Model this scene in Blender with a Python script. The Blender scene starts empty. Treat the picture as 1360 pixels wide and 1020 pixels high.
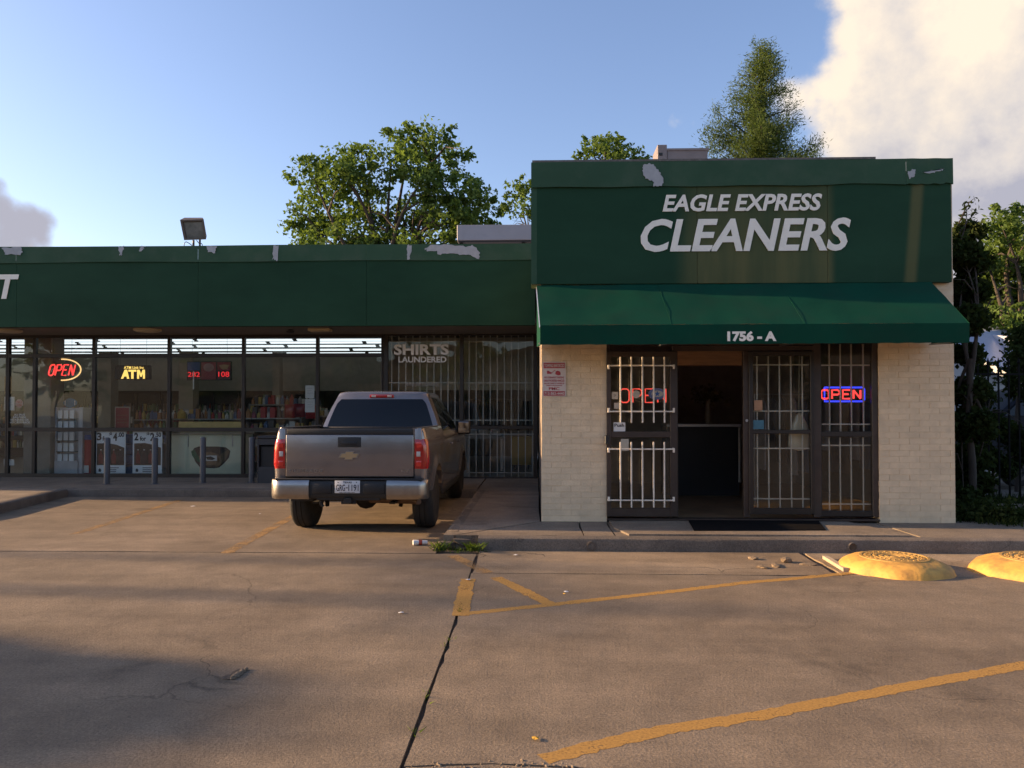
import bpy, bmesh, math, random
import numpy as np
from mathutils import Vector, Matrix, noise as mnoise
from mathutils.geometry import delaunay_2d_cdt

random.seed(11)
rng = np.random.default_rng(11)
R = math.radians
scene = bpy.context.scene
COL = scene.collection
PI = math.pi

# ------------------------------------------------------------------ camera, sky, sun, exposure
F_PX, W_PX, H_PX = 1010.0, 1360.0, 1020.0
CAM_H, YAW, PITCH = 1.55, R(1.8), R(1.0)
SHIFT_PX = 40 - F_PX * math.tan(PITCH)
cam_data = bpy.data.cameras.new('camera')
cam = bpy.data.objects.new('camera', cam_data)
COL.objects.link(cam)
cam_data.sensor_width = 36.0
cam_data.lens = 36.0 * F_PX / W_PX
cam_data.shift_y = SHIFT_PX / W_PX
cam_data.clip_end = 2000
cam_data.clip_start = 0.05
cam.location = (0, 0, CAM_H)
cam.rotation_euler = (PI / 2 + PITCH, 0, YAW)
scene.camera = cam
_RM = cam.rotation_euler.to_matrix()

def ray(px, py):
    d = _RM @ Vector(((px - W_PX / 2) / F_PX, (H_PX / 2 - py + SHIFT_PX) / F_PX, -1.0))
    return d

def P(px, py, Y):                       # measured point of the photograph on the wall plane y = Y
    d = ray(px, py)
    t = Y / d.y
    return Vector((d.x * t, Y, CAM_H + d.z * t))

def G(px, py, z=0.0):                   # measured point of the photograph on level ground
    d = ray(px, py)
    t = (z - CAM_H) / d.z
    return Vector((d.x * t, d.y * t, z))

SUN_EL, SUN_A = R(15.0), R(5.0)         # low in the west (screen left), a little behind the facade line
SUN_DIR = Vector((-math.cos(SUN_EL) * math.cos(SUN_A), math.cos(SUN_EL) * math.sin(SUN_A), math.sin(SUN_EL)))
sun_data = bpy.data.lights.new('sun', 'SUN')
sun_data.energy = 5.0
sun_data.angle = R(0.6)
sun_data.color = (1.0, 0.67, 0.37)
sun = bpy.data.objects.new('sun', sun_data)
COL.objects.link(sun)
sun.rotation_euler = SUN_DIR.to_track_quat('Z', 'Y').to_euler()
sun.location = (-20, 0, 20)

scene.view_settings.view_transform = 'Standard'
scene.view_settings.look = 'None'
scene.view_settings.gamma = 1.0
scene.view_settings.use_curve_mapping = False
scene.view_settings.exposure = 1.18

world = bpy.data.worlds.new('World')
scene.world = world
world.use_nodes = True
wn, wl = world.node_tree.nodes, world.node_tree.links
wn.clear()
SKY_STRENGTH = 0.112

def wnode(t, **kw):
    n = wn.new(t)
    for k, v in kw.items():
        setattr(n, k, v)
    return n

def wmath(op, a, b=None, c=None, clamp=False):
    n = wnode('ShaderNodeMath', operation=op, use_clamp=clamp)
    for i, v in enumerate((a, b, c)):
        if v is None:
            continue
        if isinstance(v, (int, float)):
            n.inputs[i].default_value = v
        else:
            wl.new(v, n.inputs[i])
    return n.outputs[0]

def wvmath(op, a, b):
    n = wnode('ShaderNodeVectorMath', operation=op)
    for i, v in enumerate((a, b)):
        if isinstance(v, (tuple, list, Vector)):
            n.inputs[i].default_value = tuple(v)
        else:
            wl.new(v, n.inputs[i])
    return n

def build_world():
    sky = wnode('ShaderNodeTexSky', sky_type='NISHITA')
    sky.sun_disc = False
    sky.sun_elevation = SUN_EL
    sky.sun_rotation = math.atan2(SUN_DIR.x, SUN_DIR.y)
    sky.air_density = 1.0
    sky.dust_density = 1.1
    sky.ozone_density = 1.4
    tc = wnode('ShaderNodeTexCoord')
    d = wvmath('NORMALIZE', tc.outputs['Generated'], (0, 0, 0)).outputs[0]

    def fbm(vec, scale, detail, rough=0.55):
        n = wnode('ShaderNodeTexNoise')
        n.noise_dimensions = '3D'
        wl.new(vec, n.inputs['Vector'])
        n.inputs['Scale'].default_value = scale
        n.inputs['Detail'].default_value = detail
        n.inputs['Roughness'].default_value = rough
        return n.outputs['Fac']

    def blobs(vec):
        tot = None
        for (px, py, rad, amp) in CLOUDS:
            c = ray(px, py).normalized() if px is not None else None
            tot = add_blob(vec, c, rad, amp, tot)
        for (az, el, rad, amp) in CLOUDS_AROUND:
            c = Vector((math.sin(R(az)) * math.cos(R(el)), math.cos(R(az)) * math.cos(R(el)), math.sin(R(el))))
            tot = add_blob(vec, c, rad, amp, tot)
        return tot

    def add_blob(vec, c, rad, amp, tot):
        dot = wvmath('DOT_PRODUCT', vec, c).outputs['Value']
        m = wnode('ShaderNodeMapRange')
        m.interpolation_type = 'SMOOTHSTEP'
        wl.new(dot, m.inputs['Value'])
        m.inputs['From Min'].default_value = math.cos(R(rad))
        m.inputs['From Max'].default_value = math.cos(R(rad * 0.25))
        m.inputs['To Min'].default_value = 0
        m.inputs['To Max'].default_value = amp
        return m.outputs[0] if tot is None else wmath('MAXIMUM', tot, m.outputs[0])

    def warped(vec):
        n = wnode('ShaderNodeTexNoise')
        wl.new(vec, n.inputs['Vector'])
        n.inputs['Scale'].default_value = 5.0
        n.inputs['Detail'].default_value = 4.0
        off = wvmath('SUBTRACT', n.outputs['Color'], (0.5, 0.5, 0.5)).outputs[0]
        sc_ = wvmath('MULTIPLY', off, (0.26, 0.26, 0.26)).outputs[0]
        return wvmath('NORMALIZE', wvmath('ADD', vec, sc_).outputs[0], (0, 0, 0)).outputs[0]
    f_fine = fbm(d, 9.0, 12.0, 0.60)
    f_big = fbm(d, 3.4, 4.0, 0.5)
    dens = wmath('MULTIPLY_ADD', f_big, 0.45, wmath('MULTIPLY_ADD', f_fine, 0.85, blobs(warped(d))))
    dsun = wvmath('ADD', d, tuple(v * 0.035 for v in (SUN_DIR + Vector((0, 0, 0.5))))).outputs[0]
    relief = wmath('ADD', wmath('MULTIPLY', wmath('SUBTRACT', f_fine, fbm(dsun, 9.0, 12.0, 0.60)), 1.0),
                   wmath('MULTIPLY', wmath('SUBTRACT', f_big, fbm(dsun, 3.4, 4.0, 0.5)), 1.6))
    mask = wnode('ShaderNodeMapRange')
    mask.interpolation_type = 'SMOOTHSTEP'
    wl.new(dens, mask.inputs['Value'])
    mask.inputs['From Min'].default_value = 1.07
    mask.inputs['From Max'].default_value = 1.36
    lit = wnode('ShaderNodeMapRange')
    lit.clamp = False
    wl.new(relief, lit.inputs['Value'])
    lit.inputs['From Min'].default_value = -0.30
    lit.inputs['From Max'].default_value = 0.26
    thick = wnode('ShaderNodeMapRange')
    wl.new(dens, thick.inputs['Value'])
    thick.inputs['From Min'].default_value = 1.1
    thick.inputs['From Max'].default_value = 1.9
    thick.inputs['To Min'].default_value = 0.0
    thick.inputs['To Max'].default_value = 0.22
    # cloud undersides look greyer than their sunny flanks: view elevation
    sep = wnode('ShaderNodeSeparateXYZ')
    wl.new(d, sep.inputs[0])
    el = wnode('ShaderNodeMapRange')
    wl.new(sep.outputs['Z'], el.inputs['Value'])
    el.inputs['From Min'].default_value = 0.235
    el.inputs['From Max'].default_value = 0.37
    el.inputs['To Min'].default_value = -0.50
    el.inputs['To Max'].default_value = 0.48
    lv = wmath('SUBTRACT', wmath('ADD', lit.outputs[0], el.outputs[0]), thick.outputs[0], clamp=True)
    ramp = wnode('ShaderNodeValToRGB')
    wl.new(lv, ramp.inputs[0])
    k = CLOUD_GAIN
    ramp.color_ramp.elements[0].position = 0.0
    ramp.color_ramp.elements[0].color = (0.44 * k, 0.44 * k, 0.52 * k, 1)
    ramp.color_ramp.elements[1].position = 1.0
    ramp.color_ramp.elements[1].color = (1.0 * k, 0.86 * k, 0.70 * k, 1)
    e = ramp.color_ramp.elements.new(0.45)
    e.color = (0.70 * k, 0.65 * k, 0.63 * k, 1)
    gain = wnode('ShaderNodeMixRGB', blend_type='MULTIPLY')
    gain.inputs[0].default_value = 1.0
    wl.new(sky.outputs[0], gain.inputs[1])
    gain.inputs[2].default_value = SKY_TINT
    mix = wnode('ShaderNodeMixRGB')
    wl.new(mask.outputs[0], mix.inputs[0])
    wl.new(gain.outputs[0], mix.inputs[1])
    sc = wnode('ShaderNodeMixRGB', blend_type='MULTIPLY')
    sc.inputs[0].default_value = 1.0
    wl.new(ramp.outputs[0], sc.inputs[1])
    sc.inputs[2].default_value = (10, 10, 10, 1)
    wl.new(sc.outputs[0], mix.inputs[2])
    bg = wnode('ShaderNodeBackground')
    bg.inputs['Strength'].default_value = SKY_STRENGTH
    wl.new(mix.outputs[0], bg.inputs['Color'])
    out = wnode('ShaderNodeOutputWorld')
    wl.new(bg.outputs[0], out.inputs['Surface'])

CLOUD_GAIN = 0.43
SKY_TINT = (1.0, 0.96, 1.09, 1)
# clouds in view (photo pixel, angular radius in degrees, weight), then clouds in the rest of the sky (azimuth, elevation, radius)
CLOUDS = [(1390, 60, 17.5, 0.95), (1270, 180, 13, 0.82), (1135, 170, 8, 0.72), (1400, 240, 11, 0.72), (1150, 230, 8, 0.56), (1185, 60, 6, 0.55), (1105, 150, 5, 0.62),
          (-8, 322, 3.9, 0.74), (930, 200, 2.2, 0.40), (690, 302, 2.0, 0.40)]
CLOUDS_AROUND = [(78, 22, 17, 0.75), (120, 14, 10, 0.65), (285, 8, 8, 0.6)]
build_world()

# ------------------------------------------------------------------ materials
MATS = {}

def mat(name, col, rough=0.6, metal=0.0, var=0.12, scale=6.0, bump=0.0, bscale=60.0, spec=0.5, coat=0.0, dirt=None, dirt_amt=0.0,
        dirt_scale=1.5, stretch=(1, 1, 1), emit=None, emit_s=0.0, world=False, rvar=0.0):
    if name in MATS:
        return MATS[name]
    m = bpy.data.materials.new(name)
    m.use_nodes = True
    n, l = m.node_tree.nodes, m.node_tree.links
    b = n['Principled BSDF']
    b.inputs['Roughness'].default_value = rough
    b.inputs['Metallic'].default_value = metal
    b.inputs['Specular IOR Level'].default_value = spec
    b.inputs['Coat Weight'].default_value = coat
    if coat:
        b.inputs['Coat Roughness'].default_value = 0.06
    if world:
        src = n.new('ShaderNodeNewGeometry').outputs['Position']
    else:
        src = n.new('ShaderNodeTexCoord').outputs['Object']
    mp = n.new('ShaderNodeMapping')
    mp.inputs['Scale'].default_value = stretch
    l.new(src, mp.inputs['Vector'])
    nz = n.new('ShaderNodeTexNoise')
    nz.inputs['Scale'].default_value = scale
    nz.inputs['Detail'].default_value = 6
    nz.inputs['Roughness'].default_value = 0.6
    l.new(mp.outputs[0], nz.inputs['Vector'])
    r = n.new('ShaderNodeValToRGB')
    r.color_ramp.elements[0].position = 0.28
    r.color_ramp.elements[1].position = 0.72
    r.color_ramp.elements[0].color = tuple(c * (1 - var) for c in col) + (1,)
    r.color_ramp.elements[1].color = tuple(min(1, c * (1 + var)) for c in col) + (1,)
    l.new(nz.outputs['Fac'], r.inputs[0])
    out = r.outputs[0]
    if rvar:
        oi = n.new('ShaderNodeObjectInfo')
        mr = n.new('ShaderNodeMapRange')
        l.new(oi.outputs['Random'], mr.inputs[0])
        mr.inputs['To Min'].default_value = 1 - rvar
        mr.inputs['To Max'].default_value = 1 + rvar * 0.6
        mx = n.new('ShaderNodeVectorMath')
        mx.operation = 'SCALE'
        l.new(out, mx.inputs[0])
        l.new(mr.outputs[0], mx.inputs['Scale'])
        out = mx.outputs[0]
    if dirt is not None:
        dz = n.new('ShaderNodeTexNoise')
        dz.inputs['Scale'].default_value = dirt_scale
        dz.inputs['Detail'].default_value = 8
        dz.inputs['Roughness'].default_value = 0.65
        l.new(mp.outputs[0], dz.inputs['Vector'])
        dr = n.new('ShaderNodeMapRange')
        dr.inputs['From Min'].default_value = 0.45
        dr.inputs['From Max'].default_value = 0.72
        dr.inputs['To Max'].default_value = dirt_amt
        l.new(dz.outputs['Fac'], dr.inputs[0])
        mx = n.new('ShaderNodeMixRGB')
        l.new(dr.outputs[0], mx.inputs[0])
        l.new(out, mx.inputs[1])
        mx.inputs[2].default_value = tuple(dirt) + (1,)
        out = mx.outputs[0]
    l.new(out, b.inputs['Base Color'])
    if bump:
        bz = n.new('ShaderNodeTexNoise')
        bz.inputs['Scale'].default_value = bscale
        bz.inputs['Detail'].default_value = 5
        l.new(mp.outputs[0], bz.inputs['Vector'])
        bp = n.new('ShaderNodeBump')
        bp.inputs['Strength'].default_value = bump
        bp.inputs['Distance'].default_value = 0.01
        l.new(bz.outputs['Fac'], bp.inputs['Height'])
        l.new(bp.outputs[0], b.inputs['Normal'])
    if emit is not None:
        b.inputs['Emission Color'].default_value = tuple(emit) + (1,)
        b.inputs['Emission Strength'].default_value = emit_s
    MATS[name] = m
    return m

def glass_mat(name, tint=(0.93, 0.95, 0.94), ior=1.38, rough=0.0, dust=0.03, dust_col=(0.5, 0.48, 0.44), wav=0.0):
    """clear thin pane: see-through, mirrors the street by Fresnel, with a film of dust"""
    if name in MATS:
        return MATS[name]
    m = bpy.data.materials.new(name)
    m.use_nodes = True
    n, l = m.node_tree.nodes, m.node_tree.links
    n.remove(n['Principled BSDF'])
    out = n['Material Output']
    tr = n.new('ShaderNodeBsdfTransparent')
    tr.inputs[0].default_value = tint + (1,)
    gl = n.new('ShaderNodeBsdfGlossy')
    gl.inputs['Roughness'].default_value = rough
    gl.inputs['Color'].default_value = (1, 1, 1, 1)
    fr = n.new('ShaderNodeFresnel')
    fr.inputs['IOR'].default_value = ior
    mx = n.new('ShaderNodeMixShader')
    l.new(fr.outputs[0], mx.inputs[0])
    l.new(tr.outputs[0], mx.inputs[1])
    l.new(gl.outputs[0], mx.inputs[2])
    df = n.new('ShaderNodeBsdfDiffuse')
    df.inputs['Color'].default_value = dust_col + (1,)
    nz = n.new('ShaderNodeTexNoise')
    nz.inputs['Scale'].default_value = 2.2
    nz.inputs['Detail'].default_value = 7
    gp = n.new('ShaderNodeNewGeometry')
    l.new(gp.outputs['Position'], nz.inputs['Vector'])
    mr = n.new('ShaderNodeMapRange')
    mr.inputs['From Min'].default_value = 0.35
    mr.inputs['From Max'].default_value = 0.75
    mr.inputs['To Min'].default_value = dust * 0.4
    mr.inputs['To Max'].default_value = dust * 1.8
    l.new(nz.outputs['Fac'], mr.inputs[0])
    if wav:
        wz = n.new('ShaderNodeTexNoise')
        wz.inputs['Scale'].default_value = 1.3
        wz.inputs['Detail'].default_value = 1
        l.new(gp.outputs['Position'], wz.inputs['Vector'])
        bp = n.new('ShaderNodeBump')
        bp.inputs['Strength'].default_value = wav
        bp.inputs['Distance'].default_value = 0.05
        l.new(wz.outputs['Fac'], bp.inputs['Height'])
        l.new(bp.outputs[0], gl.inputs['Normal'])
    m2 = n.new('ShaderNodeMixShader')
    l.new(mr.outputs[0], m2.inputs[0])
    l.new(mx.outputs[0], m2.inputs[1])
    l.new(df.outputs[0], m2.inputs[2])
    l.new(m2.outputs[0], out.inputs['Surface'])
    MATS[name] = m
    return m

def emit_mat(name, col, s, base=(0.02, 0.02, 0.02)):
    return mat(name, base, 0.4, var=0.0, emit=col, emit_s=s)

def concrete_mat(name, lo, hi, crack=0.9, tint=0.06, big=0.35):
    m = bpy.data.materials.new(name)
    m.use_nodes = True
    n, l = m.node_tree.nodes, m.node_tree.links
    b = n['Principled BSDF']
    b.inputs['Roughness'].default_value = 0.86
    b.inputs['Specular IOR Level'].default_value = 0.3
    pos = n.new('ShaderNodeNewGeometry').outputs['Position']

    def nz(scale, detail, rough=0.6, stretch=None, dist=0.0):
        t = n.new('ShaderNodeTexNoise')
        t.inputs['Scale'].default_value = scale
        t.inputs['Detail'].default_value = detail
        t.inputs['Roughness'].default_value = rough
        t.inputs['Distortion'].default_value = dist
        if stretch:
            mp = n.new('ShaderNodeMapping')
            mp.inputs['Scale'].default_value = stretch
            l.new(pos, mp.inputs[0])
            l.new(mp.outputs[0], t.inputs['Vector'])
        else:
            l.new(pos, t.inputs['Vector'])
        return t.outputs['Fac']

    def mr(v, a, c, x, y, smooth=False):
        t = n.new('ShaderNodeMapRange')
        if smooth:
            t.interpolation_type = 'SMOOTHSTEP'
        l.new(v, t.inputs[0])
        for k, q in zip(('From Min', 'From Max', 'To Min', 'To Max'), (a, c, x, y)):
            t.inputs[k].default_value = q
        return t.outputs[0]

    def mul(*vs):
        o = vs[0]
        for v in vs[1:]:
            t = n.new('ShaderNodeMath')
            t.operation = 'MULTIPLY'
            l.new(o, t.inputs[0])
            l.new(v, t.inputs[1])
            o = t.outputs[0]
        return o
    r = n.new('ShaderNodeValToRGB')
    r.color_ramp.elements[0].position = 0.3
    r.color_ramp.elements[1].position = 0.7
    r.color_ramp.elements[0].color = tuple(lo) + (1,)
    r.color_ramp.elements[1].color = tuple(hi) + (1,)
    l.new(nz(big, 7, 0.62, dist=0.6), r.inputs[0])
    mid = mr(nz(2.3, 9, 0.70), 0.3, 0.72, 0.73, 1.15)
    streak = mr(nz(1.0, 5, 0.6, (0.25, 2.2, 1)), 0.35, 0.7, 0.84, 1.1)
    agg = mr(nz(75, 4, 0.75), 0.3, 0.72, 0.55, 1.36)
    agg2 = mr(nz(38, 4, 0.7), 0.3, 0.7, 0.86, 1.12)
    oil = mr(nz(0.7, 6, 0.6, dist=0.4), 0.58, 0.74, 1.0, 0.56, True)
    dots = n.new('ShaderNodeTexVoronoi')
    dots.inputs['Scale'].default_value = 9
    dots.inputs['Randomness'].default_value = 1
    l.new(pos, dots.inputs['Vector'])
    spot = mr(dots.outputs['Distance'], 0.04, 0.10, 0.72, 1.0)
    oi = n.new('ShaderNodeObjectInfo')
    rv = mr(oi.outputs['Random'], 0, 1, 1 - tint, 1 + tint)
    # hairline cracks
    wob = n.new('ShaderNodeTexNoise')
    wob.inputs['Scale'].default_value = 1.7
    wob.inputs['Detail'].default_value = 6
    l.new(pos, wob.inputs['Vector'])
    add = n.new('ShaderNodeVectorMath')
    add.operation = 'MULTIPLY_ADD'
    l.new(wob.outputs['Color'], add.inputs[0])
    add.inputs[1].default_value = (0.9, 0.9, 0)
    l.new(pos, add.inputs[2])
    vo = n.new('ShaderNodeTexVoronoi')
    vo.feature = 'DISTANCE_TO_EDGE'
    vo.inputs['Scale'].default_value = 0.33
    l.new(add.outputs[0], vo.inputs['Vector'])
    line = mr(vo.outputs['Distance'], 0.0008, 0.0034, 1.0, 0.0)
    where = mr(nz(0.55, 2), 0.52, 0.60, 0.0, crack)
    ck = mul(line, where)
    inv = n.new('ShaderNodeMath')
    inv.operation = 'SUBTRACT'
    inv.inputs[0].default_value = 1.0
    l.new(ck, inv.inputs[1])
    val = mul(mid, streak, agg, agg2, oil, spot, rv, inv.outputs[0])
    sc = n.new('ShaderNodeVectorMath')
    sc.operation = 'SCALE'
    l.new(r.outputs[0], sc.inputs[0])
    l.new(val, sc.inputs['Scale'])
    l.new(sc.outputs[0], b.inputs['Base Color'])
    bp = n.new('ShaderNodeBump')
    bp.inputs['Strength'].default_value = 0.55
    bp.inputs['Distance'].default_value = 0.006
    ha = n.new('ShaderNodeMath')
    ha.operation = 'ADD'
    l.new(mul(agg, agg2), ha.inputs[0])
    l.new(inv.outputs[0], ha.inputs[1])
    l.new(ha.outputs[0], bp.inputs['Height'])
    bp2 = n.new('ShaderNodeBump')
    bp2.inputs['Strength'].default_value = 0.35
    bp2.inputs['Distance'].default_value = 0.05
    l.new(nz(1.6, 5, 0.6), bp2.inputs['Height'])
    l.new(bp.outputs[0], bp2.inputs['Normal'])
    l.new(bp2.outputs[0], b.inputs['Normal'])
    return m

def worn_paint_mat(name, col, wear=0.5):
    """road paint worn away in patches so the concrete shows through"""
    m = bpy.data.materials.new(name)
    m.use_nodes = True
    n, l = m.node_tree.nodes, m.node_tree.links
    b = n['Principled BSDF']
    b.inputs['Roughness'].default_value = 0.8
    pos = n.new('ShaderNodeNewGeometry').outputs['Position']
    t1 = n.new('ShaderNodeTexNoise')
    t1.inputs['Scale'].default_value = 3.0
    t1.inputs['Detail'].default_value = 10
    t1.inputs['Roughness'].default_value = 0.75
    l.new(pos, t1.inputs['Vector'])
    t2 = n.new('ShaderNodeTexNoise')
    t2.inputs['Scale'].default_value = 70
    t2.inputs['Detail'].default_value = 3
    l.new(pos, t2.inputs['Vector'])
    ad = n.new('ShaderNodeMath')
    ad.operation = 'MULTIPLY_ADD'
    l.new(t2.outputs['Fac'], ad.inputs[0])
    ad.inputs[1].default_value = 0.55
    l.new(t1.outputs['Fac'], ad.inputs[2])
    k = n.new('ShaderNodeMapRange')
    k.inputs['From Min'].default_value = 0.42 + wear * 0.45
    k.inputs['From Max'].default_value = 0.54 + wear * 0.45
    k.inputs['To Min'].default_value = 0.06
    k.inputs['To Max'].default_value = 0.86
    l.new(ad.outputs[0], k.inputs[0])
    r = n.new('ShaderNodeValToRGB')
    r.color_ramp.elements[0].position = 0.35
    r.color_ramp.elements[1].position = 0.65
    r.color_ramp.elements[0].color = tuple(c * 0.75 for c in col) + (1,)
    r.color_ramp.elements[1].color = tuple(c * 1.12 for c in col) + (1,)
    l.new(t2.outputs['Fac'], r.inputs[0])
    l.new(r.outputs[0], b.inputs['Base Color'])
    tr = n.new('ShaderNodeBsdfTransparent')
    mx = n.new('ShaderNodeMixShader')
    l.new(k.outputs[0], mx.inputs[0])
    l.new(tr.outputs[0], mx.inputs[1])
    l.new(b.outputs[0], mx.inputs[2])
    l.new(mx.outputs[0], n['Material Output'].inputs['Surface'])
    return m

def leaf_mat(name, c0, c1, trans=0.35):
    m = bpy.data.materials.new(name)
    m.use_nodes = True
    n, l = m.node_tree.nodes, m.node_tree.links
    n.remove(n['Principled BSDF'])
    g = n.new('ShaderNodeNewGeometry')
    r = n.new('ShaderNodeValToRGB')
    r.color_ramp.elements[0].color = tuple(c0) + (1,)
    r.color_ramp.elements[1].color = tuple(c1) + (1,)
    l.new(g.outputs['Random Per Island'], r.inputs[0])
    d = n.new('ShaderNodeBsdfDiffuse')
    t = n.new('ShaderNodeBsdfTranslucent')
    l.new(r.outputs[0], d.inputs['Color'])
    h = n.new('ShaderNodeMixRGB')
    h.blend_type = 'MULTIPLY'
    h.inputs[0].default_value = 1
    l.new(r.outputs[0], h.inputs[1])
    h.inputs[2].default_value = (1.2, 1.25, 0.5, 1)
    l.new(h.outputs[0], t.inputs['Color'])
    mx = n.new('ShaderNodeMixShader')
    mx.inputs[0].default_value = trans
    l.new(d.outputs[0], mx.inputs[1])
    l.new(t.outputs[0], mx.inputs[2])
    l.new(mx.outputs[0], n['Material Output'].inputs['Surface'])
    return m

def palette_mat(name, cols, rough=0.5):
    """each separate little packet takes one colour of a list"""
    m = bpy.data.materials.new(name)
    m.use_nodes = True
    n, l = m.node_tree.nodes, m.node_tree.links
    b = n['Principled BSDF']
    b.inputs['Roughness'].default_value = rough
    g = n.new('ShaderNodeNewGeometry')
    r = n.new('ShaderNodeValToRGB')
    r.color_ramp.interpolation = 'CONSTANT'
    r.color_ramp.elements.remove(r.color_ramp.elements[1])
    for i, c in enumerate(cols):
        e = r.color_ramp.elements[0] if i == 0 else r.color_ramp.elements.new(i / len(cols))
        e.position = i / len(cols)
        e.color = tuple(c) + (1,)
    l.new(g.outputs['Random Per Island'], r.inputs[0])
    l.new(r.outputs[0], b.inputs['Base Color'])
    return m

# ------------------------------------------------------------------ building helpers
def tag(o, label=None, cat=None, group=None, kind=None):
    if label: o['label'] = label
    if cat: o['category'] = cat
    if group: o['group'] = group
    if kind: o['kind'] = kind
    return o

def empty(name, loc, label=None, cat=None, group=None, kind=None, rz=0.0):
    o = bpy.data.objects.new(name, None)
    o.empty_display_size = 0.2
    COL.objects.link(o)
    o.location = loc
    o.rotation_euler = (0, 0, rz)
    return tag(o, label, cat, group, kind)

def origin_of(o):
    v = Vector((0, 0, 0))
    while o is not None:
        v += o.location
        o = o.parent
    return v

def link_mesh(name, me, m, parent=None, local=False, smooth=None):
    """me is in world coordinates unless local"""
    o = bpy.data.objects.new(name, me)
    COL.objects.link(o)
    if m is not None:
        me.materials.append(m)
    if parent is not None:
        o.parent = parent
        if not local:
            me.transform(Matrix.Translation(-origin_of(parent)))
    if smooth:
        me.shade_smooth()
        me.set_sharp_from_angle(angle=R(smooth))
    return o

class MB:
    def __init__(s):
        s.bm = bmesh.new()
    def box(s, x0, x1, y0, y1, z0, z1, bevel=0.0, seg=1):
        x0, x1 = min(x0, x1), max(x0, x1); y0, y1 = min(y0, y1), max(y0, y1); z0, z1 = min(z0, z1), max(z0, z1)
        r = bmesh.ops.create_cube(s.bm, size=1.0)
        for v in r['verts']:
            v.co = Vector((x0 + (v.co.x + .5) * (x1 - x0), y0 + (v.co.y + .5) * (y1 - y0), z0 + (v.co.z + .5) * (z1 - z0)))
        if bevel:
            es = list({e for v in r['verts'] for e in v.link_edges})
            bmesh.ops.bevel(s.bm, geom=es, offset=bevel, segments=seg, affect='EDGES', profile=0.5, clamp_overlap=True)
        return s
    def poly(s, pts, thick):
        """prism: polygon pts (world) extruded by vector thick"""
        t = Vector(thick)
        a = [s.bm.verts.new(Vector(p)) for p in pts]
        b = [s.bm.verts.new(Vector(p) + t) for p in pts]
        n = len(pts)
        s.bm.faces.new(a)
        s.bm.faces.new(b[::-1])
        for i in range(n):
            s.bm.faces.new((a[i], b[i], b[(i + 1) % n], a[(i + 1) % n])[::-1])
        return s
    def tube(s, pts, rad, seg=8, cap=True):
        pts = [Vector(p) for p in pts]
        rads = rad if isinstance(rad, (list, tuple)) else [rad] * len(pts)
        rings = []
        ref = Vector((0.123, 0.456, 0.881))
        for i, p in enumerate(pts):
            t = (pts[min(i + 1, len(pts) - 1)] - pts[max(i - 1, 0)]).normalized()
            if abs(t.dot(ref)) > 0.95:
                ref = Vector((0.9, 0.2, 0.1))
            u = t.cross(ref).normalized()
            w = t.cross(u).normalized()
            rings.append([s.bm.verts.new(p + (u * math.cos(2 * PI * k / seg) + w * math.sin(2 * PI * k / seg)) * rads[i]) for k in range(seg)])
        for a, b in zip(rings[:-1], rings[1:]):
            for k in range(seg):
                s.bm.faces.new((a[k], a[(k + 1) % seg], b[(k + 1) % seg], b[k]))
        if cap:
            s.bm.faces.new(rings[0][::-1])
            s.bm.faces.new(rings[-1])
        return s
    def lathe(s, prof, centre, seg=24, axis='Z'):
        """prof: (radius, height) pairs turned about an axis through centre"""
        c = Vector(centre)
        rings = []
        for (r, h) in prof:
            ring = []
            for k in range(seg):
                a = 2 * PI * k / seg
                if axis == 'Z':
                    v = Vector((r * math.cos(a), r * math.sin(a), h))
                elif axis == 'X':
                    v = Vector((h, r * math.cos(a), r * math.sin(a)))
                else:
                    v = Vector((r * math.cos(a), h, r * math.sin(a)))
                ring.append(s.bm.verts.new(c + v))
            rings.append(ring)
        for a, b in zip(rings[:-1], rings[1:]):
            for k in range(seg):
                s.bm.faces.new((a[k], a[(k + 1) % seg], b[(k + 1) % seg], b[k]))
        s.bm.faces.new(rings[0][::-1])
        s.bm.faces.new(rings[-1])
        return s
    def quad(s, *pts):
        s.bm.faces.new([s.bm.verts.new(Vector(p)) for p in pts])
        return s
    def grid(s, rows):
        vs = [[s.bm.verts.new(Vector(p)) for p in r] for r in rows]
        for a, b in zip(vs[:-1], vs[1:]):
            for k in range(len(a) - 1):
                s.bm.faces.new((a[k], a[k + 1], b[k + 1], b[k]))
        return vs
    def build(s, name, m, parent=None, local=False, smooth=None, label=None, cat=None, group=None, kind=None):
        bmesh.ops.recalc_face_normals(s.bm, faces=s.bm.faces)
        me = bpy.data.meshes.new(name)
        s.bm.to_mesh(me)
        s.bm.free()
        o = link_mesh(name, me, m, parent, local, smooth)
        return tag(o, label, cat, group, kind)

def box(name, m, x0, x1, y0, y1, z0, z1, parent=None, bevel=0.0, **kw):
    return MB().box(x0, x1, y0, y1, z0, z1, bevel).build(name, m, parent, **kw)

def copy_tree(o, parent=None):
    c = o.copy()
    COL.objects.link(c)
    c.parent = parent
    for ch in list(o.children):
        copy_tree(ch, c)
    return c

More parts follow.
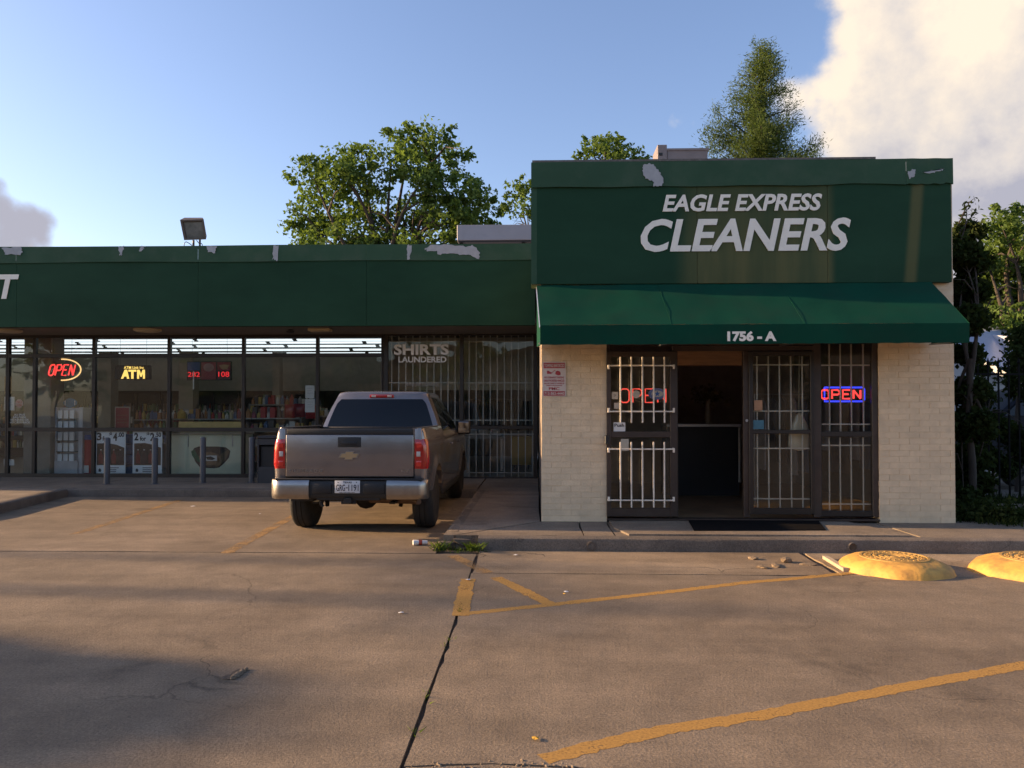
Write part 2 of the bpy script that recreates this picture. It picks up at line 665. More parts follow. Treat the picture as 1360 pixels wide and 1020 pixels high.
def text(name, s, x0, x1, z0, z1, Y, m, parent=None, bold=0.0, shear=0.0, depth=0.004, local=False, spacing=1.0, keep=False, **kw):
    """lettering that faces the street (-Y), fitted to the box x0..x1, z0..z1"""
    cu = bpy.data.curves.new('lettering', 'FONT')
    cu.body = s
    cu.offset = bold
    cu.shear = shear
    cu.extrude = 0.5
    cu.resolution_u = 3
    cu.space_character = spacing
    ob = bpy.data.objects.new('lettering', cu)
    me = bpy.data.meshes.new_from_object(ob)
    bpy.data.objects.remove(ob)
    bpy.data.curves.remove(cu)
    n = len(me.vertices)
    co = np.empty(n * 3)
    me.vertices.foreach_get('co', co)
    co = co.reshape(-1, 3)
    lo, hi = co.min(0), co.max(0)
    sx = (x1 - x0) / (hi[0] - lo[0])
    sz = (z1 - z0) / (hi[1] - lo[1])
    if keep:
        sx = sz
    new = np.empty_like(co)
    new[:, 0] = x0 + (co[:, 0] - lo[0]) * sx
    new[:, 2] = z0 + (co[:, 1] - lo[1]) * sz
    new[:, 1] = Y - (co[:, 2] - lo[2]) / max(hi[2] - lo[2], 1e-6) * depth
    me.vertices.foreach_set('co', new.ravel())
    me.update()
    o = link_mesh(name, me, m, parent, local)
    return tag(o, **kw)

def ptext(name, s, px0, px1, py0, py1, Y, m, parent=None, **kw):
    a, b = P(px0, py1, Y), P(px1, py0, Y)
    return text(name, s, a.x, b.x, a.z, b.z, Y, m, parent, **kw)

def pbox(name, m, px0, px1, py0, py1, Y, depth, parent=None, bevel=0.0, **kw):
    """box whose front face is at y = Y between measured photo points"""
    a, b = P(px0, py1, Y), P(px1, py0, Y)
    return MB().box(a.x, b.x, Y, Y + depth, a.z, b.z, bevel).build(name, m, parent, **kw)

def X_at(px, Y):
    return P(px, 550, Y).x

def Z_at(py, Y, px=680):
    return P(px, py, Y).z

def numpy_mesh(name, verts, faces_n, loops):
    me = bpy.data.meshes.new(name)
    nv, nf = len(verts), len(loops) // faces_n
    me.vertices.add(nv)
    me.vertices.foreach_set('co', np.asarray(verts, dtype=np.float32).ravel())
    me.loops.add(len(loops))
    me.loops.foreach_set('vertex_index', np.asarray(loops, dtype=np.int32))
    me.polygons.add(nf)
    me.polygons.foreach_set('loop_start', np.arange(0, nf * faces_n, faces_n, dtype=np.int32))
    me.polygons.foreach_set('loop_total', np.full(nf, faces_n, dtype=np.int32))
    me.update(calc_edges=True)
    me.validate()
    return me

def leaves_mesh(name, centres, length, width, axis=None, droop=0.0, jitter=1.0):
    """one rhombic leaf per centre; axis = preferred growing direction per leaf"""
    n = len(centres)
    a = rng.normal(size=(n, 3))
    if axis is not None:
        a = axis + a * jitter * 0.5
    a[:, 2] -= droop
    a /= np.linalg.norm(a, axis=1, keepdims=True) + 1e-9
    b = rng.normal(size=(n, 3))
    b = np.cross(a, b)
    b /= np.linalg.norm(b, axis=1, keepdims=True) + 1e-9
    L = length * rng.uniform(0.6, 1.3, (n, 1))
    Wd = width * rng.uniform(0.6, 1.3, (n, 1))
    nn = np.cross(a, b)
    v = np.empty((n, 4, 3))
    v[:, 0] = centres - a * L * 0.5
    v[:, 1] = centres + b * Wd * 0.5 + nn * Wd * 0.12
    v[:, 2] = centres + a * L * 0.5
    v[:, 3] = centres - b * Wd * 0.5 + nn * Wd * 0.12
    return numpy_mesh(name, v.reshape(-1, 3), 4, np.arange(n * 4))

# ------------------------------------------------------------------ shared materials
M_slab = concrete_mat('lot_concrete', (0.182, 0.135, 0.090), (0.276, 0.210, 0.142), crack=0.35)
M_bay = concrete_mat('bay_concrete', (0.196, 0.144, 0.094), (0.295, 0.222, 0.149), crack=0.4)
M_gutter = concrete_mat('gutter_concrete', (0.18, 0.128, 0.080), (0.42, 0.315, 0.205), crack=1.0)
M_walk = concrete_mat('walk_concrete', (0.19, 0.148, 0.108), (0.29, 0.23, 0.17), crack=0.7)
M_kerb = concrete_mat('kerb_concrete', (0.13, 0.105, 0.083), (0.22, 0.18, 0.142), crack=0.3)
M_dirt = mat('joint_dirt', (0.085, 0.062, 0.042), 0.95, var=0.4, scale=30, bump=0.6, world=True)
M_ground = concrete_mat('far_ground', (0.12, 0.105, 0.085), (0.20, 0.17, 0.14))
M_yellow = worn_paint_mat('yellow_line', (0.44, 0.235, 0.050), 0.33)
M_yellow_faint = worn_paint_mat('faint_yellow_line', (0.36, 0.205, 0.070), 0.64)
M_brick = mat('painted_brick', (0.78, 0.605, 0.39), 0.62, var=0.07, scale=9, bump=0.35, bscale=45, dirt=(0.30, 0.23, 0.15), dirt_amt=0.22,
              dirt_scale=5, rvar=0.06, world=True)
M_mortar = mat('painted_mortar', (0.72, 0.55, 0.345), 0.8, var=0.12, scale=20, bump=0.4, world=True)
M_bronze = mat('bronze_frame', (0.022, 0.016, 0.012), 0.42, var=0.15, spec=0.5, world=True)
M_brown_frame = mat('brown_frame', (0.045, 0.028, 0.02), 0.45, var=0.2, world=True, dirt=(0.09, 0.07, 0.05), dirt_amt=0.4, dirt_scale=4)  # browner frame colour with random dirt
M_bar = mat('cream_bar', (0.82, 0.73, 0.60), 0.45, var=0.1, world=True, dirt=(0.3, 0.2, 0.13), dirt_amt=0.35, dirt_scale=9)
M_bar_grey = mat('grey_bar', (0.62, 0.60, 0.56), 0.5, var=0.12, world=True)
M_glass = glass_mat('window_glass', dust=0.008, wav=0.15)
M_glass_door = glass_mat('door_glass', dust=0.03, dust_col=(0.45, 0.38, 0.28), wav=0.1)
M_coping = mat('coping_green', (0.036, 0.084, 0.047), 0.6, spec=0.15, var=0.1, scale=1.5, world=True, dirt=(0.075, 0.105, 0.070), dirt_amt=0.5, dirt_scale=3)
M_cloth = mat('awning_green', (0.004, 0.050, 0.029), 0.8, spec=0.10, var=0.14, scale=1.3, world=True, dirt=(0.012, 0.040, 0.026), dirt_amt=0.6, dirt_scale=2.2, bump=0.1, bscale=9)
M_white = mat('sign_white', (0.90, 0.84, 0.72), 0.5, var=0.06, world=True, dirt=(0.45, 0.42, 0.36), dirt_amt=0.35, dirt_scale=6)
M_peel = mat('bare_primer', (0.36, 0.37, 0.38), 0.7, var=0.1, world=True, scale=14)
M_soffit = mat('soffit', (0.15, 0.125, 0.10), 0.8, var=0.15, world=True, dirt=(0.07, 0.055, 0.04), dirt_amt=0.5)
M_dark = mat('dark_plastic', (0.012, 0.012, 0.013), 0.5, var=0.2)
M_steel = mat('steel', (0.45, 0.45, 0.45), 0.35, metal=0.9, var=0.1)
M_paper = mat('paper', (0.66, 0.65, 0.62), 0.7, var=0.04)
M_red = mat('print_red', (0.42, 0.03, 0.03), 0.5, var=0.08)
M_black = mat('print_black', (0.012, 0.012, 0.012), 0.5, var=0.1)
M_blue = mat('print_blue', (0.03, 0.10, 0.30), 0.5, var=0.15)
M_tin = mat('weathered_tin', (0.28, 0.275, 0.30), 0.5, var=0.12, scale=3, dirt=(0.2, 0.17, 0.16), dirt_amt=0.4)

def fascia_material():
    """dark green paint with olive algae stains down the middle and one pale streak on the right"""
    m = bpy.data.materials.new('fascia_green')
    m.use_nodes = True
    n, l = m.node_tree.nodes, m.node_tree.links
    b = n['Principled BSDF']
    b.inputs['Roughness'].default_value = 0.55
    b.inputs['Specular IOR Level'].default_value = 0.12
    pos = n.new('ShaderNodeNewGeometry').outputs['Position']
    sx = n.new('ShaderNodeSeparateXYZ')
    l.new(pos, sx.inputs[0])

    def math_(op, a, c, clamp=False):
        t = n.new('ShaderNodeMath')
        t.operation = op
        t.use_clamp = clamp
        for i, v in enumerate((a, c)):
            if isinstance(v, (int, float)):
                t.inputs[i].default_value = v
            else:
                l.new(v, t.inputs[i])
        return t.outputs[0]

    def mr(v, a, c, x=0.0, y=1.0):
        t = n.new('ShaderNodeMapRange')
        t.interpolation_type = 'SMOOTHSTEP'
        l.new(v, t.inputs[0])
        for k, q in zip(('From Min', 'From Max', 'To Min', 'To Max'), (a, c, x, y)):
            t.inputs[k].default_value = q
        return t.outputs[0]

    def nz(scale, st, det=6):
        mp = n.new('ShaderNodeMapping')
        mp.inputs['Scale'].default_value = st
        l.new(pos, mp.inputs[0])
        t = n.new('ShaderNodeTexNoise')
        t.inputs['Scale'].default_value = scale
        t.inputs['Detail'].default_value = det
        t.inputs['Roughness'].default_value = 0.6
        l.new(mp.outputs[0], t.inputs['Vector'])
        return t.outputs['Fac']
    base = n.new('ShaderNodeValToRGB')
    base.color_ramp.elements[0].position = 0.3
    base.color_ramp.elements[1].position = 0.7
    base.color_ramp.elements[0].color = (0.0125, 0.044, 0.0220, 1)
    base.color_ramp.elements[1].color = (0.0190, 0.062, 0.0320, 1)
    l.new(nz(0.9, (0.7, 1, 1.6)), base.inputs[0])
    x0, x1 = X_at(905, 9.85), X_at(1104, 9.85)
    band = math_('MULTIPLY', mr(sx.outputs['X'], x0 - 0.12, x0 + 0.22), mr(sx.outputs['X'], x1 + 0.1, x1 - 0.04))
    zz = mr(sx.outputs['Z'], 4.6, 3.45, 0.45, 1.0)
    streaks = mr(nz(1.0, (3.2, 1, 0.25), 4), 0.25, 0.7, 0.45, 1.0)
    st = math_('MULTIPLY', math_('MULTIPLY', band, zz), streaks)
    xs = X_at(1217, 9.85)
    drift = math_('MULTIPLY', math_('SUBTRACT', sx.outputs['Z'], 3.9), -0.085)
    dx = math_('ABSOLUTE', math_('ADD', math_('SUBTRACT', sx.outputs['X'], xs), drift), 0)
    s2 = math_('MULTIPLY', mr(dx, 0.11, 0.03), 0.75)
    mask = math_('MAXIMUM', st, s2, True)
    mask = math_('MULTIPLY', mask, mr(sx.outputs['X'], 0.2, 0.3))
    mx = n.new('ShaderNodeMixRGB')
    l.new(math_('MULTIPLY', mask, 0.70), mx.inputs[0])
    l.new(base.outputs[0], mx.inputs[1])
    mx.inputs[2].default_value = (0.165, 0.145, 0.058, 1)
    # faint long dirt drips
    drip = mr(nz(1.0, (9, 1, 0.18), 3), 0.62, 0.80, 0.0, 0.35)
    m2 = n.new('ShaderNodeMixRGB')
    l.new(drip, m2.inputs[0])
    l.new(mx.outputs[0], m2.inputs[1])
    m2.inputs[2].default_value = (0.035, 0.062, 0.045, 1)
    l.new(m2.outputs[0], b.inputs['Base Color'])
    bp = n.new('ShaderNodeBump')
    bp.inputs['Strength'].default_value = 0.25
    bp.inputs['Distance'].default_value = 0.03
    l.new(nz(1.1, (0.6, 1, 2.2), 3), bp.inputs['Height'])
    l.new(bp.outputs[0], b.inputs['Normal'])
    return m
M_fascia = fascia_material()

# ------------------------------------------------------------------ the setting: ground, slabs, kerbs, painted lines
YW, YF = 9.96, 9.86            # cleaners: wall face, fascia face
YS, YSF = 16.6, 14.93          # long store: glazing, fascia face
YK, YKS = 8.65, 14.05          # kerb faces
ZW = 0.15                      # walk level
XL, XR = X_at(719, YW), X_at(1268, YW)

gm = MB()
gm.quad((-300, -300, -0.06), (300, -300, -0.06), (300, 300, -0.06), (-300, 300, -0.06))
gm.build('ground', M_ground, kind='structure')

def slab(name, pts, m, ztop=0.0, thick=0.07, jitter=0.012, parent=None, step=0.35, edge=0.0):
    """flat slab whose edges are a little ragged; pts anticlockwise"""
    out = []
    n = len(pts)
    for i in range(n):
        a, b = Vector(pts[i]).to_2d(), Vector(pts[(i + 1) % n]).to_2d()
        L = (b - a).length
        near = min(abs(a.x), abs(b.x), 30) < 15
        k = max(1, int(L / step)) if near else 1
        k = min(k, 90)
        nrm = Vector((-(b - a).y, (b - a).x)) / max(L, 1e-6)
        for j in range(k):
            t = j / k
            p = a.lerp(b, t)
            if 0 < j:
                p = p + nrm * abs(random.gauss(0, jitter))
            out.append((p.x, p.y))
    bm = bmesh.new()
    N_ = len(out)
    vs2, _e, fs2, *_r = delaunay_2d_cdt([Vector(p) for p in out], [], [list(range(N_))], 1, 1e-5)
    top = [bm.verts.new((v.x, v.y, ztop)) for v in vs2]
    for f in fs2:
        bm.faces.new([top[i] for i in f])
    rim = [[bm.verts.new((x, y, z)) for x, y in out] for z in (ztop, ztop - thick)]
    for i in range(N_):
        j = (i + 1) % N_
        bm.faces.new((rim[0][i], rim[1][i], rim[1][j], rim[0][j]))
    bmesh.ops.remove_doubles(bm, verts=bm.verts, dist=1e-5)
    bmesh.ops.recalc_face_normals(bm, faces=bm.faces)
    me = bpy.data.meshes.new(name)
    bm.to_mesh(me)
    bm.free()
    return link_mesh(name, me, m, parent)

lot = empty('parking_lot', (0, 0, 0), kind='structure')
slab('concrete_slab', [(-45, -14, 0), (-0.604, -14, 0), (-0.600, 3.4, 0), (-0.605, 5.2, 0), (-0.640, 7.15, 0), (-0.66, 8.44, 0), (-45, 8.46, 0)], M_slab, parent=lot, jitter=0.006)
slab('concrete_slab', [(-0.582, 3.36, 0), (-0.2, 3.40, 0), (0.30, 3.36, 0), (0.75, 3.22, 0), (45, 3.2, 0), (45, 7.40, 0), (-0.632, 7.42, 0), (-0.628, 7.1, 0), (-0.591, 5.2, 0)], M_slab, parent=lot, jitter=0.009, step=0.14)
slab('concrete_slab', [(-0.576, -14, 0), (45, -14, 0), (45, 3.192, 0), (0.75, 3.212, 0), (0.30, 3.350, 0), (-0.2, 3.390, 0), (-0.572, 3.35, 0)], M_slab, parent=lot, jitter=0.005, step=0.06)
slab('concrete_slab', [(-45, 8.475, 0), (-1.12, 8.465, 0), (-1.10, 14.3, 0), (-45, 14.3, 0)], M_bay, parent=lot, jitter=0.006)
slab('concrete_slab', [(-0.620, 7.432, 0), (2.9, 7.425, 0), (2.95, 8.75, 0), (-0.645, 8.75, 0)], M_gutter, parent=lot, jitter=0.010, step=0.16)
slab('concrete_slab', [(2.97, 7.425, 0), (45, 7.415, 0), (45, 8.75, 0), (2.98, 8.75, 0)], M_gutter, ztop=-0.004, parent=lot, jitter=0.014, step=0.16)
mb = MB()
mb.quad((-45, -14, -0.022), (45, -14, -0.022), (45, 14.3, -0.022), (-45, 14.3, -0.022))
mb.build('joint_filler', M_dirt, lot)

def stripe(pts, width, m, z=0.0012):
    """painted line along ground points, ragged edges"""
    rows = []
    P2 = [Vector(p) for p in pts]
    dense = []
    for a, b in zip(P2[:-1], P2[1:]):
        k = max(2, int((b - a).length / 0.035))
        dense += [a.lerp(b, i / k) for i in range(k)]
    dense.append(P2[-1])
    for i, p in enumerate(dense):
        t = (dense[min(i + 1, len(dense) - 1)] - dense[max(i - 1, 0)]).normalized()
        nn = Vector((-t.y, t.x, 0))
        w = width * 0.5
        rows.append(((p + nn * (w + random.gauss(0, 0.006))).to_2d(), (p - nn * (w + random.gauss(0, 0.006))).to_2d()))
    q = MB()
    q.grid([[(a.x, a.y, z), (b.x, b.y, z)] for a, b in rows])
    return q.build('painted_line', m, lot)

stripe([G(722, 1009), G(790, 991), G(879, 970), G(1012, 950), G(1100, 932), G(1195, 914), G(1360, 883.5), G(1360, 883.5) + Vector((3.2, 1.55, 0))], 0.105, M_yellow)
stripe([G(609, 816), G(734, 803), G(880, 787), G(993, 773.5), G(1062, 768), G(1130, 761)], 0.095, M_yellow)
stripe([G(622, 769), G(617, 790), G(611, 818)], 0.13, M_yellow, z=0.0022)
stripe([G(601, 738), G(624, 749), G(647, 761)], 0.13, M_yellow_faint, z=0.0022)
stripe([G(658, 767), G(694, 784), G(732, 803)], 0.12, M_yellow, z=0.0022)
stripe([G(300, 735), G(345, 710), G(395, 683)], 0.14, M_yellow_faint, z=0.0022)
stripe([G(98, 710), G(154, 692), G(240, 664)], 0.13, M_yellow_faint, z=0.0022)

# walks in front of and between the shops
walk = empty('sidewalk', (0, 0, 0), kind='structure')
KX = -1.08
def wslab(pts, m=M_walk, **k):
    return slab('concrete_slab', pts, m, ztop=ZW + k.pop('dz', 0.0), thick=0.16, parent=walk, jitter=k.pop('jitter', 0.004), **k)
xa, xb = X_at(774, 8.9), X_at(1216, 8.9)
yk = YK + 0.15                  # kerb stone is 0.15 wide, slabs start behind it
wslab([(KX + .15, yk, 0), (xa, yk, 0), (xa, YW + .25, 0), (XL, YW - .02, 0)], jitter=0.008)
wslab([(KX + .01, yk + .02, 0), (KX + .13, yk + .01, 0), (XL - 0.02, YW + 0.0, 0), (XL - 0.02, 13.2, 0), (KX, 13.2, 0)], jitter=0.008)
wslab([(KX, 13.22, 0), (XL - .02, 13.22, 0), (XL - .02, YS + .3, 0), (KX, YS + .3, 0)])
wslab([(xa + .012, yk, 0), (X_at(815, 8.9), yk, 0), (X_at(815, 8.9), YW + .25, 0), (xa + .012, YW + .25, 0)])
apron = wslab([(X_at(818, 8.9) + .14, yk + .03, 0), (xb - .1, yk + .03, 0), (xb - .42, YW + .25, 0), (X_at(818, 8.9) + .02, YW + .25, 0), (X_at(818, 8.9) + 0.02, 9.35, 0)], dz=0.018)
wslab([(X_at(815, 8.9) + .012, yk, 0), (xb, yk, 0), (xb, YW + .25, 0), (X_at(815, 8.9) + .012, YW + .25, 0)], dz=-0.004)
wslab([(xb + .015, yk, 0), (11.5, yk, 0), (11.5, 9.75, 0), (XR, YW + .25, 0), (xb + .015, YW + .25, 0)])
wslab([(11.52, yk, 0), (30, yk, 0), (30, 9.9, 0), (11.52, 9.9, 0)])
for a, b in ((-30, -13.2), (-13.18, -8.85), (-8.83, -5.0), (-4.98, KX - .02)):
    wslab([(a, YKS + .15, 0), (b, YKS + .15, 0), (b, YS + .3, 0), (a, YS + .3, 0)])
wslab([(-30, 7.0, 0), (-8.6, 7.0, 0), (-8.42, 11.2, 0), (-8.95, YKS + .13, 0), (-30, YKS + .13, 0)])

def kerb(pts, m=M_kerb, name='kerb', broken=None):
    """kerb stone along points, rounded nose"""
    q = MB()
    prof = [(0.0, -0.05), (0.0, 0.105), (0.012, 0.135), (0.04, 0.15), (0.15, 0.152), (0.15, -0.05)]
    rows = []
    V = [Vector(p) for p in pts]
    dense = []
    for a, b in zip(V[:-1], V[1:]):
        k = max(1, int((b - a).length / 0.2))
        dense += [a.lerp(b, i / k) for i in range(k)]
    dense.append(V[-1])
    for i, p in enumerate(dense):
        t = (dense[min(i + 1, len(dense) - 1)] - dense[max(i - 1, 0)]).normalized()
        nn = Vector((-t.y, t.x, 0))
        w = random.gauss(0, 0.003)
        rows.append([(p.x + nn.x * (d + w), p.y + nn.y * (d + w), h + random.gauss(0, 0.0015)) for d, h in prof])
    q.grid(rows)
    q.bm.faces.new([v for v in q.bm.verts][:6])
    return q.build(name, m, kind='structure', smooth=35)

kb = kerb([(KX + 0.42, YK, 0), (12, YK, 0), (30, YK, 0)])
kerb([(KX, YKS, 0), (KX, YK + .42, 0)][::-1][::-1])
kerb([(-9.0, YKS, 0), (KX, YKS, 0)])
kerb([(-8.45, 7.0, 0), (-8.27, 11.2, 0), (-8.80, YKS, 0)][::-1][::-1])
# drain outlets through the kerb
for px in (785, 1131):
    c = G(px, 723, 0.06)
    c = Vector((X_at(px, YK), YK, 0.062))
    q = MB()
    ang = [2 * PI * k / 18 for k in range(18)]
    ro, ri = 0.052, 0.043
    f = [[(c.x + ro * math.cos(a), c.y - 0.012, c.z + ro * math.sin(a)) for a in ang + [0]],
         [(c.x + ri * math.cos(a), c.y - 0.014, c.z + ri * math.sin(a)) for a in ang + [0]],
         [(c.x + ri * math.cos(a), c.y - 0.004, c.z + ri * math.sin(a)) for a in ang + [0]]]
    q.grid([[(c.x + ro * math.cos(a), c.y + 0.02, c.z + ro * math.sin(a)) for a in ang + [0]]] + f)
    d = q.build('drain_outlet', M_kerb, kb)
    q = MB()
    q.poly([(c.x + ri * math.cos(a), c.y - 0.003, c.z + ri * math.sin(a)) for a in ang], (0, 0.002, 0))
    q.build('drain_bore', M_dirt, d)

# ------------------------------------------------------------------ the dry cleaners (projecting brick shop)
shop = empty('brick_shop', (XL, YW, 0), 'cream painted brick dry cleaners with dark green fascia and awning', 'shop')
ZF0, ZF1 = Z_at(376, YF, 990), Z_at(213.5, YF, 990)       # fascia bottom and top
ZB = Z_at(248, YF, 850)                                     # lower edge of the coping band
xd0, xd1 = X_at(806, YW), X_at(1167, YW)                    # shop front opening
# backing walls behind the brick skin
q = MB()
q.box(XL, xd0 - .004, YW + 0.005, YW + 0.25, 0.0, 3.4)
q.box(xd1 + .004, XR, YW + 0.005, YW + 0.25, 0.0, 3.4)
q.box(XL, XR, YW + 0.014, YW + 0.25, 3.402, ZF1 - .12)
q.box(xd0 - .002, xd1 + .002, YW + 0.013, YW + 0.25, Z_at(452, YW, 990), 3.398)
q.build('wall', M_mortar, shop)
q = MB()
q.box(XL, XL + .2, YW + .252, 24, 0, ZF1 - .12)
q.box(XR - .2, XR, YW + .252, 24, 0, ZF1 - .12)
q.box(XL + .202, XR - .202, 23.8, 24, 0, ZF1 - .12)
q.build('side_wall', mat('side_wall_low_bounce', (.17, .14, .11), .85, var=.2, world=True), shop)  # colour darkened to cut bounce light onto the truck and walk
box('roof', M_tin, XL + .2, XR - .2, YW + .26, 23.8, ZF1 - .40, ZF1 - .30, shop)
# brick skin
CH, BL = 0.078, 0.258
brick_n = [0]
def unit_brick(seed):
    r = random.Random(seed)
    q = MB()
    q.box(-.5, .5, 0, 1, 0, 1)
    bm = q.bm
    bmesh.ops.bevel(bm, geom=[e for e in bm.edges if all(v.co.y < .5 for v in e.verts)], offset=0.035, segments=1, affect='EDGES')
    for v in bm.verts:
        v.co += Vector((r.gauss(0, .006), r.gauss(0, .02), r.gauss(0, .012)))
    bmesh.ops.recalc_face_normals(bm, faces=bm.faces)
    me = bpy.data.meshes.new('brick')
    bm.to_mesh(me)
    bm.free()
    me.materials.append(M_brick)
    return me
brick_meshes = [unit_brick(s) for s in range(6)]

def pier(x0, x1, z0, z1):
    z, row = z0, 0
    while z < z1 - 0.03:
        h = min(CH, z1 - z) - 0.006
        x = x0 - (BL * 0.5 if row % 2 else 0)
        while x < x1 - .01:
            a, b = max(x, x0), min(x + BL, x1)
            x += BL
            if b - a < 0.04:
                continue
            o = bpy.data.objects.new('brick', random.choice(brick_meshes))
            COL.objects.link(o)
            o.parent = shop
            w = b - a - 0.006
            o.location = Vector(((a + b) / 2, YW + random.gauss(0.0, 0.0012), z)) - shop.location
            o.scale = (w, 0.02, h)
            brick_n[0] += 1
        z += CH
        row += 1
pier(XL, xd0, ZW + .0, 2.50)
pier(xd1, XR, ZW + .0, 2.50)
pier(X_at(1225, YW), XR, 2.92, 3.25)
q = MB()                                   # strip of bricks hidden behind the awning
for x0_, x1_ in ((XL, xd0), (xd1, XR)):
    z = 2.501
    while z < 2.90:
        x = x0_
        while x < x1_:
            q.box(x, min(x + BL, x1_) - .006, YW, YW + .012, z, z + CH - .006)
            x += BL
        z += CH
q.build('upper_brick', M_brick, shop, kind='stuff')

# fascia: three boards, coping band, roof edge
fx0, fx1 = X_at(707, YF), X_at(1266.5, YF)
seams = [fx0, X_at(927, YF), X_at(1101, YF), fx1]
for a, b in zip(seams[:-1], seams[1:]):
    q = MB()
    q.box(a + .002, b - .002, YF + random.uniform(0, .003), YW - .004, ZF0, ZB + .02, 0.003)
    q.build('fascia_panel', M_fascia, shop)
for a, b in ((fx0 - .012, X_at(1205, YF)), (X_at(1205, YF) + .002, fx1 + .012)):
    q = MB()
    k = 14
    rows = []
    for i in range(k + 1):
        x = a + (b - a) * i / k
        wob = 0.006 * math.sin(i * 1.7) + (0.012 if i in (k - 1, k - 2) else 0)
        pj = -0.022 - 0.006 * math.sin(i * 0.9)
        rows.append([(x, YW - .006, ZF1 - .002), (x, YF + pj, ZF1), (x, YF + pj - .004, ZB - .005 + wob), (x, YF - .001, ZB - .004 + wob)])
    q.grid(rows)
    q.build('coping', M_coping, shop, smooth=20)
q = MB()
q.box(fx0 - .014, fx0 + .06, YF + .001, YW + .25, ZF0 + .002, ZF1 - .003)
q.build('fascia_return', M_coping, shop)
q = MB()
q.box(fx0, X_at(1165, YF), YF - .02, YF + .10, ZF1 + .001, ZF1 + .028)
q.build('roof_edge_strip', mat('roof_edge', (0.13, 0.12, 0.11), 0.9, var=0.4, scale=12, bump=0.5, bscale=30, world=True), shop)

def patch(pts_px, Y, parent, m=M_peel, name='peeled_patch', dense=5, amp=2.2):
    pts = []
    n = len(pts_px)
    for i in range(n):
        (ax, ay), (bx, by) = pts_px[i], pts_px[(i + 1) % n]
        for j in range(dense):
            t = j / dense
            jx = random.gauss(0, amp * 0.35) if j else 0
            jy = random.gauss(0, amp * 0.35) if j else 0
            pts.append(tuple(P(ax + (bx - ax) * t + jx, ay + (by - ay) * t + jy, Y)))
    q = MB()
    q.poly(pts, (0, 0.0025, 0))
    return q.build(name, m, parent)
YC = YF - 0.033
patch([(854, 219), (868, 218), (875, 228), (881, 237), (879, 247), (868, 248), (866, 239), (857, 237), (854, 229)], YC, shop)
for pp in ([(1206, 227), (1216, 225), (1215, 233), (1208, 238)], [(1224, 229), (1240, 226), (1254, 224), (1250, 227), (1236, 230)]):
    patch(pp, YC, shop, amp=2.2)

ptext('sign_lettering', 'EAGLE EXPRESS', 880, 1091.5, 257, 281.5, YF - .002, M_white, shop, bold=0.027, shear=0.22, depth=.012)
ptext('sign_lettering', 'CLEANERS', 851, 1129.5, 289, 335, YF - .002, M_white, shop, bold=0.024, shear=0.22, depth=.012)

# awning
aw = MB()
ya0, ya1 = YF + .02, 9.05
tl, tr = P(713, 379, ya0), P(1236, 373.5, ya0)
fl, fr = P(717.5, 432, ya1), P(1287.5, 429, ya1)
bl, br = P(717.5, 458, ya1), P(1287.5, 455, ya1)
NX, NZ = 60, 10
rows = []
ribs = [0.0, 0.31, 0.62, 1.0]
for j in range(NZ + 1):
    t = j / NZ
    row = []
    for i in range(NX + 1):
        u = i / NX
        p = tl.lerp(tr, u).lerp(fl.lerp(fr, u), t)
        seg = min(abs(u - r_) for r_ in ribs)
        sag = -0.018 * math.sin(PI * t) * min(1, seg / 0.12) + 0.010 * mnoise.noise(Vector((u * 9, t * 2.5, 0.3))) + 0.006 * mnoise.noise(Vector((u * 26, t * 5, 1.7)))
        row.append(p + Vector((0, 0, sag)))
    rows.append(row)
aw.grid(rows)
awn = aw.build('awning', M_cloth, shop, smooth=60)
q = MB()
q.grid([[fl.lerp(fr, i / NX) + Vector((0, -.002, 0)) for i in range(NX + 1)],
        [bl.lerp(br, i / NX) + Vector((0, -.002 + .003 * math.sin(i * 1.3), 0.003 * math.sin(i * 2.1))) for i in range(NX + 1)]])
q.build('valance', M_cloth, awn)
for (t_, f_, b_, sgn) in ((tl, fl, bl, -1), (tr, fr, br, 1)):
    q = MB()
    wb = Vector((t_.x, ya0, b_.z + .05))
    q.quad(t_, f_, b_, wb)
    q.build('awning_cheek', M_cloth, awn)
for u in ribs[1:-1]:
    q = MB()
    q.tube([tl.lerp(tr, u) + Vector((0, 0, .003)), fl.lerp(fr, u) + Vector((0, 0, .003))], 0.0016, 6)
    q.build('seam', M_cloth, awn)
q = MB()
for u in ribs:
    a, b, c = tl.lerp(tr, u), fl.lerp(fr, u), bl.lerp(br, u)
    q.tube([a + Vector((0, .0, -.03)), b + Vector((0, .025, -.03))], 0.014, 6)
    q.tube([c + Vector((0, .025, .03)), Vector((c.x * .6 + a.x * .4, YW - .02, c.z + .06))], 0.012, 6)
q.tube([bl + Vector((.02, .02, .02)), br + Vector((-.02, .02, .02))], 0.014, 6)
q.tube([fl + Vector((.02, .02, -.02)), fr + Vector((-.02, .02, -.02))], 0.014, 6)
q.build('awning_frame', M_steel, awn)
ptext('awning_number', '1756 - A', 966, 1031, 439.5, 453.5, ya1 - .004, M_white, awn, bold=0.05, depth=.003)

# shop front: frame, closed barred door, open doorway, barred glass door, barred side light
YD = YW + 0.02
ztop_f = Z_at(459.5, YD, 950)
q = MB()
def pf(px0, px1, py0, py1, y0=YD, d=0.07):
    a, b = P(px0, py1, y0), P(px1, py0, y0)
    q.box(a.x, b.x, y0, y0 + d, a.z, b.z, .003)
pf(805, 811, 452, 687); pf(893, 900, 466.2, 687, YD - .002); pf(988, 995.5, 466.2, 687, YD - .002); pf(1081, 1089.5, 452, 687); pf(1160, 1167.5, 452, 687)
pf(893, 1081, 459, 466, YD - .001)
pf(811.1, 893, 452, 459); pf(893.1, 1081, 452, 458.8); pf(1089.6, 1160, 450, 455)
q.build('shopfront_frame', M_brown_frame, shop)

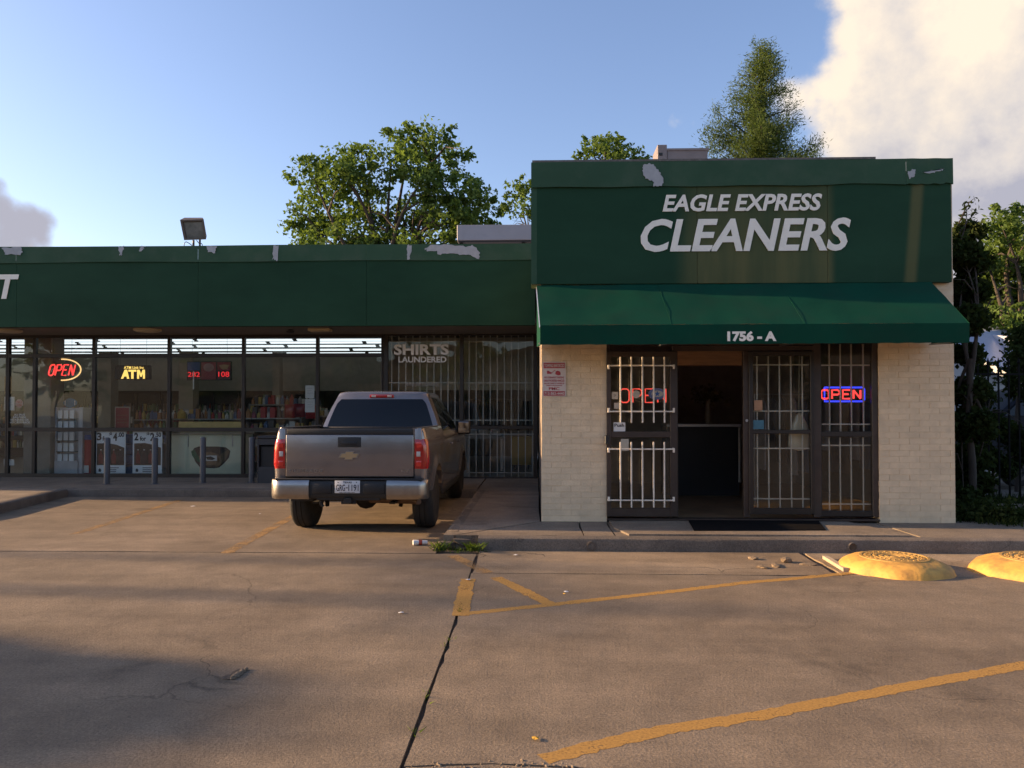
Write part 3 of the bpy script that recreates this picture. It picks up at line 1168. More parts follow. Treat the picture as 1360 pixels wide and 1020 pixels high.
def bars(parent, xs, spans, Y, m, r=0.009):
    for px in xs:
        for (py0, py1) in spans:
            a, b = P(px, py0, Y), P(px, py1, Y)
            qq = MB()
            qq.box(a.x - r, a.x + r, Y - r, Y + r, b.z, a.z, .003)
            qq.build('bar', m, parent)

def hbar(parent, px0, px1, py, Y, m, r=0.009, hook=0):
    a, b = P(px0, py, Y), P(px1, py, Y)
    qq = MB()
    qq.box(a.x, b.x, Y + r * 1.05, Y + r * 2.6, a.z - r, a.z + r, .003)
    if hook:
        for x, s in ((a.x + .012, 1), (b.x - .012, -1)):
            qq.box(x - .013, x + .013, Y + r * 1.0, Y + .085, a.z - .013, a.z + .013, .003)
            qq.box(x - .0131, x + .0131, Y + r * .9, Y + r * 2.9, a.z + min(0, hook) * .045, a.z + max(0, hook) * .045, .003)
    qq.build('cross_bar', m, parent)

def glazed_leaf(name, o, i, mid, Y, label, m_frame, gl, depth=0.05, parent=shop):
    """door leaf: outer px rect o, glass px rect i, mid rail py range"""
    (ox0, oy0, ox1, oy1), (ix0, iy0, ix1, iy1) = o, i
    qq = MB()
    A = lambda x, y: P(x, y, Y)
    def b_(x0, y0, x1, y1, dd=0.0):
        a, c = A(x0, y1), A(x1, y0)
        qq.box(a.x, c.x, Y + dd, Y + depth - dd, a.z, c.z, .004)
    b_(ox0, oy0, ix0, oy1); b_(ix1, oy0, ox1, oy1)
    b_(ix0, oy0, ix1, iy0, .001); b_(ix0, iy1, ix1, oy1, .001)
    if mid:
        b_(ix0, mid[0], ix1, mid[1], .002)
    d = qq.build(name, m_frame, parent, label=label)
    rects = [(iy0, iy1)] if not mid else [(iy0, mid[0]), (mid[1], iy1)]
    for (y0, y1) in rects:
        a, c = A(ix0, y1), A(ix1, y0)
        MB().box(a.x - .004, c.x + .004, Y + depth * .5 - .003, Y + depth * .5 + .003, a.z - .004, c.z + .004).build('pane', gl, d)
    return d

YL = YD - .03
d1 = glazed_leaf('door', (806, 466.5, 899, 686), (811.5, 474, 890.5, 675.5), (573, 581), YL - .025, 'closed left door with hooked cream security bars', M_brown_frame, M_glass_door)
yb = YL - .12
bars(d1, (824, 838.5, 853.2, 868, 882.3), ((474, 561.5), (587, 674)), yb, M_bar)
for py, hk in ((485.5, -1), (546.5, 1), (596.5, -1), (664.5, 1)):
    hbar(d1, 807.5, 896.5, py, yb, M_bar, hook=hk)
qq = MB()
c = P(806, 584, YL - .03)
qq.box(c.x - .03, c.x + .03, c.y - .05, c.y, c.z - .06, c.z + .06, .01)
qq.build('lock_box', M_dark, d1)
d2 = glazed_leaf('door', (995.7, 466.5, 1081, 683), (1000, 472, 1077.5, 675), (571, 576), YL, 'right glass door with straight inner bars', M_bronze, M_glass_door)
yb2 = YL + .075
bars(d2, (1005, 1020, 1034.8, 1050, 1065), ((473, 674),), yb2, M_bar)
for py in (484.5, 546, 595.5, 662.5):
    hbar(d2, 996.5, 1079, py, yb2 - .022, M_bar)
qq = MB()
c = P(992, 558.5, YD - .03)
qq.lathe([(0.018, 0.0), (0.018, 0.02), (0.014, 0.024)], (c.x, c.y, c.z), 16, 'Y')
qq.build('lock_cylinder', M_steel, d2)
w3 = glazed_leaf('side_light', (1089.7, 455, 1160, 686), (1090.5, 456, 1159, 679), (573, 580), YD + .01, 'narrow barred window beside the right door', M_bronze, M_glass_door)
bars(w3, (1101, 1115.5, 1130, 1146), ((457, 573), (581, 678)), YD + .09, M_bar)
for py in (485, 563.5, 591.5, 669.5):
    hbar(w3, 1090, 1159.5, py, YD + .068, M_bar)
q = MB()
a, b = P(899, 688, YD), P(989, 683.5, YD)
q.box(xd0, xd1, YD - .04, YD + .10, ZW + .02, ZW + .045, .004)
q.build('threshold', M_brown_frame, shop)

# inside of the cleaners
M_wood = mat('brown_panel', (0.42, 0.25, 0.12), 0.6, var=0.2, stretch=(1, 1, 6), world=True)
M_inner = mat('inner_wall', (0.36, 0.31, 0.25), 0.8, var=0.15, world=True)
q = MB()
q.box(XL + .21, XR - .21, YW + .26, 15.5, ZW - .02, ZW + .02)
q.build('floor', mat('shop_floor', (0.36, 0.23, 0.12), 0.5, var=0.25, scale=3, world=True), shop)
q = MB()
q.box(XL + .205, XR - .205, 15.4, 15.5, ZW, 3.4)
q.box(XL + .205, XR - .205, YW + .27, 15.4, 3.38, 3.42)
q.build('inner_wall', M_inner, shop)
zb1, zb0 = Z_at(462, 10.75, 940), Z_at(485, 10.75, 940)
box('bulkhead', M_wood, X_at(895, 10.75), X_at(991, 10.75), 10.75, 10.9, zb0, 3.37, shop)
ct = empty('shop_counter', (2.6, 13.1, ZW + .02), 'dark service counter with a thin metal edge inside the open doorway', 'counter')
box('counter_front', M_dark, X_at(885, 13.0), X_at(982, 13.0), 13.02, 13.5, ZW + .02, Z_at(567, 13.0, 940), ct)
box('counter_top', M_steel, X_at(885, 13.0), X_at(984, 13.0), 12.98, 13.55, Z_at(567, 13.0, 940) + .001, Z_at(563, 13.0, 940), ct, bevel=.004)
q = MB()
q.tube([(X_at(981.5, 12.95), 12.95, Z_at(568, 13.0, 940)), (X_at(981.5, 12.95), 12.95, Z_at(640, 13.0, 940))], 0.016, 8)
q.build('edge_post', M_bar, ct)
# vase of dried flowers on the counter
vz = Z_at(563, 13.0, 940)
vx = X_at(940, 13.25)
vs = empty('flower_vase', (vx, 13.25, vz), 'tall pale vase of dried flowers on the dark counter', 'vase')
q = MB()
q.lathe([(.045, 0), (.055, .05), (.05, .25), (.035, .36), (.05, .42)], (vx, 13.25, vz), 14)
q.build('vase', mat('vase_clay', (0.32, 0.26, 0.18), 0.5, var=.2), vs, smooth=50)
cs = np.array([[vx + random.gauss(0, .13), 13.25 + random.gauss(0, .12), vz + .50 + random.gauss(0, .07)] for _ in range(240)])
link_mesh('flowers', leaves_mesh('flowers', cs, .10, .05), leaf_mat('dry_flower', (0.12, 0.11, 0.06), (0.25, 0.2, 0.12)), vs)['kind'] = 'stuff'
# garments in plastic on a rail behind the right door
rk = empty('garment_rail', (3.9, 11.6, ZW + .02), 'chrome rail of bagged clothes behind the right glass door', 'clothes rail')
q = MB()
rx0, rx1, ry, rz = X_at(1002, 11.6), X_at(1158, 11.6), 11.6, 1.85
q.tube([(rx0, ry, ZW + .02), (rx0, ry, rz), (rx1, ry, rz), (rx1, ry, ZW + .02)], .014, 8)
q.build('rail', M_steel, rk)
gcols = [(0.30, 0.28, 0.25), (0.05, 0.05, 0.07), (0.18, 0.12, 0.08), (0.40, 0.37, 0.32), (0.06, 0.08, 0.12), (0.22, 0.2, 0.17)]
for i in range(11):
    gx = rx0 + .1 + (rx1 - rx0 - .2) * i / 10
    L = random.uniform(.75, 1.15)
    q = MB()
    rr = []
    for j, (t, w) in enumerate(((0, .03), (.06, .18), (.12, .21), (.5, .2), (1, .22))):
        ring = []
        for k in range(10):
            a = 2 * PI * k / 10
            ring.append((gx + .035 * math.cos(a) + .01 * math.sin(5 * t + i), ry + w * math.sin(a) * (1 + .1 * math.sin(3 * a + i)), rz - .06 - t * L))
        rr.append(ring + [ring[0]])
    q.grid(rr)
    q.tube([(gx, ry, rz - .07), (gx, ry, rz + .012)], .004, 5)
    q.build('garment', mat('cloth_%d' % (i % 6), gcols[i % 6], .35, var=.2, bump=.3, bscale=14), rk, smooth=60)
print('bricks', brick_n[0])

# added pale bag shape standing in for sunlight glare in the right door
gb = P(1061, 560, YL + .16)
t = empty('glare_stand_in', gb, 'added pale bag shape standing in for glare in the right glass door', 'glare stand-in')
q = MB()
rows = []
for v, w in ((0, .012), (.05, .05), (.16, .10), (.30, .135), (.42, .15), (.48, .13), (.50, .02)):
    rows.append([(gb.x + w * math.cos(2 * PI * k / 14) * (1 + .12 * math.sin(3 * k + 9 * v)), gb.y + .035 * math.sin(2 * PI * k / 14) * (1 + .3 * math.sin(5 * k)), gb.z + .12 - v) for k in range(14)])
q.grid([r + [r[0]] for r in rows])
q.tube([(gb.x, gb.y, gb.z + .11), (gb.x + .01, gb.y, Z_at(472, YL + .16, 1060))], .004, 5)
q.build('bag', mat('glare_pale', (.78, .66, .46), .15, var=.12, coat=.6, bump=.5, bscale=16), t, smooth=60)

# ------------------------------------------------------------------ the long convenience store
store = empty('convenience_store', (-8, YS, 0), 'long low store with dark green fascia, dark glazed front and white letter T', 'store')
SXL, SXR = -24.0, XL - .004
Zs = Z_at(444.5, YS, 300)                 # soffit height
Zf0, Zf1 = Z_at(433, YSF, 400), Z_at(325.5, YSF, 400)
Zfb = Z_at(347, YSF, 400)
GZ0, GZ1 = ZW, Zs
seam_px = [None, -200, 20, 262, 486, 706]
xs_ = [SXL] + [X_at(p, YSF) for p in seam_px[1:]]
fx_end = X_at(711, YSF)
xs_[-1] = fx_end
for a, b in zip(xs_[:-1], xs_[1:]):
    box('fascia_panel', M_fascia, a + .0015, b - .0015, YSF + random.uniform(0, .004), YSF + .12, Zf0, Zfb + .02, store, bevel=.003)
    q = MB()
    k = 10
    rows = []
    for i in range(k + 1):
        x = a + .001 + (b - a - .002) * i / k
        pj = -.020 - .006 * math.sin(x * 2.1)
        w = .008 * math.sin(x * 1.3)
        rows.append([(x, YSF + .3, Zf1 - .002), (x, YSF + pj, Zf1 + .004 * math.sin(x)), (x, YSF + pj - .004, Zfb + w), (x, YSF - .001, Zfb + w + .001)])
    q.grid(rows)
    q.build('coping', M_coping, store, smooth=20)
YSC = YSF - .034
patch([(2, 329), (28, 328), (30, 335), (27, 339), (6, 338)], YSC, store)
patch([(157, 327), (165, 327), (162, 336), (161, 340), (158, 338)], YSC, store)
patch([(187, 327), (193, 327), (190, 332), (185, 334)], YSC, store)
patch([(275, 327), (288, 327), (286, 336), (276, 335)], YSC, store)
patch([(363, 326), (370, 326), (369, 345), (361, 345)], YSC, store)
patch([(541, 325), (547, 326), (545, 344), (540, 344), (541, 335)], YSC, store)
patch([(564, 330), (573, 325), (600, 325), (618, 328), (628, 326), (637, 335), (636, 344), (622, 338), (608, 337), (594, 337), (583, 338), (580, 333), (567, 334)], YSC, store)
ptext('sign_lettering', 'T', -3, 25.5, 364.5, 397, YSF - .002, M_white, store, bold=0.03, shear=0.2, depth=.012)
q = MB()
q.box(SXL, SXR, YSF + .121, YS + .5, Zs, Zs + .05)
q.box(SXL, SXR, YSF + .1, YSF + .12, Zf0 + .0, Zf0 + .03)
q.build('soffit', M_soffit, store)
box('roof', M_tin, SXL, SXR, YSF + .125, 30, Zf1 - .35, Zf1 - .25, store)
q = MB()
q.box(SXL, SXL + .2, YS, 30, 0, Zf1 - .3)
q.box(SXL, SXR, 29.8, 30, 0, Zf1 - .36)
q.build('wall', M_mortar, store)
box('floor', mat('store_floor', (0.42, 0.40, 0.36), 0.35, var=0.12, world=True), SXL + .2, SXR, YS + .30, 29.8, ZW - .03, ZW + .01, store)
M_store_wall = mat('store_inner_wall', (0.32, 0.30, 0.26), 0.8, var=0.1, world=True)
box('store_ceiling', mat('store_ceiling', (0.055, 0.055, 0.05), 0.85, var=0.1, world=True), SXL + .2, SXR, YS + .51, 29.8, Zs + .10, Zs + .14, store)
# soffit lamps
M_diff = mat('yellowed_diffuser', (0.45, 0.36, 0.22), 0.5, var=0.1)
for px, rnd in ((9, 1), (195, 1), (425, 0)):
    c = Vector((X_at(px, 15.5), 15.5, Zs))
    q = MB()
    if rnd:
        q.lathe([(.27, -.001), (.27, -.03), (.22, -.055), (.1, -.062)], c, 22)
    else:
        q.box(c.x - .22, c.x + .22, 15.35, 15.62, Zs - .06, Zs - .001, .012)
    q.build('soffit_light', M_diff, store, smooth=40)
q = MB()
c = Vector((X_at(385, 15.6), 15.6, Zs))
q.lathe([(.06, -.001), (.06, -.03), (.09, -.035), (.07, -.07), (.02, -.085)], c, 14)
q.build('soffit_camera', M_dark, store, smooth=40)

# glazing bays
def bay(px0, px1, name='window', pan=True, door=False):
    Y = YS
    x0, x1 = X_at(px0, Y), X_at(px1, Y)
    zt0, zt1 = Z_at(474.5, Y, 250), Z_at(469.5, Y, 250)
    zm0, zm1 = Z_at(573, Y, 250), Z_at(568, Y, 250)
    zb = Z_at(629.5, Y, 250)
    q = MB()
    w = .035
    q.box(x0, x0 + w, Y, Y + .09, GZ0, GZ1, .003)
    q.box(x1 - w, x1, Y, Y + .09, GZ0, GZ1, .003)
    for z0, z1 in ((GZ0, zb), (zm0, zm1), (zt0, zt1), (Z_at(448, Y, 250), GZ1)):
        q.box(x0 + w, x1 - w, Y + .002, Y + .088, z0, z1, .003)
    f = q.build(name, M_bronze, store)
    for z0, z1 in ((zb, zm0), (zm1, zt0), (zt1, Z_at(448, Y, 250))):
        MB().box(x0 + w - .004, x1 - w + .004, Y + .04, Y + .046, z0 - .004, z1 + .004).build('pane', M_glass, f)
    return f
edges = [9, 44.5, 123.5, 223.5, 322.5, 421, 508]
for a, b in zip(edges[:-1], edges[1:]):
    bay(a, b)
pxl = 9
dw = 90
bay(-86, 8.6, name='entrance_door')
for i in range(4):
    bay(-86 - 100 * (i + 1), -86.4 - 100 * i)
# barred laundry window
YB = YS - .01
bw0, bw1 = X_at(509, YB), X_at(713, YB)
q = MB()
for a, b in ((509, 515), (610.5, 615.5), (708.5, 713.4)):
    q.box(X_at(a, YB), X_at(b, YB), YB, YB + .1, GZ0, GZ1 - .001, .003)
for z0, z1 in ((GZ0, Z_at(634, YB)), (Z_at(570, YB), Z_at(565.5, YB)), (Z_at(445, YB), GZ1 - .002)):
    q.box(X_at(515.1, YB), X_at(610.4, YB), YB + .002, YB + .098, z0, z1, .003)
    q.box(X_at(615.6, YB), X_at(708.4, YB), YB + .002, YB + .098, z0, z1, .003)
bwin = q.build('barred_window', M_bronze, store)
for a, b in ((515, 610.5), (615.5, 708.5)):
    for z0, z1 in ((Z_at(634, YB), Z_at(570, YB)), (Z_at(565.5, YB), Z_at(445, YB))):
        MB().box(X_at(a, YB) - .003, X_at(b, YB) + .003, YB + .04, YB + .046, z0 - .003, z1 + .003).build('pane', M_glass, bwin)
YBar = YB + .16
for i in range(22):
    px = 520.5 + 9.33 * i
    if 609 < px < 617 or px > 708:
        continue
    for py0, py1 in ((442, 564), (572, 633)):
        a, b = P(px, py0, YBar), P(px, py1, YBar)
        MB().box(a.x - .010, a.x + .010, YBar - .010, YBar + .010, b.z, a.z).build('bar', M_bar_grey, bwin)
for py in (454, 508.5, 558, 576.5, 627.5):
    for p0, p1 in ((512, 612), (614, 711)):
        a, b = P(p0, py, YBar), P(p1, py, YBar)
        MB().box(a.x, b.x, YBar - .035, YBar - .0102, a.z - .010, a.z + .010).build('cross_bar', M_bar_grey, bwin)
M_decal = mat('window_lettering', (0.86, 0.90, 0.95), 0.6, var=0.08, world=True)
yg = YB + .0385
ptext('window_lettering', 'SHIRTS', 523, 596, 457, 471.5, yg, M_decal, bwin, bold=0.035, depth=.001)
ptext('window_lettering', 'LAUNDERED', 529, 593, 473.5, 481.5, yg, M_decal, bwin, bold=0.03, depth=.001)
ptext('window_lettering', 'WITH DRY CLEANING', 538, 582, 508.5, 513, yg, mat('small_lettering', (0.3, 0.3, 0.29), .6), bwin, bold=0.01, depth=.001)

# inside: partition, bulkhead, back wall, columns, tube lights
xp = X_at(507, YS + .1)
q = MB()
q.box(xp - .06, xp + .06, YS + .52, 29.7, ZW, Zs + .1)
q.build('partition', M_store_wall, store)
yb_ = 22.5
q = MB()
q.box(SXL + .2, xp - .07, yb_, yb_ + .15, Z_at(519, yb_, 250), Z_at(471, yb_, 250))
q.build('bulkhead', mat('bulkhead_paint', (0.30, 0.29, 0.25), .8, var=.1, world=True), store)
yb2_ = 18.4
q = MB()
q.box(xp + .07, SXR - .01, yb2_, yb2_ + .12, Z_at(518, yb2_, 610), Zs + .1)
q.build('bulkhead', mat('laundry_bulkhead', (0.52, 0.48, 0.38), .8, var=.08, world=True), store)
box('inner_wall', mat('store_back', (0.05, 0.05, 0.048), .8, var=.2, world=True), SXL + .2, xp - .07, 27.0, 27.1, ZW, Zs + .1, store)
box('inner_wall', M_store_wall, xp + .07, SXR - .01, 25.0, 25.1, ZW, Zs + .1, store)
M_col = mat('column_paint', (0.30, 0.275, 0.225), .75, var=.1, world=True)
box('column', M_col, X_at(31, 17.0), X_at(67, 17.0), 17.0, 17.5, ZW, Zs + .09, store, bevel=.01)
box('column', M_col, X_at(237, 21.5), X_at(256, 21.5), 21.5, 21.9, ZW, Zs + .09, store, bevel=.01)
box('column', M_col, X_at(130, 21.3), X_at(147, 21.3), 21.3, 21.7, ZW, Zs + .09, store, bevel=.01)
box('column', M_col, X_at(361, 21.5), X_at(371, 21.5), 21.5, 21.8, ZW, Zs + .09, store, bevel=.01)
M_tube = emit_mat('lamp_tube', (0.86, 0.93, 1.0), 0.62)
M_house = mat('lamp_housing', (0.10, 0.10, 0.10), .5, var=.1)
first = None
tube_i = 0
ROWS = ((17.95, 'frontmost'), (18.6, 'second'), (19.55, 'third'), (20.7, 'fourth'), (21.9, 'rearmost'))
for yy, word in ROWS:
    ln = empty('tube_light_row', (-9, yy, Zs), '%s of five long rows of fluorescent tubes under the store ceiling' % word, 'ceiling light', 'fluorescent tube rows')
    x = SXL + .3 + random.random() * 2.3
    while x < xp - .3:
        L = min(2.35, xp - .2 - x)
        q = MB()
        q.box(x, x + L, yy - .06, yy + .06, Zs + .045, Zs + .099)
        q.build('housing', M_house, ln)
        q = MB()
        for dy in (-.035, .035):
            q.tube([(x + .03, yy + dy, Zs + .02 - .02 * (dy > 0)), (x + L - .03, yy + dy, Zs + .02 - .02 * (dy > 0))], .014, 8)
        q.build('tube', M_tube, ln)
        x += L + .05

# ------------------------------------------------------------------ things in the store window
YG = YS + .075                      # just inside the glass
GOODS = palette_mat('goods', [(.42, .05, .04), (.5, .36, .10), (.10, .15, .26), (.62, .60, .55), (.12, .20, .10), (.42, .20, .08), (.10, .08, .07), (.58, .5, .32), (.30, .08, .11), (.3, .3, .32), (.22, .14, .10)])

def goods(q, x0, x1, y0, y1, z, h0, h1, w, gap=.01):
    y = y0
    while y < y1:
        x = x0
        while x < x1:
            ww = w * random.uniform(.7, 1.2)
            hh = random.uniform(h0, h1)
            if random.random() < .62:
                r = ww * .42
                c = (x + ww / 2, y + w / 2, z)
                q.lathe([(r, 0), (r, hh * .68), (r * .4, hh * .85), (r * .4, hh)], c, 8)
            else:
                q.box(x, x + ww - gap, y, y + w, z, z + hh)
            x += ww
        y += w * 1.5

# phone accessory rack
Yr = 17.15
cx = X_at(91, Yr)
rackt = empty('accessory_rack', (cx, Yr, ZW + .01), 'tall grey rack of packaged phone accessories left of the window', 'display rack')
zt = Z_at(541, Yr, 90)
q = MB()
x0, x1 = X_at(73, Yr), X_at(111, Yr)
q.box(x0, x0 + .05, Yr, Yr + .4, ZW + .01, zt, .005)
q.box(x1 - .12, x1 - .02, Yr, Yr + .4, ZW + .01, zt, .005)
q.box(x0 + .05, x1 - .12, Yr + .12, Yr + .38, ZW + .01, zt - .01)
q.box(x0 + .02, x1 - .1, Yr - .05, Yr + .10, ZW + .01, Z_at(612, Yr, 90), .01)
q.build('rack_frame', mat('rack_grey', (.5, .51, .52), .5, var=.12), rackt)
cards = palette_mat('card_packs', [(.88, .9, .88), (.35, .55, .5), (.85, .87, .85), (.7, .68, .25), (.9, .9, .9), (.45, .2, .3), (.8, .84, .84)], .25)
for r_ in range(5):
    zz = Z_at(556 + r_ * 14.5, Yr, 90)
    q = MB()
    q.box(x0 + .05, x1 - .12, Yr - .02, Yr + .119, zz - .012, zz)
    q.build('shelf', mat('teal_shelf', (.04, .12, .12), .5), rackt)
    for k in range(3):
        a = x0 + .07 + k * .145
        box('card_pack', cards, a, a + .10, Yr - .005 - .01 * k, Yr + .03, zz + .002, zz + .19, rackt)
fb = empty('football_sign', (cx + .03, Yr + .2, zt - .008), 'blue football shaped cardboard sign on top of the accessory rack', 'sign')
q = MB()
c = P(93, 534, Yr + .2)
pts = []
for k in range(24):
    a = 2 * PI * k / 24
    pts.append((c.x + .17 * math.copysign(abs(math.cos(a)) ** 1.0, math.cos(a)), Yr + .2, zt + .105 + .112 * math.sin(a) * (1 - .25 * abs(math.cos(a)))))
q.poly(pts, (0, .02, 0))
q.build('football', mat('football_blue', (.03, .17, .30), .5, var=.2), fb)
q = MB()
for s in (-1, 1):
    q.box(c.x + s * .115 - .008, c.x + s * .115 + .008, Yr + .196, Yr + .1995, zt + .05, zt + .16)
q.build('stripe', M_white, fb)

# red drink barrel
Yk = 17.2
q = MB()
c = Vector((X_at(115, Yk), Yk + .15, ZW + .01))
bar_t = empty('drink_cooler', c, 'red drink barrel with a blue rim beside the accessory rack', 'drink cooler')
zt_ = Z_at(580, Yk, 115)
q.lathe([(.12, 0), (.135, .02), (.14, .3), (.138, zt_ - ZW - .08)], c, 20)
q.build('barrel', M_red, bar_t, smooth=40)
q = MB()
q.lathe([(.145, zt_ - ZW - .08), (.148, zt_ - ZW), (.12, zt_ - ZW + .03)], c, 20)
q.build('rim', M_blue, bar_t, smooth=40)
q = MB()
q.box(c.x - .06, c.x + .06, c.y - .148, c.y - .139, ZW + .05, ZW + .22, .02)
q.build('print', M_paper, bar_t)

# price posters
def poster(px0, px1, py0, py1, words, label, seed):
    r = random.Random(seed)
    a, b = P(px0, py1, YG), P(px1, py0, YG)
    t = empty('price_poster', ((a.x + b.x) / 2, YG, a.z), label, 'poster', 'price posters in the store window')
    box('sheet', mat('poster_white', (.88, .88, .88), .4, var=.03), a.x, b.x, YG, YG + .004, a.z, b.z, t)
    W, H = b.x - a.x, b.z - a.z
    X = lambda u: a.x + W * u
    Z = lambda v: b.z - H * v
    y = YG - .002
    for s, u0, u1, v0, v1 in words:
        text('print', s, X(u0), X(u1), Z(v1), Z(v0), y + .002, M_black, t, bold=.035, depth=.002)
    q = MB()
    q.poly([(X(.05), y, Z(.81)), (X(.96), y, Z(.81)), (X(.96), y, Z(.40)), (X(.7), y, Z(.33)), (X(.4), y, Z(.29)), (X(.05), y, Z(.30))], (0, .0015, 0))
    q.build('picture', mat('poster_picture', (.035, .022, .02), .35, var=.3, scale=14), t)
    for k in range(4):
        u = .12 + .21 * k + r.uniform(-.02, .02)
        q = MB()
        pts = [(X(u), y - .001, Z(.77)), (X(u + .15), y - .001, Z(.77)), (X(u + .15), y - .001, Z(.58)), (X(u + .1), y - .001, Z(.52)), (X(u + .09), y - .001, Z(.46)),
               (X(u + .06), y - .001, Z(.46)), (X(u + .05), y - .001, Z(.52)), (X(u), y - .001, Z(.58))]
        q.poly(pts, (0, .0008, 0))
        q.build('bottle_print', mat('bottle_print_%d' % (k % 2), ((.20, .02, .02), (.05, .02, .02))[k % 2], .4, var=.3), t)
        box('bottle_cap', M_paper, X(u + .05), X(u + .1), y - .001, y, Z(.46), Z(.44), t)
    q = MB()
    q.poly([(X(.09), y, Z(.93)), (X(.15), y, Z(.88)), (X(.21), y, Z(.93)), (X(.19), y, Z(.93)), (X(.19), y, Z(.965)), (X(.11), y, Z(.965)), (X(.11), y, Z(.93))], (0, .001, 0))
    q.build('print', M_black, t)
    for v in (.86, .905, .95):
        box('print', mat('print_grey', (.2, .2, .2), .6), X(.34), X(.34 + r.uniform(.35, .5)), y, y + .001, Z(v + .022), Z(v), t)
    return t
poster(126.5, 167, 572, 628.5, [('3', .04, .2, .05, .23), ('for', .23, .43, .13, .24), ('$', .45, .55, .04, .13), ('4', .58, .72, .05, .24), ('.00', .74, .95, .04, .15)], 'white price poster reading 3 for $4.00 with dark bottles', 3)
poster(176, 215.5, 572, 628.5, [('2', .05, .19, .05, .23), ('for', .24, .45, .13, .24), ('$', .47, .57, .04, .13), ('2', .59, .74, .05, .24), ('.50', .76, .96, .04, .15)], 'white price poster reading 2 for $2.50 with small bottles', 4)
# blue shrink-wrapped cases between the posters
t = empty('drink_cases', (X_at(171, 17.0), 17.0, ZW + .01), 'stack of blue wrapped drink cases between the two price posters', 'drink cases')
for k in range(4):
    z0 = ZW + .011 + k * .235
    q = MB()
    q.box(X_at(160, 17.0) + random.uniform(-.01, .01), X_at(182, 17.0) + random.uniform(-.01, .01), 16.95, 17.3, z0, z0 + .233, .03, 2)
    q.build('case', mat('blue_wrap', (.04, .12, .26), .2, var=.5, scale=14), t, smooth=40)

# pale deli chest with picture, yellow counter board over it
Yc = 16.85
a, b = P(224.5, 629, Yc), P(321, 577, Yc)
ch = empty('deli_chest', ((a.x + b.x) / 2, Yc, ZW + .01), 'pale cream chest counter with a sandwich picture on its front', 'counter')
box('chest', mat('chest_cream', (.72, .70, .50), .4, var=.06, dirt=(.3, .28, .18), dirt_amt=.3), a.x, b.x, Yc, Yc + .7, ZW + .01, b.z, ch, bevel=.02)
box('chest_top', mat('chest_steel', (.4, .4, .38), .3, metal=.6), a.x - .02, b.x + .02, Yc - .03, Yc + .72, b.z + .001, b.z + .035, ch, bevel=.008)
for px in (250, 309):
    c = P(px, 585, Yc)
    box('bracket', M_steel, c.x - .012, c.x + .012, Yc - .02, Yc - .001, c.z - .14, c.z + .12, ch, bevel=.004)
def disc_print(pts, m, name='picture', dy=.003, par=ch):
    q = MB()
    q.poly([tuple(P(x, y, Yc - dy)) for x, y in pts], (0, .0015, 0))
    return q.build(name, m, par)
M_sand = mat('print_tan', (.24, .15, .08), .5, var=.3, scale=18)
disc_print([(254, 601), (258, 595), (264, 593), (290, 593), (300, 594), (306, 599), (304, 608), (297, 616), (291, 621), (284, 622), (266, 621), (260, 614)], mat('print_dark_brown', (.055, .035, .025), .5, var=.4, scale=20))
disc_print([(254, 599), (258, 597), (264, 607), (266, 614), (262, 613), (255, 605)], mat('print_green', (.02, .13, .06), .5, var=.2), dy=.005)
disc_print([(264, 606), (270, 601), (280, 600), (290, 604), (292, 611), (286, 617), (274, 618), (266, 613)], M_sand, dy=.006)
disc_print([(272, 605), (288, 605), (288, 612), (272, 612)], M_paper, dy=.008)
disc_print([(273.5, 607), (280, 606), (286, 609), (282, 611), (275, 610.5)], M_black, dy=.010)
disc_print([(292, 604), (303, 597), (305, 600), (298, 612), (288, 621), (285, 619)], mat('print_olive', (.13, .09, .045), .5, var=.3, scale=20), dy=.006)
Yc2 = 17.6
a, b = P(237, 568, Yc2), P(320, 560, Yc2)
q = MB()
q.box(a.x, b.x, Yc2, Yc2 + .05, a.z, b.z, .006)
t = empty('counter_board', ((a.x + b.x) / 2, Yc2, ZW + .01), 'long yellow counter edge behind the cream deli chest', 'counter')
q.build('board', mat('counter_yellow', (.70, .48, .16), .5, var=.15), t)
q = MB()
q.box(a.x + .03, b.x - .03, Yc2 + .052, Yc2 + .6, ZW + .01, b.z - .02)
q.build('base', mat('counter_base', (.32, .25, .12), .6, var=.2), t)

# red notice stand
Yn = 17.8
a, b = P(152, 571, Yn), P(173, 540, Yn)
t = empty('notice_stand', ((a.x + b.x) / 2, Yn, ZW + .01), 'rounded red notice board on a stand behind the price posters', 'sign stand')
q = MB(); q.box(a.x, b.x, Yn, Yn + .03, a.z, b.z, .012)
q.build('board', mat('stand_rim', (.42, .35, .28), .5), t)
q = MB(); q.box(a.x + .03, b.x - .03, Yn - .004, Yn - .0005, a.z + .03, b.z - .03)
q.build('notice', mat('notice_red', (.28, .03, .035), .5, var=.15), t)
for v in (.62, .45, .3):
    zz = a.z + (b.z - a.z) * v
    box('print', M_sand, a.x + .06, b.x - .07, Yn - .006, Yn - .0045, zz, zz + .012, t)
q = MB(); q.tube([((a.x + b.x) / 2, Yn + .015, ZW + .03), ((a.x + b.x) / 2, Yn + .015, a.z + .01)], .018, 8)
q.lathe([(.17, .0), (.17, .015), (.03, .03)], ((a.x + b.x) / 2, Yn + .015, ZW + .01), 16)
q.build('post', M_steel, t)

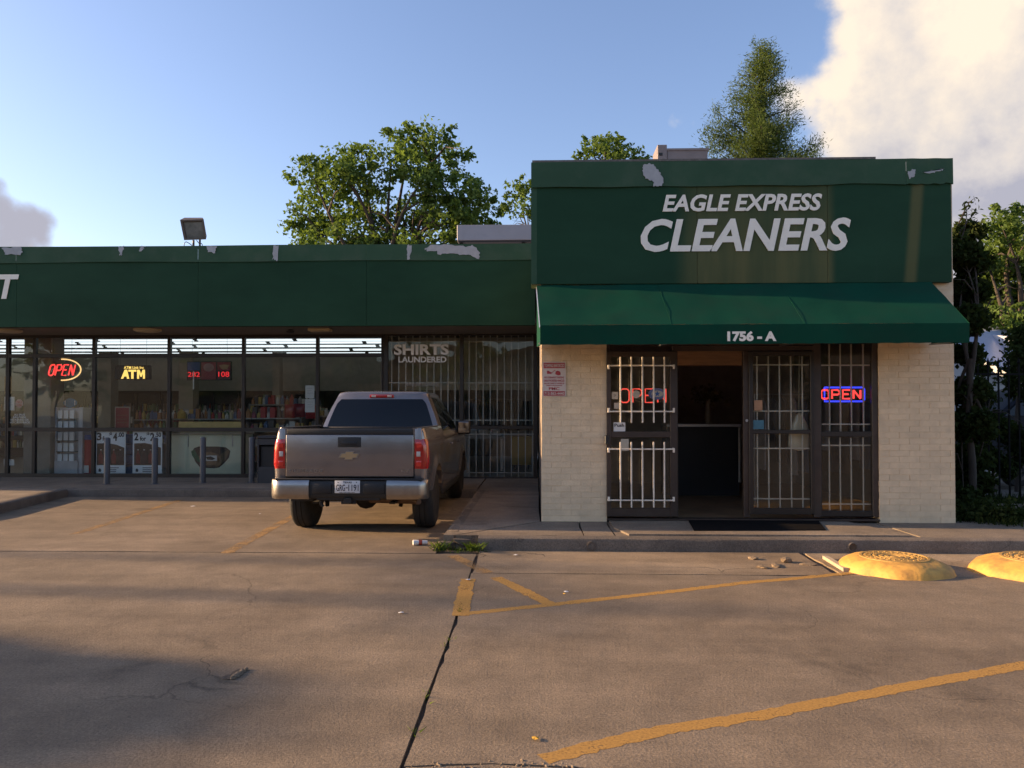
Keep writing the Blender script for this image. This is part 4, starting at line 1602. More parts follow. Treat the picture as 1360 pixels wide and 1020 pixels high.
# shelf units with goods
def shelf_unit(px0, px1, Y, tops, label, depth=.5, w=.1):
    x0, x1 = X_at(px0, Y), X_at(px1, Y)
    t = empty('shelf_unit', ((x0 + x1) / 2, Y, ZW + .01), label, 'shelves', 'stocked shelves in the store')
    q = MB()
    ztop = Z_at(min(tops), Y, 300)
    q.box(x0, x0 + .03, Y, Y + depth, ZW + .01, ztop + .02)
    q.box(x1 - .03, x1, Y, Y + depth, ZW + .01, ztop + .02)
    q.box(x0 + .03, x1 - .03, Y + depth - .03, Y + depth, ZW + .01, ztop)
    q.build('frame', mat('shelf_frame', (.2, .2, .19), .6), t)
    g = MB()
    for py in tops:
        z = Z_at(py, Y, 300)
        box('shelf', mat('shelf_board', (.36, .34, .30), .5), x0 + .031, x1 - .031, Y - .02, Y + depth - .031, z - .03, z, t)
        goods(g, x0 + .05, x1 - .05, Y + .0, Y + depth * .6, z, .12, .26, w)
    g.build('packaged_goods', GOODS, t, kind='stuff')
    return t
shelf_unit(176, 222, 18.6, (557, 571, 588), 'white shelf of mixed bottles and cans behind the 2 for $2.50 poster')
shelf_unit(226, 322, 18.9, (556, 572), 'long shelf of bottles and jars behind the yellow counter edge')
shelf_unit(322, 400, 17.9, (555, 572, 592, 612), 'crowded snack shelf behind the dark bin and truck', w=.12)
shelf_unit(330, 420, 19.6, (537, 550), 'high shelf of tins further back behind the snack shelf', w=.11)
shelf_unit(405, 470, 18.3, (552, 570, 590), 'snack shelf hidden largely behind the pickup cab', w=.12)
# wall of dark glass-door coolers at the back
t = empty('drinks_fridge', (X_at(235, 24.5), 24.5, ZW + .01), 'dark row of glass door drink fridges along the back wall', 'fridge')
x0, x1 = X_at(-60, 24.5), X_at(420, 24.5)
box('cabinet', M_dark, x0, x1, 24.6, 25.4, ZW + .01, 2.3, t)
n = 14
for i in range(n):
    a = x0 + (x1 - x0) * i / n
    bw = (x1 - x0) / n
    q = MB()
    q.box(a + .01, a + .05, 24.54, 24.599, ZW + .1, 2.25); q.box(a + bw - .05, a + bw - .01, 24.54, 24.599, ZW + .1, 2.25)
    q.box(a + .05, a + bw - .05, 24.542, 24.597, ZW + .1, ZW + .16); q.box(a + .05, a + bw - .05, 24.542, 24.597, 2.19, 2.25)
    q.build('door_frame', M_dark, t)
    g = MB()
    for zz in (.45, .85, 1.25, 1.65):
        goods(g, a + .07, a + bw - .07, 24.545, 24.58, zz, .18, .26, .09)
    g.build('bottles', GOODS, t, kind='stuff')
# red chip bags and a yellow jug standing out on the shelves
def bag(px, py, Y, w, h, m, label, name='snack_bag', cat='snack bag', group=None):
    c = P(px, py, Y)
    q = MB()
    rows = []
    for j in range(6):
        v = j / 5
        th = .06 * math.sin(PI * v) ** .6 + .003
        rows.append([(c.x + w * (.5 * math.cos(a)), Y + th * math.sin(a), c.z + h * v) for a in [2 * PI * k / 12 for k in range(13)]])
    q.grid(rows)
    o = q.build(name, m, None, smooth=50)
    return tag(o, label, cat, group)
for k, (px, py, lab) in enumerate(((385, 555, 'red snack bag left of the papers taped to the glass'), (398, 554, 'red snack bag just under the papers taped to the glass'),
                                    (413, 556, 'dark red snack bag close to the pickup roof edge'))):
    bag(px, py, 17.85, .26, .32, mat('bag_red_%d' % (k % 2), ((.30, .025, .03), (.20, .02, .03))[k % 2], .25, var=.2), lab, group='red snack bags')
Yj = 18.75
c = P(241, 556, Yj)
q = MB()
q.lathe([(.09, 0), (.1, .02), (.1, .15), (.05, .2), (.03, .21), (.03, .24)], c, 14)
tag(q.build('cooking_oil_jug', mat('oil_yellow', (.42, .30, .05), .3, var=.1), None, smooth=40), 'plump yellow oil jug at the left end of the bottle shelf', 'jug')

# ------------------------------------------------------------------ signs hanging inside the glass
M_neon_red = emit_mat('neon_red', (1.0, 0.055, 0.05), 0.80, (.2, .02, .02))
M_neon_dim = emit_mat('neon_coral', (1.0, 0.085, 0.06), 0.55, (.2, .02, .02))
M_neon_yel = emit_mat('neon_yellow', (1.0, 0.60, 0.25), 0.62, (.2, .15, .05))
M_neon_blue = emit_mat('neon_blue', (0.03, 0.05, 1.0), 0.85, (.02, .02, .2))
STROKES = {'O': [[(0, .15), (0, .85), (.15, 1), (.45, 1), (.6, .85), (.6, .15), (.45, 0), (.15, 0), (0, .15)]],
           'P': [[(0, 0), (0, 1), (.45, 1), (.6, .87), (.6, .6), (.45, .47), (0, .47)]],
           'E': [[(.55, 1), (0, 1), (0, 0), (.55, 0)], [(0, .52), (.45, .52)]],
           'N': [[(0, 0), (0, 1)], [(0, 1), (.55, 0)], [(.55, 0), (.55, 1)]]}
def neon_word(word, x0, x1, z0, z1, Y, r, m, parent, slant=0.0):
    n = len(word)
    pitch = (x1 - x0) / n
    for i, chh in enumerate(word):
        q = MB()
        for st in STROKES[chh]:
            pts = [(x0 + pitch * (i + u * 1.32 * .98 * .95 / 1.0 * .95) + slant * v * (z1 - z0), Y, z0 + (z1 - z0) * v) for u, v in st]
            q.tube(pts, r, 6)
        q.build('letter', m, parent)

def hang(parent, x, Y, z0, z1):
    MB().tube([(x, Y, z0), (x, Y, z1)], .003, 5).build('cord', M_dark, parent)

# oval OPEN
Y = YG + .03
a, b = P(64, 498.5, Y), P(100, 484.5, Y)
t = empty('open_sign', ((a.x + b.x) / 2, Y, a.z), 'red italic OPEN neon half ringed by a yellow arc', 'neon sign')
neon_word('OPEN', a.x, b.x, a.z, b.z, Y, .016, M_neon_red, t, slant=.25)
c = P(83, 491, Y)
q = MB()
rx, rz = X_at(106.5, Y) - X_at(83, Y), .0
q.tube([(c.x + (X_at(106.3, Y) - c.x) * math.cos(th), Y + .012, c.z + (Z_at(477, Y, 83) - c.z) * math.sin(th)) for th in [R(-95 + 190 * k / 28) for k in range(29)]], .015, 6)
q.build('arc', M_neon_yel, t)
q = MB()
for u in (.2, .8):
    x = a.x + (b.x - a.x) * u
    q.tube([(x, Y + .03, a.z - .05), (x, Y + .03, b.z + .07)], .01, 6)
q.tube([(a.x - .05, Y + .03, a.z + .1), (b.x + .1, Y + .03, a.z + .1)], .01, 6)
q.build('backing', M_dark, t)
hang(t, a.x + .1, Y + .03, b.z + .06, Zs); hang(t, b.x - .1, Y + .03, b.z + .06, Zs)

# ATM
Y = YG + .02
a, b = P(152, 504, Y), P(199, 485, Y)
t = empty('atm_sign', ((a.x + b.x) / 2, Y, a.z), 'black box sign with glowing yellow ATM lettering', 'lit sign')
box('case', M_dark, a.x, b.x, Y, Y + .09, a.z, b.z, t, bevel=.006)
M_atm = emit_mat('atm_yellow', (1.0, 0.66, 0.16), 0.62, (.3, .2, .05))
for shape in ([(160.5, 503), (165.5, 491), (168.8, 491), (171.6, 503), (168.6, 503), (168, 500), (164.8, 500), (163.6, 503)],
              [(170.5, 491), (181, 491), (181, 493.6), (177.3, 493.6), (177.3, 503), (174.2, 503), (174.2, 493.6), (170.5, 493.6)],
              [(182, 503), (182, 491), (185.2, 491), (187.3, 496.5), (189.4, 491), (192.4, 491), (192.4, 503), (189.8, 503), (189.8, 496), (188, 500.5), (186.5, 500.5), (184.6, 496), (184.6, 503)]):
    q = MB()
    q.poly([tuple(P(x_, y_, Y - .005)) for x_, y_ in shape], (0, .004, 0))
    q.build('lit_letter', M_atm, t)
ptext('lit_lettering', 'ATM Link Inc', 164.5, 191, 486.3, 490, Y - .001, M_atm, t, bold=.015, depth=.003)
hang(t, a.x + .1, Y + .05, b.z - .002, Zs); hang(t, b.x - .1, Y + .05, b.z - .002, Zs)

# lottery board
a, b = P(248, 505, Y), P(306.5, 480, Y)
t = empty('lottery_sign', ((a.x + b.x) / 2, Y, a.z), 'lottery board with red digits 282 and 108', 'lit sign')
box('case', M_dark, a.x, b.x, Y, Y + .08, a.z, b.z, t, bevel=.004)
M_led = emit_mat('led_red', (1.0, 0.03, 0.04), 0.42, (.1, .01, .01))
pbox('print', mat('lotto_red', (.25, .02, .03), .4, var=.2), 267, 287, 481, 504, Y - .003, .002, t)
pbox('print', mat('lotto_blue', (.03, .05, .17), .4, var=.2), 249, 265.5, 481, 492, Y - .003, .002, t)
pbox('print', mat('lotto_red2', (.25, .02, .03), .4, var=.2), 288.5, 306, 481, 492, Y - .003, .002, t)
ptext('lit_lettering', '282', 249.5, 265.5, 494, 500.5, Y - .001, M_led, t, bold=.005, depth=.003)
ptext('lit_lettering', '108', 290, 304.5, 493.5, 500.5, Y - .001, M_led, t, bold=.005, depth=.003)
ptext('lettering', 'MILLION', 250, 265, 501.5, 503.8, Y - .001, mat('lotto_text', (.35, .12, .12), .5), t, depth=.002)
ptext('lettering', 'MILLION', 289.5, 305, 501.2, 503.5, Y - .001, mat('lotto_text', (.35, .12, .12), .5), t, depth=.002)
q = MB(); q.poly([tuple(P(277 + 7 * math.cos(k * PI / 8), 488 + 5.5 * math.sin(k * PI / 8), Y - .005)) for k in range(16)], (0, .001, 0))
q.build('print', mat('lotto_pale', (.35, .2, .18), .5, var=.3), t)
q = MB(); q.poly([tuple(P(x_, y_, Y - .005)) for x_, y_ in ((291, 485), (297, 484), (304, 485), (302, 490), (296, 491), (293, 489))], (0, .001, 0))
q.build('print', mat('lotto_gold', (.35, .22, .12), .5, var=.3), t)
pbox('paper_tag', M_paper, 256, 257.8, 493, 517, Y - .012, .003, t)
hang(t, a.x + .1, Y + .04, b.z - .002, Zs); hang(t, b.x - .1, Y + .04, b.z - .002, Zs)

# papers stuck to the glass
def sheet(px0, px1, py0, py1, label, m=M_paper, name='notice_paper', Y=YG, group=None, lines=3, cat='notice'):
    a, b = P(px0, py1, Y), P(px1, py0, Y)
    t = empty(name, ((a.x + b.x) / 2, Y, a.z), label, cat, group)
    box('sheet', m, a.x, b.x, Y - .028, Y - .026, a.z, b.z, t)
    for k in range(lines):
        v = .25 + .55 * k / max(lines, 1)
        zz = a.z + (b.z - a.z) * (1 - v)
        box('print', mat('print_pale', (.42, .42, .41), .7), a.x + (b.x - a.x) * .2, a.x + (b.x - a.x) * (.8 - .1 * (k % 2)), Y - .0295, Y - .0282, zz, zz + .012, t)
    return t
sheet(406, 418, 512, 529, 'upper of two white papers taped to the glass above the pickup bed')
sheet(405.5, 418.5, 530, 547.5, 'lower of two white papers taped to the glass above the pickup bed')
sheet(7, 20.5, 527, 545, 'white paper on the glass left of the small round sticker')
sheet(7, 17, 500, 523, 'narrow orange and green flyer on the glass at the far left', m=mat('flyer', (.30, .17, .06), .6, var=.5, scale=9), lines=2)
sheet(6, 20, 610, 618, 'small white card low on the glass at the far left', lines=1)
t = empty('glass_sticker', P(25.5, 542, YG - .028), 'pink eight sided sticker on the glass right of the white paper', 'sticker')
q = MB()
q.poly([tuple(P(25.5 + 5.6 * math.cos(R(22.5 + 45 * k)), 536 + 6 * math.sin(R(22.5 + 45 * k)), YG - .028)) for k in range(8)], (0, .002, 0))
q.build('sheet', mat('sticker_pink', (.5, .33, .31), .6), t)
ptext('print', 'NO', 22, 29, 532, 535.5, YG - .029, M_red, t, depth=.001); ptext('print', 'GUNS', 22, 29, 536.5, 539.5, YG - .029, M_red, t, depth=.001)
t = empty('window_hours', P(25, 562, YG), 'four lines of small pale lettering on the far left glass', 'lettering')
for k, (s, w) in enumerate((('ALL SALES', 7), ('ARE FINAL', 9), ('NO REFUND OR', 12), ('NO CASH BACK', 14))):
    ptext('lettering', s, 26 - w, 26 + w, 549.5 + k * 3.4, 552 + k * 3.4, YG - .03, M_decal, t, depth=.001)

# inside the laundry part: yellow bin, white bundles on tables, hanging clothes
Yl = 18.9
a, b = P(678, 629, Yl), P(707, 588, Yl)
t = empty('laundry_bin', ((a.x + b.x) / 2, Yl, ZW + .01), 'yellow rectangular laundry bin behind the barred window', 'bin')
q = MB()
q.poly([(a.x + .04, Yl, ZW + .14), (b.x - .04, Yl, ZW + .14), (b.x, Yl, b.z + .12), (a.x, Yl, b.z + .12)], (0, .5, 0))
q.build('tub', mat('bin_yellow', (.42, .26, .05), .5, var=.12), t)
box('rim', mat('bin_yellow', (.42, .26, .05)), a.x - .015, b.x + .015, Yl - .015, Yl + .515, b.z + .121, b.z + .15, t, bevel=.008)
q = MB()
for sx in (a.x + .1, b.x - .1):
    for sy in (Yl + .08, Yl + .42):
        q.lathe([(.05, -.014), (.05, .014)], (sx, sy, ZW + .062), 12, 'X')
        q.box(sx - .01, sx + .01, sy - .01, sy + .01, ZW + .09, ZW + .139)
q.build('caster', M_dark, t)
for k, (px0, px1, Yt, lab) in enumerate(((616, 668, 18.7, 'pale folding table with bundles left of the yellow bin'), (560, 606, 18.7, 'pale table with wrapped laundry behind the pickup cab'))):
    x0, x1 = X_at(px0, Yt), X_at(px1, Yt)
    zt = Z_at(583, Yt)
    t = empty('laundry_table', ((x0 + x1) / 2, Yt, ZW + .01), lab, 'table', 'tables behind the barred window')
    box('table_top', mat('table_white', (.30, .29, .27), .5), x0, x1, Yt, Yt + .7, zt, zt + .09, t)
    for sx in (x0 + .04, x1 - .04):
        for sy in (Yt + .04, Yt + .66):
            box('leg', M_steel, sx - .02, sx + .02, sy - .02, sy + .02, ZW + .01, zt - .001, t)
    for j in range(3):
        q = MB()
        cx = x0 + (x1 - x0) * (.2 + .3 * j)
        q.box(cx - .13, cx + .13, Yt + .1, Yt + .5, zt + .092, zt + .092 + random.uniform(.12, .25), .05, 2)
        tag(q.build('linen_bundle', mat('linen', (.36, .35, .32), .8, var=.1, bump=.4, bscale=15), None, smooth=50),
            'white linen bundle on the table %s, %s one' % (('left of the yellow bin', 'behind the pickup cab')[k], ('leftmost', 'middle', 'rightmost')[j]), 'bundle', 'linen bundles')
t = empty('clothes_rail', (X_at(655, 20.5), 20.5, ZW + .01), 'rail of hanging shirts at the back behind the barred window', 'clothes rail')
x0, x1 = X_at(600, 20.5), X_at(706, 20.5)
q = MB(); q.tube([(x0, 20.5, ZW + .01), (x0, 20.5, 1.95), (x1, 20.5, 1.95), (x1, 20.5, ZW + .01)], .015, 8)
q.build('rail', M_steel, t)
for i in range(16):
    gx = x0 + .1 + (x1 - x0 - .2) * i / 15
    L = random.uniform(.7, 1.05)
    q = MB()
    q.box(gx - .03, gx + .03, 20.3, 20.7, 1.9 - L, 1.9, .025, 2)
    q.build('shirt', mat('shirt_%d' % (i % 4), ((.35, .35, .36), (.1, .12, .16), (.28, .22, .18), (.05, .05, .055))[i % 4], .8, var=.2), t, smooth=50)

# neon signs of the cleaners
Y = YL + .06
a, b = P(824, 534.5, Y), P(884, 516.5, Y)
t = empty('open_sign', ((a.x + b.x) / 2, Y, a.z), 'thin coral OPEN neon behind the barred left door', 'neon sign')
neon_word('OPEN', a.x, b.x + .06, a.z, b.z, Y, .0085, M_neon_dim, t)
q = MB(); q.tube([(a.x, Y + .015, b.z - .02), (b.x, Y + .015, b.z - .02)], .006, 6); q.tube([(a.x, Y + .015, a.z + .02), (b.x, Y + .015, a.z + .02)], .006, 6)
q.build('backing', M_dark, t)
hang(t, a.x + .03, Y + .015, b.z - .03, Z_at(470, YL, 850)); hang(t, b.x - .03, Y + .015, b.z - .03, Z_at(470, YL, 850))
Y = YD + .17
a, b = P(1091, 533, Y), P(1149.5, 514.5, Y)
t = empty('open_sign', ((a.x + b.x) / 2, Y, a.z), 'bold red OPEN neon in a blue tube border', 'neon sign')
za, zb_ = Z_at(529.5, Y, 1120), Z_at(518, Y, 1120)
neon_word('OPEN', X_at(1091, Y), X_at(1146, Y) + .02, za, zb_, Y, .0125, M_neon_red, t)
q = MB()
x0, x1 = X_at(1096, Y), X_at(1149, Y)
q.tube([(x0, Y + .02, b.z), (x1 - .02, Y + .02, b.z), (x1, Y + .02, b.z - .02), (x1, Y + .02, a.z + .02), (x1 - .02, Y + .02, a.z), (x0, Y + .02, a.z), (x0, Y + .02, b.z)], .011, 6)
q.build('border', M_neon_blue, t)
hang(t, x0 + .04, Y + .03, b.z - .01, Z_at(452, Y, 1120)); hang(t, x1 - .04, Y + .03, b.z - .01, Z_at(452, Y, 1120))

# towing notice on the brick
Yt = YW - .012
a, b = P(720.5, 526.5, Yt), P(751.5, 480.5, Yt)
t = empty('towing_sign', ((a.x + b.x) / 2, Yt, a.z), 'white and red towing notice screwed to the cream brick', 'sign')
box('plate', mat('sign_plate', (.62, .52, .46), .45, var=.05), a.x, b.x, Yt, Yt + .004, a.z, b.z, t)
M_sr = mat('sign_red', (.40, .045, .05), .5, var=.1)
M_sw = mat('sign_plate_text', (.62, .52, .46), .45)
pbox('band', M_sr, 722, 750, 481.8, 489, Yt - .002, .0015, t)
pbox('band', M_sr, 722, 750, 519.5, 525.5, Yt - .002, .0015, t)
ptext('lettering', 'TOWING ENFORCED', 723, 749.3, 483.2, 487.8, Yt - .0022, M_sw, t, bold=.02, depth=.001)
ptext('lettering', '713-863-4440', 723, 749.3, 520.6, 524.6, Yt - .0022, M_sw, t, bold=.02, depth=.001)
for s, x0_, x1_, y0_, y1_ in (('NO OVERNIGHT PARKING', 723, 749, 500, 502.6), ('UNAUTHORIZED VEHICLES', 722.5, 749.5, 504, 507), ('WILL BE TOWED AT OWNER OR', 722.5, 749.5, 508.2, 510.2),
                                ('OPERATOR EXPENSE', 725, 746.5, 511.3, 512.8), ('PMC', 729, 743, 514.2, 518.2)):
    ptext('lettering', s, x0_, x1_, y0_, y1_, Yt, M_sr, t, bold=.02, depth=.0015)
def icon(pts):
    q = MB(); q.poly([tuple(P(x_, y_, Yt - .0018)) for x_, y_ in pts], (0, .0015, 0))
    q.build('tow_symbol', M_sr, t)
icon([(726.5, 496.5), (726.5, 492.5), (729, 492.5), (730.5, 494), (732.5, 494.3), (732.5, 496.5)])
icon([(737.5, 497), (738, 493.6), (740, 492.3), (743, 493), (744.5, 495), (744.3, 498), (741, 498.5)])
icon([(732.6, 495.2), (736, 491.6), (738, 492.4), (737.6, 493), (736.2, 492.4), (732.8, 495.8)])

# stickers on the doors
def sticker(px0, px1, py0, py1, Y, m, label, prints=(), shape=None):
    a, b = P(px0, py1, Y), P(px1, py0, Y)
    s = empty('door_sticker', ((a.x + b.x) / 2, Y, a.z), label, 'sticker')
    q = MB()
    if shape == 'oval':
        cx, cy = (px0 + px1) / 2, (py0 + py1) / 2
        q.poly([tuple(P(cx + (px1 - px0) / 2 * math.cos(k * PI / 12), cy + (py1 - py0) / 2 * math.sin(k * PI / 12), Y)) for k in range(24)], (0, .0015, 0))
    else:
        q.box(a.x, b.x, Y, Y + .0015, a.z, b.z)
    q.build('sheet', m, s)
    for txt, x0_, x1_, y0_, y1_, mm in prints:
        ptext('print', txt, x0_, x1_, y0_, y1_, Y - .0003, mm, s, bold=.03, depth=.0008)
    return s
ys = YL - .025 + .015
M_pap2 = mat('sticker_cream', (.42, .38, .31), .6, var=.08)
sticker(815, 830.5, 561, 573, ys, M_paper, 'white Push sticker low on the left door', [('Push', 816, 829, 562.5, 567, M_black)])
sticker(812.5, 821, 520.5, 530, ys, M_pap2, 'small grey square sticker beside the coral neon on the left door', [('24', 815, 818.5, 523, 527, mat('print_mid', (.2, .19, .17), .6))])
sticker(815.5, 823, 535, 543, ys, M_pap2, 'cream card with a yellow edge on the left door', [])
sticker(824.5, 835, 583, 599, ys, M_pap2, 'cream paper slip below the middle rail of the left door', [])
o_ = sticker(861, 884, 515.5, 531, ys, mat('badge_blue', (.12, .14, .26), .5, var=.3), 'oval blue badge sticker with a star over the coral neon', [], 'oval')
q = MB(); q.poly([tuple(P(873 + 8 * math.cos(k * PI / 10), 523 + 4.2 * math.sin(k * PI / 10), ys - .0008)) for k in range(20)], (0, .0006, 0)); q.build('print', M_pap2, o_)
q = MB(); q.poly([tuple(P(873 + (4 if k % 2 == 0 else 1.7) * math.sin(k * PI / 5), 523 - (4 if k % 2 == 0 else 1.7) * math.cos(k * PI / 5), ys - .0016)) for k in range(10)], (0, .0006, 0)); q.build('print', M_blue, o_)
sticker(840, 850, 518.5, 529, ys, M_pap2, 'round cream sticker over the letter P of the coral neon', [], 'oval')
ys2 = YL + .015
sticker(1001.5, 1012.5, 531.5, 545, ys2, mat('badge_orange', (.40, .22, .12), .5, var=.25), 'orange badge sticker on the right door', [])
sticker(999.5, 1014.5, 558, 570, ys2, mat('badge_teal', (.05, .16, .22), .5, var=.25), 'blue and white sticker under the orange badge on the right door', [])

# ------------------------------------------------------------------ the parked pickup, built about its own origin: x right, y forward from the rear bumper, z up
M_paint = mat('taupe_metallic', (0.25, 0.222, 0.212), 0.25, metal=0.65, var=0.05, scale=3, coat=0.6, dirt=(0.15, 0.12, 0.09), dirt_amt=0.35, dirt_scale=2.2)
M_chrome = mat('chrome', (0.40, 0.375, 0.35), 0.32, metal=1.0, var=0.06, dirt=(0.2, 0.16, 0.12), dirt_amt=0.35, dirt_scale=5)
M_tyre = mat('tyre_rubber', (0.016, 0.015, 0.014), 0.85, var=0.25, bump=0.2, dirt=(0.06, 0.05, 0.04), dirt_amt=0.3, dirt_scale=6)
M_tint = mat('tinted_glass', (0.005, 0.006, 0.008), 0.03, var=0.0, spec=0.4)
M_lens = mat('red_lens', (0.40, 0.010, 0.010), 0.12, var=0.18, scale=22, coat=0.8, emit=(0.6, 0.02, 0.02), emit_s=0.0)
M_lens_clear = mat('clear_lens', (0.50, 0.44, 0.40), 0.12, var=0.25, scale=40, coat=0.8)
M_under = mat('underbody', (0.020, 0.017, 0.015), 0.8, var=0.3)
M_rim = mat('alloy', (0.42, 0.41, 0.40), 0.3, metal=0.9, var=0.08)
M_plastic = mat('trim_plastic', (0.018, 0.018, 0.018), 0.6, var=0.15)

truck = empty('pickup_truck', (-2.335, 9.36, 0), 'taupe grey crew cab pickup parked nose in beside the brick shop', 'pickup truck')

def tb(mb, name, m, parent=truck, smooth=None, **k):
    return mb.build(name, m, parent, local=True, smooth=smooth, **k)

def hw(z):
    """half width of the body at height z"""
    pts = [(0.40, .925), (.55, .955), (.75, .972), (.95, .978), (1.12, .972), (1.25, .955), (1.38, .930)]
    for (a, x), (b, y) in zip(pts[:-1], pts[1:]):
        if z <= b:
            t = max(0, (z - a) / (b - a))
            return x + (y - x) * t
    return pts[-1][1]

AX_R, AX_F, ARCH_R, AX_Z, TY_R = 1.08, 4.73, 0.475, 0.40, 0.395

def side_panel(s, y0, y1, zb, zt, rear_round=0.0, front_round=0.0, thick=0.045, name='panel', m=M_paint, parent=truck, inset=0.0):
    """outer body panel on side s with wheel arches cut and a soft flare round them"""
    st = set([y0, y1])
    y = y0
    while y < y1:
        st.add(round(y, 4)); y += 0.055
    for a in (AX_R, AX_F):
        for e in (-ARCH_R, ARCH_R):
            if y0 < a + e < y1:
                st.add(a + e)
    if rear_round:
        for k in range(6):
            st.add(y0 + rear_round * (1 - math.cos(PI / 2 * k / 5)))
    if front_round:
        for k in range(6):
            st.add(y1 - front_round * (1 - math.cos(PI / 2 * k / 5)))
    st = sorted(st)
    rows = []
    NZ = 12
    for y in st:
        b = zb(y) if callable(zb) else zb
        t = zt(y) if callable(zt) else zt
        fl = 0
        for a in (AX_R, AX_F):
            dy = abs(y - a)
            if dy < ARCH_R:
                b = max(b, AX_Z + math.sqrt(max(0, ARCH_R ** 2 - dy ** 2)))
        row = []
        for j in range(NZ + 1):
            z = b + (t - b) * j / NZ
            x = hw(z) - inset
            for a in (AX_R, AX_F):
                d = math.hypot(y - a, z - AX_Z) - ARCH_R
                if d < 0.22:
                    x += 0.028 * math.exp(-(max(d, 0) / 0.085) ** 2)
            if rear_round and y < y0 + rear_round:
                q_ = (rear_round - (y - y0)) / rear_round
                x -= rear_round * (1 - math.sqrt(max(0, 1 - q_ * q_)))
            if front_round and y > y1 - front_round:
                q_ = (front_round - (y1 - y)) / front_round
                x -= front_round * (1 - math.sqrt(max(0, 1 - q_ * q_)))
            if j == NZ:
                x -= 0.012
            row.append((x, y, z))
        rows.append(row)
    q = MB()
    bm = q.bm
    out = [[bm.verts.new((s * x, y, z)) for x, y, z in r] for r in rows]
    inn = [[bm.verts.new((s * (min(x, hw(z) - inset) - thick if not (rear_round and y < y0 + rear_round) else hw(z) - thick - rear_round), y, z)) for x, y, z in r] for r in rows]
    def strip(A, B):
        for a, b in zip(A[:-1], A[1:]):
            pass
    n, k = len(out), NZ + 1
    for i in range(n - 1):
        for j in range(k - 1):
            bm.faces.new((out[i][j], out[i + 1][j], out[i + 1][j + 1], out[i][j + 1]))
            bm.faces.new((inn[i][j], inn[i][j + 1], inn[i + 1][j + 1], inn[i + 1][j]))
        bm.faces.new((out[i][0], inn[i][0], inn[i + 1][0], out[i + 1][0]))
        bm.faces.new((out[i][k - 1], out[i + 1][k - 1], inn[i + 1][k - 1], inn[i][k - 1]))
    for i in (0, n - 1):
        for j in range(k - 1):
            bm.faces.new((out[i][j], out[i][j + 1], inn[i][j + 1], inn[i][j]))
    return tb(q, name, m, parent, smooth=32)

BED0, BED1 = 0.13, 1.93
bed_z = lambda y: 0.60 if y < AX_R else 0.50
for s in (-1, 1):
    side_panel(s, BED0, BED1, 0.56, 1.375, rear_round=0.085, name='bed_side', thick=0.06)
# rear corner posts that close the bed side beside the tailgate
for s in (-1, 1):
    q = MB()
    q.box(s * .812, s * .905, BED0 - .001, BED0 + .30, .70, 1.372, .012, 2)
    tb(q, 'corner_post', M_paint, smooth=40)
# bed floor, front wall, rail caps
q = MB()
q.box(-.86, .86, BED0 + .06, BED1 - .03, .74, .80)
q.box(-.87, .87, BED1 - .05, BED1 - .002, .62, 1.362, .01)
for s in (-1, 1):
    q.box(s * .62, s * .86, AX_R - .40, AX_R + .40, .80, 1.02, .05, 2)
tb(q, 'bed_liner', M_plastic, smooth=40)
for s in (-1, 1):
    q = MB()
    q.box(s * .84, s * .915, BED0 + .03, BED1 - .01, 1.366, 1.384, .006)
    tb(q, 'rail_cap', M_plastic)
# tailgate
q = MB()
q.box(-.806, .806, .105, .175, .762, 1.292, .014, 3)
bm = q.bm
tg = tb(q, 'tailgate', M_paint, smooth=40)
q = MB()
q.box(-.795, .795, .112, .185, 1.2925, 1.365, .012, 2)
tb(q, 'tailgate_cap', M_plastic, tg, smooth=40)
q = MB()
q.box(-.146, .146, .094, .106, 1.137, 1.262, .014, 2)
hd = tb(q, 'tailgate_handle', M_plastic, tg, smooth=40)
q = MB()
q.box(-.095, .095, .086, .095, 1.165, 1.208, .008, 2)
tb(q, 'grip', M_dark, hd, smooth=40) if False else tb(q, 'grip', M_dark, tg, smooth=40)
# bowtie badge: parallelogram arms with a taller middle
def bow(k, y0, y1):
    q = MB()
    pts = [(-.135, -.030), (-.105, .030), (-.052, .030), (-.040, .052), (.062, .052), (.052, .030), (.135, .030), (.105, -.030), (.050, -.030), (.040, -.052), (-.062, -.052), (-.052, -.030)]
    pts = [(x * k, z * (k if abs(z) > .04 else k - .06)) for x, z in pts]
    q.poly([(x, y0, 1.032 + z) for x, z in pts], (0, y1 - y0, 0))
    return q
bd = tb(bow(1.0, .090, .1045), 'badge', M_chrome, tg)
tb(bow(.84, .086, .0895), 'badge_face', mat('badge_gold', (.50, .38, .22), .3, metal=.6, var=.1), tg)
text('model_lettering', 'SILVERADO', -.765, -.335, .822, .858, .1045, M_chrome, tg, bold=.01, spacing=1.35, depth=.005, local=True, kind='stuff')
text('trim_lettering', 'LT', .655, .755, .826, .855, .1045, M_chrome, tg, bold=.02, depth=.005, local=True)

